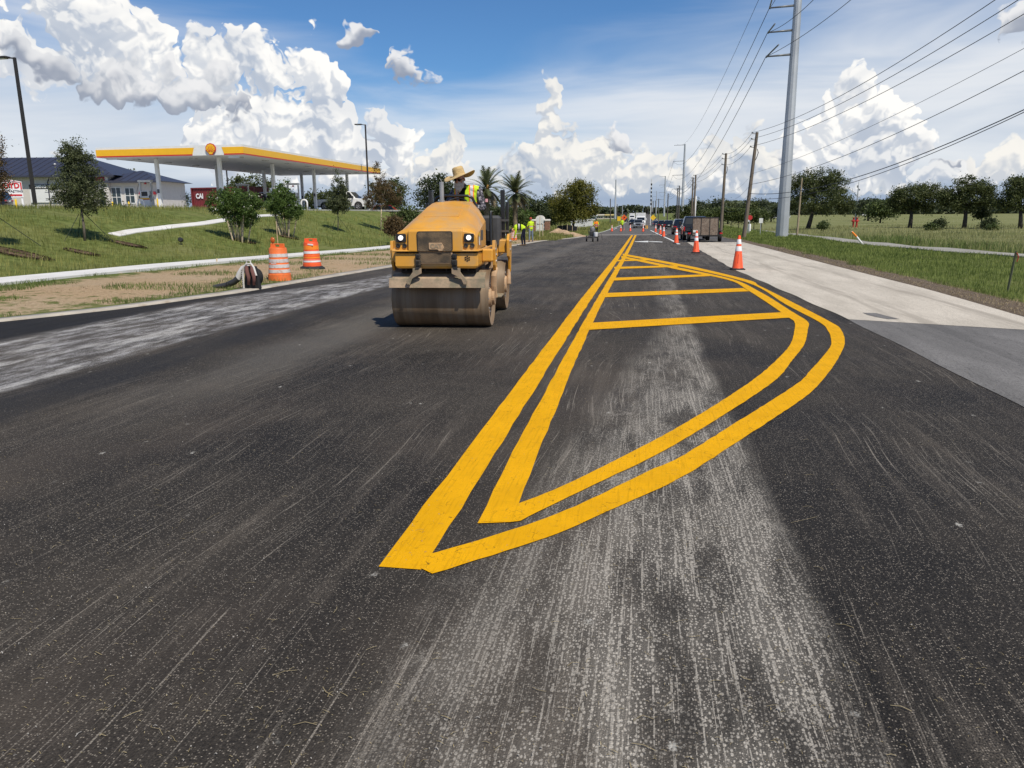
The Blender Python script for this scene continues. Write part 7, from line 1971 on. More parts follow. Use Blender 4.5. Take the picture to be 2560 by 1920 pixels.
# two left-hand poles
for (bp, tp, Yd, r, lab) in ((z4(1526, 690), z4(1526, 425), 260, 0.2, 'dark wooden pole right of the big round tree'), (z4(1615, 690), z4(1621, 500), 340, 0.2, 'small dark pole left of the orange diamond sign')):
    b = at(*bp, Yd); b.z = T(b.x, b.y); wood_pole(b, at(*tp, Yd), r, lab, M_WOODD, False)
# plain wooden post beside the steel pole and the pale mast in the field
b = at(1994, 567, 78); b.z = T(b.x, b.y); wood_pole(b, at(2005, 445, 78), 0.10, 'thin bare wooden post right of the nearest steel pole', pmat('pale_post_wood', (0.30, 0.24, 0.16), 0.9), False)
b = at(2139, 546, 260); b.z = T(b.x, b.y) ; root = empty('mast', b, 0, 'slim pale mast in the field beyond the red hydrants', 'mast')
hh = at(2145, 452, 260).z - b.z; MB().lathe([(0.28, 0), (0.16, hh * .8), (0.05, hh)], 10).build('shaft', M_GALV, root, auto=40); MB().box((0.3, 0, hh * 0.78), (0.5, 0.2, 0.5)).build('antenna', M_INS, root); MB().box((-0.3, 0, hh * 0.86), (0.3, 0.2, 0.7)).build('antenna', M_INS, root)
# hydrants
for k, zx in enumerate((635, 667)):
    p = hit(1960 + zx * .27125, 380 + 694 * .27125); root = empty('hydrant', p, 0, ('left' if k == 0 else 'right') + ' one of the two red hydrants in the field', 'hydrant', 'red hydrants')
    rd = pmat('hydrant_red', (0.42, 0.02, 0.018), 0.5); MB().lathe([(0.22, 0), (0.16, 0.05), (0.15, 0.9), (0.24, 0.95), (0.24, 1.05), (0.15, 1.2), (0.15, 1.5), (0.10, 1.6), (0.001, 1.62)], 14).build('barrel', rd, root, auto=40)
    MB().lathe([(0.10, -0.35), (0.10, 0.35)], 10, Matrix.Translation((0, 0, 1.1)) @ Matrix.Rotation(math.pi / 2, 4, 'Y')).build('outlet', rd, root, smooth=True); MB().lathe([(0.30, 1.66), (0.30, 1.72)], 12).build('handwheel', rd, root)
# small signs on the right
def sign(px, pyb, pyt, Y, label, shape, col, r):
    p = at(px, pyb, Y); z = T(p.x, Y); t = at(px, pyt, Y).z
    root = empty('road_sign', (p.x, Y, z), 0, label, 'road sign')
    MB().bar((0, 0, -0.1), (0, 0, t - z), 0.07).build('post', M_GALV, root)
    if shape == 'rect': m = MB().box((0, -0.06, t - z - r), (r * 1.4, 0.03, r * 1.8))
    else: n = shape; m = MB().prism([(r * math.cos(2 * math.pi * (k + .5) / n), t - z - r + r * math.sin(2 * math.pi * (k + .5) / n)) for k in range(n)] if n != 4 else [(r, t - z - r), (0, t - z), (-r, t - z - r), (0, t - z - 2 * r)], -0.08, -0.05, 'y')
    f = m.build('face', col, root); return root, t - z
SW_ = pmat('sign_white', (0.68, 0.68, 0.66), 0.5); SR_ = pmat('sign_red', (0.5, 0.03, 0.03), 0.5); SO_ = pmat('sign_orange', (0.85, 0.13, 0.02), 0.5); SY_ = pmat('sign_yellow', (0.8, 0.5, 0.02), 0.5); SG_ = pmat('sign_green', (0.05, 0.22, 0.18), 0.5)
sign(Z5(1512, 0)[0], 565, Z5(0, 650)[1], 95, 'small red stop sign behind the leaning wooden pole', 8, SR_, 0.30)
sign(Z5(1485, 0)[0], 560, Z5(0, 680)[1], 97, 'white backed sign left of the small stop sign', 'rect', SW_, 0.28)
sign(Z5(1668, 0)[0], Z5(0, 800)[1], Z5(0, 690)[1], 90, 'small white sign right of the leaning pole', 'rect', SW_, 0.30)
p = hit(*Z5(1510, 892)); o = MB().lathe([(0.16, -0.1), (0.16, 0.9), (0.12, 0.98), (0.001, 1.0)], 14).build('pipe_bollard', M_WHITEP, None, auto=40); o.location = p; o.scale = (1.1, 1.1, 1.1); tag(o, 'short white pipe bollard beside the leaning pole', 'bollard')
r_, h_ = sign(z4(1714, 0)[0], z4(0, 735)[1], z4(0, 643)[1], 128, 'orange diamond roadworks sign left of the far road', 4, SO_, 0.50)
bar = MB().bar((-0.16, -0.10, h_ - 0.64), (0.16, -0.10, h_ - 0.36), 0.06, 0.02, up=(0, 1, 0)).bar((-0.04, -0.10, h_ - 0.33), (0.18, -0.10, h_ - 0.58), 0.06, 0.02, up=(0, 1, 0)).build('worker_symbol', M_PRINT, r_)
sign(z4(1645, 0)[0], z4(0, 700)[1], z4(0, 668)[1], 200, 'yellow sign left of the orange diamond', 'rect', SY_, 0.6); sign(z4(2117, 0)[0], z4(0, 690)[1], z4(0, 645)[1], 190, 'yellow diamond sign right of the far road', 4, SY_, 0.7)
# railway signal mast
p = at(z4(1690, 0)[0], z4(0, 690)[1], 170); root = empty('crossing_signal', (p.x, 170, zr(170)), 0, 'dark level crossing signal behind the orange diamond sign', 'signal')
MB().tube([(0, 0, 0), (0, 0, 5.0)], 0.08, 8).build('mast', M_GALV, root)
for x in (-0.7, 0.7): MB().lathe([(0.42, 0), (0.42, 0.08)], 14, Matrix.Translation((x, -0.1, 3.0)) @ Matrix.Rotation(math.pi / 2, 4, 'X')).build('signal_disc', M_BLACK, root)
MB().bar((-0.7, -0.05, 3.0), (0.7, -0.05, 3.0), 0.1).build('signal_bar', M_BLACK, root)
p = at(z4(2080, 0)[0], z4(0, 690)[1], 230); root = empty('crossing_signal', (p.x, 230, zr(230)), 0, 'black and white crossing signal mast right of the far road', 'signal')
MB().tube([(0, 0, 0), (0, 0, 13)], 0.12, 8).build('mast', SW_, root)
for k in range(6): MB().box((0, -0.14, 6.0 + 1.1 * k), (0.42, 0.1, 0.5)).build('dark_band', M_BLACK, root)
for x in (-0.6, 0.6): MB().lathe([(0.4, 0), (0.4, 0.1)], 12, Matrix.Translation((x, -0.2, 3.4)) @ Matrix.Rotation(math.pi / 2, 4, 'X')).build('signal_disc', M_BLACK, root)
# brick monument sign
def monument():
    Yd = 108; c = at(z4(555, 0)[0], z4(0, 795)[1], Yd); z = T(c.x, Yd); k = Yd / 1900 * 400 / 2212 * 1.02
    root = empty('monument_sign', (c.x, Yd, z), 0, 'white arched entrance sign between two brick piers', 'sign')
    brick = pmat('red_brown_brick', (0.30, 0.16, 0.105), 0.9, var=0.2, vs=8); capm = pmat('cream_coping', (0.70, 0.66, 0.60), 0.8)
    H = at(z4(555, 0)[0], z4(0, 665)[1], Yd).z - z
    w = 54 * k
    out = [(-w, 0.0), (w, 0.0), (w, H * 0.80)] + [(w * math.cos(R(a)), H * 0.78 + 0.22 * H * math.sin(R(a))) for a in range(15, 170, 15)] + [(-w, H * 0.80)]
    MB().prism([(x * 1.12, zz * 1.05 if zz > 0 else 0) for x, zz in out], 0.0, 0.5, 'y').build('arch_surround', capm, root)
    pn = MB().prism([(x * 0.98, zz * 0.94 + 0.05) for x, zz in out], -0.06, 0.02, 'y').build('panel', SW_, root)
    lettering('Stone Pier', 0.26, M_PRINT, pn, (0, -0.07, H * 0.50), bold=0.004, sx=0.85)
    for s in (-1, 1):
        x0 = s * (w * 1.12 + 34 * k); wd = 64 * k
        MB().box((x0, 0.3, H * 0.34), (wd, 0.9, H * 0.68)).build('pier_core', brick, root)
        for j in range(6):
            for i in range(3):
                MB().box((x0 + (i - 1) * wd / 3 + (0.06 if j % 2 else -0.06), -0.165, H * 0.68 * (j + .5) / 6), (wd / 3 - 0.03, 0.06, H * 0.68 / 6 - 0.03)).build('brick', brick, root)
        MB().box((x0, 0.3, H * 0.74), (wd * 1.18, 1.1, H * 0.12), bev=0.05).build('coping', capm, root)
monument()
sign(z4(585, 0)[0], z4(0, 770)[1], z4(0, 618)[1], 175, 'green street name sign above the entrance sign', 'rect', SG_, 0.5)
# white panel fence and low buildings in the distance on the left
def far_fence():
    a = at(z4(985, 0)[0], 560, 170); b = at(z4(1290, 0)[0], 558, 190); a.z = T(a.x, a.y); b.z = T(b.x, b.y); d = b - a; root = empty('picket_fence', a, math.atan2(d.y, d.x), 'pale picket fence behind the big round tree', 'fence')
    L = d.length; n = 34
    for k in range(n): MB().box((L * k / n, 0, 0.9), (L / n * 0.62, 0.06, 1.8)).build('picket', SW_, root)
    for z_ in (0.5, 1.4): MB().box((L / 2, 0.06, z_), (L, 0.06, 0.15)).build('rail', SW_, root)
far_fence()
def shed(pxa, pxb, pyt, pyb, Yd, label, wallc, roofc):
    a = at(pxa, pyb, Yd); b = at(pxb, pyb, Yd); z = T((a.x + b.x) / 2, Yd); h = at(pxa, pyt, Yd).z - z; w = b.x - a.x
    root = empty('low_building', ((a.x + b.x) / 2, Yd, z), 0, label, 'building', 'far low buildings')
    MB().box((0, 4, h * 0.4), (w, 8, h * 0.8)).build('wall', wallc, root)
    MB().prism([(-0.8, h * 0.78), (4, h), (8.8, h * 0.78), (8.8, h * 0.75), (-0.8, h * 0.75)], -w / 2 - 0.5, w / 2 + 0.5, 'x').build('roof', roofc, root)
    for k in range(3): MB().box((-w * 0.3 + w * 0.3 * k, -0.03, h * 0.38), (w * 0.12, 0.08, h * 0.3)).build('window', M_GLASS, root)
CRM = pmat('pale_render', (0.55, 0.50, 0.42), 0.9); TANR = pmat('pale_metal_roof', (0.52, 0.47, 0.36), 0.6)
shed(z4(1330, 0)[0], z4(1425, 0)[0], z4(0, 640)[1], z4(0, 690)[1], 420, 'pale low shed right of the big round tree', CRM, TANR)
shed(z4(1440, 0)[0], z4(1590, 0)[0], z4(0, 640)[1], z4(0, 690)[1], 430, 'long pale low building with yellow roof left of the far road', CRM, pmat('ochre_roof', (0.50, 0.40, 0.14), 0.7))
shed(z4(1240, 0)[0], z4(1325, 0)[0], z4(0, 648)[1], z4(0, 690)[1], 380, 'white low building partly behind the big round tree', SW_, SW_)
shed(1913, 1976, 529, 540, 380, 'white low building beyond the hedge on the right', SW_, SW_)
shed(2155, 2170, 524, 532, 520, 'tiny white building between the right hand trees', SW_, SW_)
# red car roof seen beyond the bank
p = at(978, 524, 95); suv((p.x, 95, T(p.x, 95)), R(80), 'red car on the drive behind the roller', 4.6, 1.85, 1.5, carpaint('red_car_paint', (0.42, 0.02, 0.02), 0.1), group='vehicles on the forecourt')
# ------------------------------------------------------------------ trees and shrubs
BARK = pmat('grey_bark', (0.13, 0.11, 0.085), 0.95, var=0.25, vs=6, bump=0.5, bs=25); BARKP = pmat('pale_bark', (0.50, 0.40, 0.28), 0.9, var=0.2, vs=8); BARKD = pmat('dark_bark', (0.05, 0.043, 0.036), 0.95, var=0.2)
LF_OAK = leafmat('oak_leaves', (0.030, 0.044, 0.015), (0.115, 0.135, 0.045), 0.3, 0.9); LF_YOAK = leafmat('young_oak_leaves', (0.038, 0.050, 0.022), (0.135, 0.155, 0.070), 0.3, 1.6)
LF_MYR = leafmat('myrtle_leaves', (0.035, 0.067, 0.016), (0.120, 0.184, 0.040), 0.3, 2.0); LF_RED = leafmat('bronze_leaves', (0.075, 0.048, 0.024), (0.150, 0.105, 0.045), 0.3, 1.5)
LF_OLIVE = leafmat('olive_leaves', (0.039, 0.054, 0.012), (0.188, 0.173, 0.027), 0.3, 0.35); LF_DARK = leafmat('dark_leaves', (0.024, 0.036, 0.015), (0.080, 0.100, 0.038), 0.25, 0.5); LF_BUSH = leafmat('bush_leaves', (0.033, 0.057, 0.015), (0.120, 0.150, 0.045), 0.25, 0.8)
LF_FAR = leafmat('far_wood_leaves', (0.035, 0.050, 0.026), (0.10, 0.12, 0.06), 0.2, 0.05)
PETAL = pmat('white_blossom', (0.72, 0.70, 0.64), 0.8)
def leaf_cloud(rng, blobs, n, size, clumps, spread, droop=0.2):
    """blobs: (cx,cy,cz,rx,ry,rz). Leaves sit in clumps, denser to the outside; gaps stay between clumps."""
    w = np.array([b[3] * b[4] * b[5] for b in blobs]) ** 0.66; w /= w.sum()
    bi = rng.choice(len(blobs), clumps, p=w)
    d = rng.normal(size=(clumps, 3)); d /= np.linalg.norm(d, axis=1)[:, None]
    rad = rng.uniform(0.25, 1.0, clumps) ** 0.55
    B = np.array(blobs)
    C = B[bi, :3] + d * rad[:, None] * B[bi, 3:]
    cs = rng.uniform(0.5, 1.25, clumps)
    ci = rng.integers(0, clumps, n)
    P = C[ci] + rng.normal(size=(n, 3)) * (spread * cs[ci])[:, None] * np.array([1, 1, 0.72])
    a = rng.normal(size=(n, 3)); a /= np.linalg.norm(a, axis=1)[:, None]
    a[:, 2] -= droop; a /= np.linalg.norm(a, axis=1)[:, None]
    b = np.cross(a, rng.normal(size=(n, 3))); b /= np.linalg.norm(b, axis=1)[:, None]
    s = size * rng.uniform(0.6, 1.35, n)[:, None]
    V = np.stack([P - a * s * 0.5, P + b * s * 0.30, P + a * s * 0.5, P - b * s * 0.30], 1).reshape(-1, 3)
    F = np.arange(4 * n).reshape(-1, 4)
    return V, F, C
def tree(name, label, base, blobs, leaf_m, n, size, clumps, spread, trunk_r, bark, seed, group=None, trunks=None, limbs=8, droop=0.2, cat='tree', flowers=0):
    rng = np.random.default_rng(seed)
    root = empty(name, base, 0, label, cat, group)
    V, F, C = leaf_cloud(rng, blobs, n, size, clumps, spread, droop)
    cr = np_mesh('crown', V, F, leaf_m, root)
    cz = np.mean([b[2] for b in blobs]); cx = np.mean([b[0] for b in blobs]); cy = np.mean([b[1] for b in blobs])
    low = min(b[2] - b[5] for b in blobs)
    if trunks is None:
        fork = Vector((cx * 0.4, cy * 0.4, max(0.25 * cz, low + 0.15 * (cz - low))))
        m = MB(); m.tube([(0, 0, -0.15), fork * 0.5 + Vector((0.03, 0, 0)), fork], [trunk_r * 1.25, trunk_r, trunk_r * 0.8], 9)
        order = rng.permutation(len(C))[:limbs]
        for i in order:
            t = Vector(C[i]); mid = fork.lerp(t, 0.5) + Vector((0, 0, 0.10 * t.z * 0.5))
            m.tube([fork, fork.lerp(mid, .5), mid, t], [trunk_r * 0.55, trunk_r * 0.42, trunk_r * 0.25, trunk_r * 0.08], 6)
        m.build('trunk', bark, root, smooth=True)
    else:
        for (pts, rs) in trunks: MB().tube(pts, rs, 7).build('trunk', bark, root, smooth=True)
    if flowers:
        Vf, Ff, _ = leaf_cloud(rng, [(b[0], b[1], b[2], b[3] * 1.12, b[4] * 1.12, b[5] * 1.1) for b in blobs], flowers, size * 0.9, max(6, clumps // 5), spread * 0.7)
        np_mesh('blossom', Vf, Ff, PETAL, root)['kind'] = 'stuff'
    return root
def px_tree(name, label, bpx, Y, crown, leaf_m, n, size, clumps, spread, trunk_r, bark, seed, **kw):
    """crown: list of (px, py, half width px, half height px) turned into metres at depth Y around the trunk base"""
    b = at(bpx[0], bpx[1], Y); base = Vector((b.x, Y, T(b.x, Y)))
    dep = Y * 0.986 + 0.17 * abs(b.x) if b.x < 0 else Y * 0.986 - 0.17 * b.x
    k = dep / 1900.0
    blobs = []
    for i, (px, py, hw, hh) in enumerate(crown):
        c = at(px, py, Y) - base
        blobs.append((c.x, c.y + 0.35 * hw * k * math.sin(i * 2.3), c.z, hw * k, hw * k * 0.9, hh * k))
    return tree(name, label, base, blobs, leaf_m, n, size, clumps, spread, trunk_r, bark, seed, **kw)
def stakes(root, hs, r, z, col):
    for k in range(3):
        a = k * 2.1 + 0.4; MB().tube([(r * math.cos(a), r * math.sin(a), -0.05), (0.12 * math.cos(a), 0.12 * math.sin(a), z)], 0.012, 5).build('guy_stake', col, root)
STK = pmat('green_strap', (0.02, 0.03, 0.015), 0.8)
# young trees on the bank
q = hit(212, 602); t1 = px_tree('young_oak', 'young staked oak with narrow dense crown in front of the shop', (212, 602), q.y, [(192, 470, 52, 60), (190, 420, 42, 55), (185, 380, 26, 36), (215, 490, 42, 45), (160, 480, 35, 40), (172, 395, 22, 30), (245, 480, 18, 40)], LF_YOAK, 22000, 0.066, 380, 0.10, 0.045, BARK, 11); stakes(t1, 1, 1.0, 1.0, STK)
q = hit(-30, 612); t2 = px_tree('young_oak', 'bronze leaved young tree cut off by the left edge', (-25, 610), q.y, [(-20, 430, 34, 75), (-18, 470, 30, 40), (-10, 370, 16, 32)], LF_RED, 6000, 0.06, 150, 0.12, 0.04, BARK, 12); stakes(t2, 1, 1.5, 1.1, STK)
def myrtle(bpx, crown, label, seed):
    q = hit(*bpx); b = Vector((q.x, q.y, T(q.x, q.y))); rng = random.Random(seed); tr = []
    for k in range(9):
        a = k * 0.7; r = 0.10 + 0.03 * (k % 3)
        tr.append(([(r * math.cos(a), r * math.sin(a), -0.05), (r * 1.5 * math.cos(a), r * 1.5 * math.sin(a), 0.55), (r * 2.6 * math.cos(a), r * 2.6 * math.sin(a), 1.2)], [0.026, 0.022, 0.014]))
    t = px_tree('crape_myrtle', label, bpx, q.y, crown, LF_MYR, 16000, 0.085, 260, 0.11, 0.02, BARKP, seed, trunks=tr, flowers=220, group='flowering shrubs on the bank', cat='shrub')
    for s, x in enumerate((-0.62, -0.42, 0.55, 0.40)):
        MB().tube([(x * 0.55, 0.2 * (-1) ** s, -0.05), (x * 1.1, 0.28 * (-1) ** s, 1.25)], 0.034, 5).build('lodge_pole', BARKP, t)
    MB().tube([(-0.55, 0.15, 0.72), (-0.2, -0.2, 0.70), (0.25, -0.2, 0.70), (0.55, 0.15, 0.72)], 0.012, 5).build('tie_strap', STK, t)
myrtle((600, 604), [(585, 515, 42, 38), (550, 505, 34, 30), (620, 510, 36, 34), (600, 545, 40, 22), (530, 515, 18, 16), (640, 505, 20, 22), (580, 485, 26, 18)], 'left white flowering shrub held by bamboo poles', 21)
myrtle((716, 592), [(712, 515, 36, 32), (690, 500, 22, 30), (735, 525, 24, 22), (705, 480, 22, 22), (718, 465, 10, 16), (675, 515, 14, 16)], 'right white flowering shrub held by bamboo poles', 22)
q = hit(844, 578); t5 = px_tree('young_oak', 'small dark pointed tree in front of the white pickup', (844, 578), q.y, [(845, 505, 28, 30), (846, 475, 20, 26), (848, 445, 10, 22), (835, 515, 18, 16), (860, 510, 16, 16)], LF_YOAK, 13000, 0.08, 220, 0.10, 0.035, BARK, 13); stakes(t5, 1, 0.8, 0.9, STK)
q = hit(951, 578); t6 = px_tree('young_elm', 'thin olive brown young tree left of the roller', (951, 578), q.y, [(945, 490, 34, 34), (950, 462, 26, 28), (935, 505, 26, 20), (965, 500, 26, 22), (942, 425, 9, 22), (985, 480, 22, 24), (990, 500, 16, 14)], LF_RED, 12000, 0.08, 220, 0.12, 0.035, BARKP, 14)
# shrubs and taller growth along the bank top
for i, (px, py, Y, w, h, lm, lab) in enumerate(((435, 505, 92, 42, 30, LF_DARK, 'dark bush between the dispenser and the container'), (1020, 545, 48, 26, 26, LF_BUSH, 'bush on the bank just left of the roller'), (985, 562, 44, 7, 16, LF_RED, 'reddish weedy bush left of the roller'), (300, 528, 48, 34, 8, LF_BUSH, 'clipped low hedge in front of the shop door'))):
    px_tree('shrub', lab, (px, py + h), Y, [(px, py, w, h), (px - w * .5, py + h * .3, w * .6, h * .7), (px + w * .5, py + h * .2, w * .6, h * .8)], lm, 3500, 0.10 + Y * 0.0012, 80, 0.16 + Y * 0.002, 0.03, BARKD, 40 + i, limbs=3, cat='shrub')
# trees behind
px_tree('oak_tree', 'dark oak seen under the canopy behind the container', (620, 528), 125, [(600, 470, 30, 26), (640, 465, 36, 28), (675, 490, 26, 26), (610, 500, 40, 22)], LF_OAK, 6000, 0.34, 130, 0.55, 0.2, BARKD, 51, group='dark trees in the distance on the left')
px_tree('oak_tree', 'distant tree top behind the shop roof', (325, 528), 140, [(320, 445, 22, 14), (300, 450, 14, 10), (335, 455, 16, 12)], LF_OLIVE, 2500, 0.4, 60, 0.5, 0.2, BARKD, 52, group='dark trees in the distance on the left')
px_tree('oak_tree', 'tree behind the white pickup under the canopy end', (790, 528), 120, [(785, 500, 28, 20), (815, 495, 26, 22), (760, 508, 20, 14)], LF_OAK, 3500, 0.34, 80, 0.5, 0.2, BARKD, 53, group='dark trees in the distance on the left')
px_tree('oak_tree', 'tree behind the second street lamp left of the roller', (985, 530), 95, [(985, 480, 28, 30), (965, 500, 26, 22), (1000, 500, 18, 22), (940, 475, 24, 22)], LF_OAK, 5000, 0.26, 100, 0.4, 0.15, BARKD, 54, group='dark trees in the distance on the left')
px_tree('oak_tree', 'dark tree behind the driver of the roller', (1085, 545), 100, [(1085, 470, 36, 30), (1060, 485, 24, 26), (1110, 460, 26, 28), (1120, 490, 22, 26), (1085, 510, 40, 22)], LF_DARK, 7000, 0.26, 130, 0.42, 0.16, BARKD, 55, group='dark trees in the distance on the left')
px_tree('oak_tree', 'dark tree right of the right palm', (1330, 560), 128, [(1325, 520, 26, 30), (1345, 530, 20, 26), (1310, 535, 22, 26)], LF_DARK, 4500, 0.32, 90, 0.5, 0.18, BARKD, 56, group='dark trees in the distance on the left')
px_tree('oak_tree', 'dark tree left of the big round olive tree', (1372, 562), 135, [(1370, 520, 22, 30), (1360, 540, 18, 22), (1385, 540, 18, 22)], LF_DARK, 4500, 0.32, 90, 0.5, 0.18, BARKD, 57, group='dark trees in the distance on the left')
px_tree('round_tree', 'big round olive green tree left of the far road', (1430, 564), 118, [(1425, 500, 40, 36), (1455, 490, 34, 34), (1400, 520, 26, 30), (1470, 515, 24, 34), (1440, 535, 44, 24), (1445, 470, 22, 20), (1485, 525, 10, 12), (1405, 545, 20, 14)], LF_OLIVE, 24000, 0.22, 340, 0.42, 0.22, BARKD, 58)
px_tree('small_tree', 'small green tree in front of the brick entrance sign', (1292, 572), 105, [(1288, 540, 20, 26), (1280, 550, 16, 16), (1300, 545, 14, 18)], LF_BUSH, 3500, 0.22, 80, 0.35, 0.08, BARKP, 59)
px_tree('small_tree', 'pale green bushy tree left of the brick entrance sign', (1318, 572), 120, [(1318, 545, 14, 20), (1330, 550, 12, 14)], LF_MYR, 2500, 0.22, 60, 0.35, 0.08, BARKP, 60)
px_tree('small_tree', 'dark thicket behind the palms', (1250, 560), 135, [(1230, 530, 30, 28), (1260, 525, 30, 32), (1200, 535, 30, 26), (1170, 525, 28, 30), (1140, 535, 26, 26)], LF_DARK, 7000, 0.34, 140, 0.5, 0.15, BARKD, 61)
# right-hand oaks in the field
def F6(x, y): return (1960 + x * .27125, 380 + y * .27125)
def f6(l): return [(F6(x, y)[0], F6(x, y)[1], a * .27125, b * .27125) for x, y, a, b in l]
px_tree('oak_tree', 'largest dark oak, right of the nearest steel pole', F6(218, 700), 138, f6([(300, 260, 190, 120), (200, 340, 170, 130), (420, 360, 160, 130), (540, 420, 110, 90), (110, 380, 90, 130), (330, 450, 220, 110), (150, 480, 110, 70), (560, 500, 70, 50), (470, 240, 60, 60)]), LF_OAK, 24000, 0.26, 230, 0.50, 0.34, BARKD, 71, group='oaks in the field on the right')
px_tree('oak_tree', 'windswept oak leaning left in the field', F6(1160, 692), 130, f6([(1200, 400, 170, 80), (1080, 450, 120, 80), (1310, 390, 110, 80), (1240, 340, 100, 45), (1020, 500, 70, 60), (1330, 480, 60, 80), (1180, 480, 120, 60)]), LF_OAK, 15000, 0.24, 160, 0.45, 0.28, BARKD, 72, group='oaks in the field on the right')
px_tree('oak_tree', 'twin crowned oak second from the right edge', F6(1660, 700), 126, f6([(1680, 320, 110, 90), (1560, 420, 120, 90), (1760, 400, 120, 110), (1850, 320, 80, 90), (1640, 460, 150, 80), (1880, 420, 80, 90), (1480, 400, 50, 50)]), LF_OAK, 17000, 0.24, 180, 0.45, 0.28, BARKD, 73, group='oaks in the field on the right')
px_tree('small_tree', 'small dark tree on a thin stem beside the twin crowned oak', F6(1812, 702), 128, f6([(1835, 540, 50, 60), (1830, 580, 60, 30)]), LF_DARK, 1800, 0.28, 50, 0.35, 0.12, BARKD, 74)
px_tree('oak_tree', 'oak at the right edge of the picture', F6(2178, 700), 122, f6([(2150, 330, 110, 100), (2230, 300, 100, 100), (2090, 420, 100, 90), (2220, 440, 150, 110), (2020, 470, 60, 60), (2320, 380, 100, 120)]), LF_OAK, 15000, 0.24, 160, 0.45, 0.26, BARKD, 75, group='oaks in the field on the right')
for i, (x, y, w, h, lab) in enumerate(((1432, 660, 40, 36, 'dark round bush in the dry field'), (1890, 655, 55, 36, 'dark bush beside the thin stemmed tree'), (1355, 690, 16, 16, 'tiny green bush left of the dark round one'), (1915, 705, 30, 30, 'light green weed below the dark bush'), (365, 678, 28, 16, 'low weed right of the largest oak'))):
    px_tree('field_bush', lab, F6(x, y + h), 118 - 2 * i, f6([(x, y, w, h), (x - w * .3, y + h * .2, w * .6, h * .7)]), LF_DARK if i < 2 else LF_BUSH, 1500, 0.25, 45, 0.28, 0.05, BARKD, 80 + i, limbs=3, cat='shrub')
px_tree('small_tree', 'yellow green tree left of the windswept oak', F6(890, 600), 210, f6([(890, 520, 90, 60), (840, 560, 60, 40), (960, 560, 60, 40)]), LF_BUSH, 4000, 0.5, 90, 0.8, 0.2, BARKD, 86)
px_tree('oak_tree', 'distant blue green oak right of the slim mast', F6(780, 590), 260, f6([(770, 490, 80, 55), (840, 500, 60, 50), (700, 530, 60, 45)]), LF_FAR, 4000, 0.6, 90, 0.9, 0.3, BARKD, 87)
# clipped hedge bank right of the queue, in separate bushes
for i in range(9):
    px = 1752 + 19 * i; py = 541 - 7 * math.sin(i * 0.5) - (6 if i > 5 else 0)
    px_tree('hedge_bush', ['leftmost', 'second', 'third', 'fourth', 'fifth', 'sixth', 'seventh', 'eighth', 'rightmost'][i] + ' bush from the left in the hedge beyond the trailer', (px, 556), 150, [(px, py, 15, 12), (px - 7, py + 6, 10, 9), (px + 7, py + 5, 11, 10)], LF_BUSH, 2600, 0.30, 60, 0.45, 0.06, BARKD, 90 + i, limbs=3, cat='shrub', group='hedge beyond the trailer')
# row of oaks behind the hedge
for i in range(10):
    px = 1712 + 27 * i; top = [512, 500, 505, 498, 506, 510, 502, 500, 508, 503][i]
    px_tree('oak_tree', ['first', 'second', 'third', 'fourth', 'fifth', 'sixth', 'seventh', 'eighth', 'ninth', 'tenth'][i] + ' oak from the left in the row behind the hedge', (px, 545), 235 + 9 * (i % 3), [(px, top + 16, 17, 15), (px - 9, top + 22, 13, 12), (px + 10, top + 20, 13, 13), (px, top + 28, 18, 10)], LF_FAR if i % 2 else LF_OAK, 2600, 0.5, 70, 0.75, 0.25, BARKD, 110 + i, limbs=5, group='row of oaks behind the hedge')
# far woods that read as one mass
def far_wood(name, label, y, x0, x1, hgt, n, seed, size):
    rng = np.random.default_rng(seed); xs = rng.uniform(x0, x1, n); hh = hgt * (0.55 + 0.45 * np.array([mnoise.noise((x * 0.02, y * 0.01, seed)) + 0.5 for x in xs]))
    P = np.stack([xs, y + rng.uniform(-15, 15, n), -2 + hh * rng.uniform(0, 1, n) ** 0.8], 1)
    a = rng.normal(size=(n, 3)); a /= np.linalg.norm(a, axis=1)[:, None]; b = np.cross(a, rng.normal(size=(n, 3))); b /= np.linalg.norm(b, axis=1)[:, None]
    s = size * rng.uniform(0.6, 1.4, n)[:, None]
    V = np.stack([P - a * s, P + b * s * 0.7, P + a * s, P - b * s * 0.7], 1).reshape(-1, 3)
    o = np_mesh(name, V, np.arange(4 * n).reshape(-1, 4), LF_FAR); tag(o, label, 'wood', None, 'stuff')
far_wood('far_wood', 'line of far trees along the right horizon', 620, 60, 900, 11, 20000, 3, 1.6)
far_wood('far_wood', 'line of far trees along the left horizon', 700, -900, -25, 9, 18000, 4, 1.8)
far_wood('far_wood', 'low far trees where the road meets the horizon', 1500, -400, 600, 16, 8000, 5, 3.2)
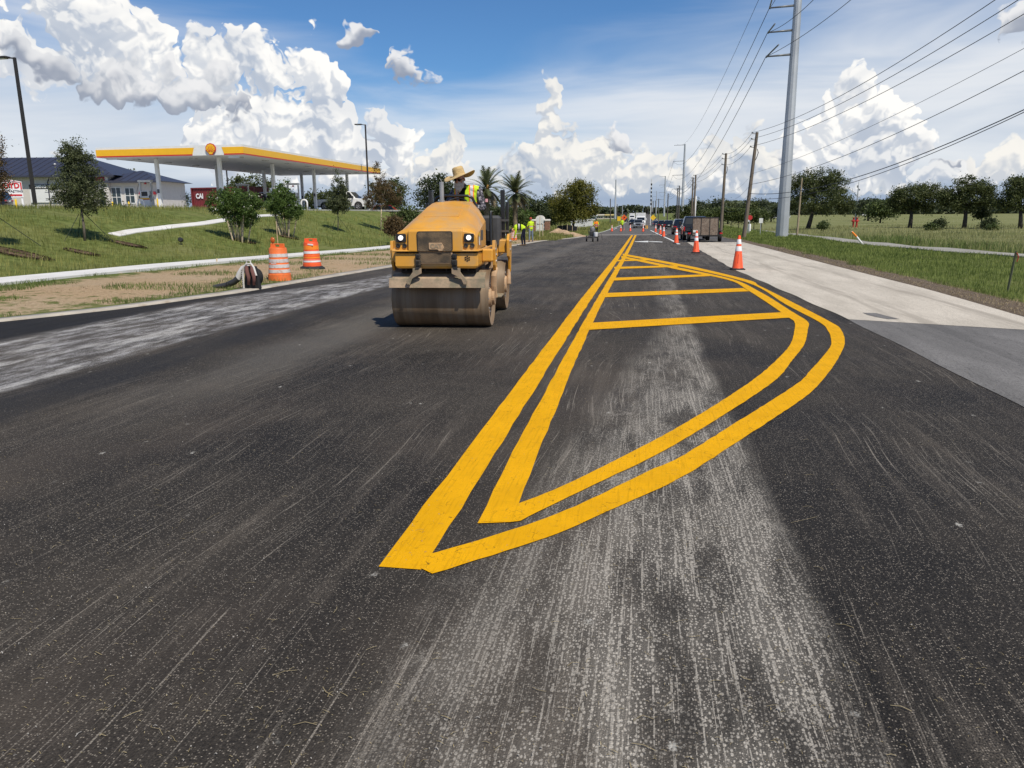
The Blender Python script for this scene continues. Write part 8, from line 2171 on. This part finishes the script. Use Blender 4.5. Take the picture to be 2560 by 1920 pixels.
# palms: every frond its own part
def palm(bpx, Y, cpx, label, seed):
    rng = random.Random(seed); b = at(bpx[0], bpx[1], Y); base = Vector((b.x, Y, T(b.x, Y))); c = at(cpx[0], cpx[1], Y) - base
    root = empty('palm_tree', base, 0, label, 'palm', 'date palms behind the roller')
    bark = pmat('palm_bark', (0.16, 0.125, 0.085), 0.95, var=0.3, vs=5, bump=0.8, bs=8, bdist=0.05); fm = leafmat('palm_leaflets', (0.042, 0.057, 0.024), (0.158, 0.173, 0.075), 0.25, 0.5); dead = leafmat('dry_palm_leaflets', (0.13, 0.10, 0.06), (0.24, 0.19, 0.11), 0.25, 0.5)
    m = MB(); n = 14; pts, rs = [], []
    for k in range(n + 1):
        t = k / n; pts.append(Vector((0, 0, -0.2)).lerp(c + Vector((0, 0, -0.2)), t)); rs.append(0.30 + 0.05 * (k % 2) + (0.16 * max(0, t - 0.8) / 0.2))
    m.tube(pts, rs, 12); m.build('trunk', bark, root, smooth=True)
    MB().ball(c + Vector((0.2, -0.2, 0.15)), 0.28, 8, 6, (0.7, 0.7, 1.6)).build('fruit_stalks', pmat('orange_stalks', (0.40, 0.20, 0.05), 0.8), root, smooth=True)
    for k in range(64):
        a = rng.uniform(0, 2 * math.pi); el = R(rng.choice([75, 60, 45, 30, 15, 0, -18, -35]) + rng.uniform(-8, 8)); L = rng.uniform(2.3, 3.1) * (0.85 if el < 0 else 1)
        d = Vector((math.cos(a), math.sin(a), 0)); V, F = [], []; side = Vector((-math.sin(a), math.cos(a), 0)); P = []
        for j in range(11):
            t = j / 10; e = el - t * R(42); P.append((P[-1] if P else Vector(c)) + (d * math.cos(e) + Vector((0, 0, math.sin(e)))) * L / 10)
        for j in range(1, 11):
            up = (P[j] - P[j - 1]).normalized().cross(side).normalized()
            for s in (-1, 1):
                for h in (0.0, 0.33, 0.66):
                    p = P[j - 1].lerp(P[j], h); ll = 0.48 * math.sin(math.pi * min(0.97, (j + h) / 11.5)) + 0.10; tip = p + side * s * ll * 0.8 + (P[j] - P[j - 1]).normalized() * ll * 0.7 + Vector((0, 0, 0.06 - 0.10 * h))
                    w = (P[j] - P[j - 1]).normalized() * 0.055; o = len(V); V += [p - w, p + w, tip]; F.append((o, o + 1, o + 2))
        for j in range(10):
            o = len(V); w = side * 0.03 * (1 - j / 12); V += [P[j] - w, P[j] + w, P[j + 1] + w * .8, P[j + 1] - w * .8]; F += [(o, o + 1, o + 2), (o, o + 2, o + 3)]
        np_mesh('frond', np.array([v[:] for v in V]), np.array(F), dead if el < R(-22) else fm, root)
palm((1216, 560), 92, (1216, 474), 'left date palm behind the roller driver', 5); palm((1288, 560), 98, (1288, 484), 'right date palm above the black roll bar post', 6)

# ------------------------------------------------------------------ grass, weeds, litter (nobody could count it)
G_BANK = leafmat('bank_grass', (0.085, 0.120, 0.022), (0.335, 0.325, 0.100), 0.35, 0.35, 0.7); G_VERGE = leafmat('verge_grass', (0.085, 0.130, 0.022), (0.260, 0.300, 0.080), 0.35, 0.5, 0.7)
G_TALL = leafmat('tall_field_grass', (0.130, 0.150, 0.048), (0.370, 0.350, 0.160), 0.35, 0.12, 0.8); G_WEED = leafmat('weeds', (0.060, 0.105, 0.020), (0.20, 0.25, 0.07), 0.35, 1.5, 0.7); G_DEAD = leafmat('dead_straw', (0.20, 0.155, 0.09), (0.40, 0.32, 0.19), 0.3, 2.0, 0.9)
def blades(name, label, pts, h, w, mat, seed, lean=0.35, cat='grass', sc=None):
    rng = np.random.default_rng(seed); n = len(pts); P = np.asarray(pts, float)
    hh = h * rng.uniform(0.5, 1.35, n) * (np.asarray(sc) ** 0.35 if sc is not None else 1.0); a = rng.uniform(0, 2 * np.pi, n); L = rng.uniform(0.1, 1.0, n) * lean
    dx = np.stack([np.cos(a), np.sin(a), np.zeros(n)], 1); sd = np.stack([-np.sin(a + 0.6), np.cos(a + 0.6), np.zeros(n)], 1)
    ww = (w * rng.uniform(0.6, 1.3, n) * (np.asarray(sc) if sc is not None else 1.0))[:, None] if sc is not None else (w * rng.uniform(0.6, 1.3, n))[:, None]
    up = np.array([0, 0, 1.0])
    m = P + dx * (L * hh * 0.35)[:, None] + up * (hh * 0.6)[:, None]; t = P + dx * (L * hh)[:, None] + up * (hh * (1 - 0.25 * L))[:, None]
    V = np.stack([P - sd * ww, P + sd * ww, m + sd * ww * 0.7, m - sd * ww * 0.7, t], 1).reshape(-1, 3)
    i = np.arange(n)[:, None] * 5
    F = np.concatenate([i + np.array([[0, 1, 2]]), i + np.array([[0, 2, 3]]), i + np.array([[3, 2, 4]])], 0)
    o = np_mesh(name, V, F, mat); tag(o, label, cat, None, 'stuff'); return o
rg = np.random.default_rng(5)
def scatter(n, fx, y0, y1, keep=None, yp=1.6):
    """more blades near the camera: y drawn with density falling as y grows"""
    out = []; u = rg.uniform(0, 1, n); ys = 1.0 / (1 / y0 ** (yp - 1) + u * (1 / y1 ** (yp - 1) - 1 / y0 ** (yp - 1))) ** (1 / (yp - 1))
    v = rg.uniform(0, 1, n)
    for y, t in zip(ys, v):
        a, b = fx(y); x = a + (b - a) * t
        if keep is None or keep(x, y): out.append((x, y, T(x, y) - 0.01))
    return np.array(out)
def dsc(P, k0=0.035): return np.maximum(1.0, P[:, 1] * k0)
fbm = lambda x, y, s, o: mnoise.noise((x * s, y * s, o))
def off_path(x, y): return all((x - q.x) ** 2 + (y - q.y) ** 2 > 0.5 for q in CURP)
CURP = [a_.lerp(b_, k_ / 3) for a_, b_ in zip(cur, cur[1:]) for k_ in range(3)]
P = scatter(70000, lambda y: (SW(y) - SW_W - 0.05, min(SW(y) - 1.5 - 26, -1.02 * y - 2)), 11, 62, lambda x, y: x > -1.05 * y - 3 and off_path(x, y) and fbm(x, y, 0.22, 8.0) + 0.6 * fbm(x, y, 0.9, 3.0) > -0.34); blades('bank_grass', 'rough green grass covering the bank below the station', P, 0.19, 0.006, G_BANK, 1, 0.5, sc=dsc(P, 0.05))
P = scatter(9000, lambda y: (SW(y) - SW_W - 2, SW(y) - 1.5 - 22), 14, 55, lambda x, y: x > -1.05 * y - 3 and off_path(x, y) and fbm(x, y, 0.35, 2.0) > 0.12); blades('bank_grass', 'taller tufts standing out of the bank grass', P, 0.34, 0.008, G_BANK, 2, 0.6, sc=dsc(P, 0.04))
P = scatter(60000, lambda y: (XR(y) + 0.9 + 0.5 * fbm(0, y, 0.6, 4), RWX(y) - 1.55), 11.5, 75); blades('verge_grass', 'mown green grass between the pale lane and the right pavement', P, 0.12, 0.005, G_VERGE, 3, 0.5, sc=dsc(P, 0.05))
P = scatter(9000, lambda y: (XR(y) + 0.1, XR(y) + 1.4), 10, 45, lambda x, y: fbm(x, y, 1.1, 1.0) > -0.25); blades('dead_grass', 'dead straw on the brown shoulder beside the pale lane', P, 0.05, 0.004, G_DEAD, 4, 1.6, sc=dsc(P, 0.05))
P = scatter(52000, lambda y: (RWX(y) + 0.05, 0.78 * y + 12), 20, 150, yp=1.3); blades('field_grass', 'tall dry grass of the field behind the right pavement', P, 0.36, 0.010, G_TALL, 5, 0.6, sc=dsc(P, 0.018))
P = scatter(7000, lambda y: (RWX(y) + 0.05, RWX(y) + 3.5), 20, 60, lambda x, y: fbm(x, y, 0.3, 7) > -0.1); blades('field_grass', 'greener weeds along the far edge of the right pavement', P, 0.38, 0.009, G_WEED, 6, 0.6, sc=dsc(P, 0.03))
P = scatter(44000, lambda y: (XL(y) - 0.18, SW(y) + 0.02), 9, 60, lambda x, y: fbm(x, y, 0.55, 5.0) + (0.32 if x > XL(y) - 1.0 and y < 22 else 0) + (0.22 if x < SW(y) + 0.5 else 0) - 0.16 > 0); blades('sand_weeds', 'patchy weeds and grass growing in the sandy verge', P, 0.10, 0.005, G_WEED, 7, 0.8, sc=dsc(P, 0.045))
P = scatter(5000, lambda y: (XL(y) - 0.3, SW(y) + 0.1), 9, 50, lambda x, y: fbm(x, y, 0.8, 9.0) > 0.05); blades('sand_straw', 'dry straw strewn over the sandy verge', P, 0.05, 0.004, G_DEAD, 8, 2.0, sc=dsc(P, 0.045))
P = scatter(16000, lambda y: (-11 - 0.02 * y, -7.0), 62, 150, yp=1.3); blades('far_verge_grass', 'grass beside the left of the far road', P, 0.25, 0.012, G_BANK, 9, 0.5, sc=dsc(P, 0.025))
P = scatter(16000, lambda y: (-45, -7.6), 85, 300, yp=1.2); blades('far_verge_grass', 'rough grass around the entrance sign', P, 0.3, 0.014, G_BANK, 10, 0.5, sc=dsc(P, 0.02))
P = scatter(12000, lambda y: (7.6, RWX(y) - 1.6), 60, 220, yp=1.3); blades('far_verge_grass', 'grass right of the far road under the poles', P, 0.2, 0.012, G_VERGE, 11, 0.5, sc=dsc(P, 0.025))
# dark mulch beds under the young trees
def mulch(px, py, w, h, label, seed):
    c = hit(px, py); rr = np.random.default_rng(seed); n = 1800; a = rr.uniform(0, 2 * np.pi, n); r = np.sqrt(rr.uniform(0, 1, n)); pts = [(c.x + math.cos(t) * q * w, c.y + math.sin(t) * q * h) for t, q in zip(a, r)]
    PP = np.array([(x, y, T(x, y) + 0.02) for x, y in pts]); o = blades('mulch', label, PP, 0.05, 0.020, leafmat('bark_mulch', (0.055, 0.032, 0.022), (0.17, 0.11, 0.08), 0.1, 2.0, 0.9), seed, 3.0, cat='mulch')
mulch(40, 634, 1.3, 0.6, 'brown bark mulch at the left edge of the bank', 61); mulch(205, 632, 0.7, 0.3, 'brown bark mulch under the young oak', 62); mulch(320, 612, 0.8, 0.35, 'brown bark mulch right of the young oak', 63); mulch(610, 604, 0.6, 0.4, 'brown mulch under the left flowering shrub', 64); mulch(720, 594, 0.6, 0.4, 'brown mulch under the right flowering shrub', 65)
# straw, clippings and crumbs blown over the asphalt
def litter(name, label, n, fx, y0, y1, L, w, mat, seed, keep=None, curl=0.1):
    rr = np.random.default_rng(seed); u = rr.uniform(0, 1, n); ys = 1 / (1 / y0 + u * (1 / y1 - 1 / y0)); V, F = [], []
    for y in ys:
        a, b = fx(y); x = rr.uniform(a, b)
        if keep is not None and not keep(x, y): continue
        t = rr.uniform(0, 2 * np.pi) if rr.uniform() < 0.55 else rr.normal(0.15, 0.35); ln = L * rr.lognormal(0, 0.55); c, s = math.cos(t), math.sin(t); k = rr.normal(0, curl); z = zr(y) + 0.006
        ww = w * rr.uniform(0.6, 1.6); o = len(V)
        for q, (f, g) in enumerate(((-.5, 0.), (0., k * .5), (.5, 0.))):
            px, py = x + c * f * ln - s * g * ln, y + s * f * ln + c * g * ln; zz = z + (0.004 if q == 1 else 0)
            V += [(px - s * ww, py + c * ww, zz), (px + s * ww, py - c * ww, zz)]
        F += [(o, o + 1, o + 3, o + 2), (o + 2, o + 3, o + 5, o + 4)]
    ob = np_mesh(name, np.array(V), np.array(F), mat); tag(ob, label, 'litter', None, 'stuff')
LIT = leafmat('pale_straw', (0.20, 0.155, 0.075), (0.46, 0.38, 0.22), 0.2, 3.0, 0.9)
litter('straw_litter', 'bits of straw and clippings scattered over the near asphalt', 2600, lambda y: (-0.95 * y - 0.5, 0.55 * y + 0.6), 1.35, 9.0, 0.012, 0.0008, LIT, 1, lambda x, y: fbm(x, y, 0.9, 2.0) + 0.26 - 0.10 * abs(x + 0.4) > 0)
litter('straw_litter', 'longer stalks lying on the near asphalt', 150, lambda y: (-0.9 * y, 0.5 * y + 0.6), 1.35, 5.0, 0.036, 0.0010, LIT, 2, None, 0.2)
litter('lime_crumbs', 'small white crumbs of lime on the asphalt', 900, lambda y: (-0.95 * y - 0.5, 0.6 * y + 0.6), 1.35, 14.0, 0.0045, 0.0013, pmat('lime_white', (0.36, 0.34, 0.31), 0.9), 3, None, 0.0)
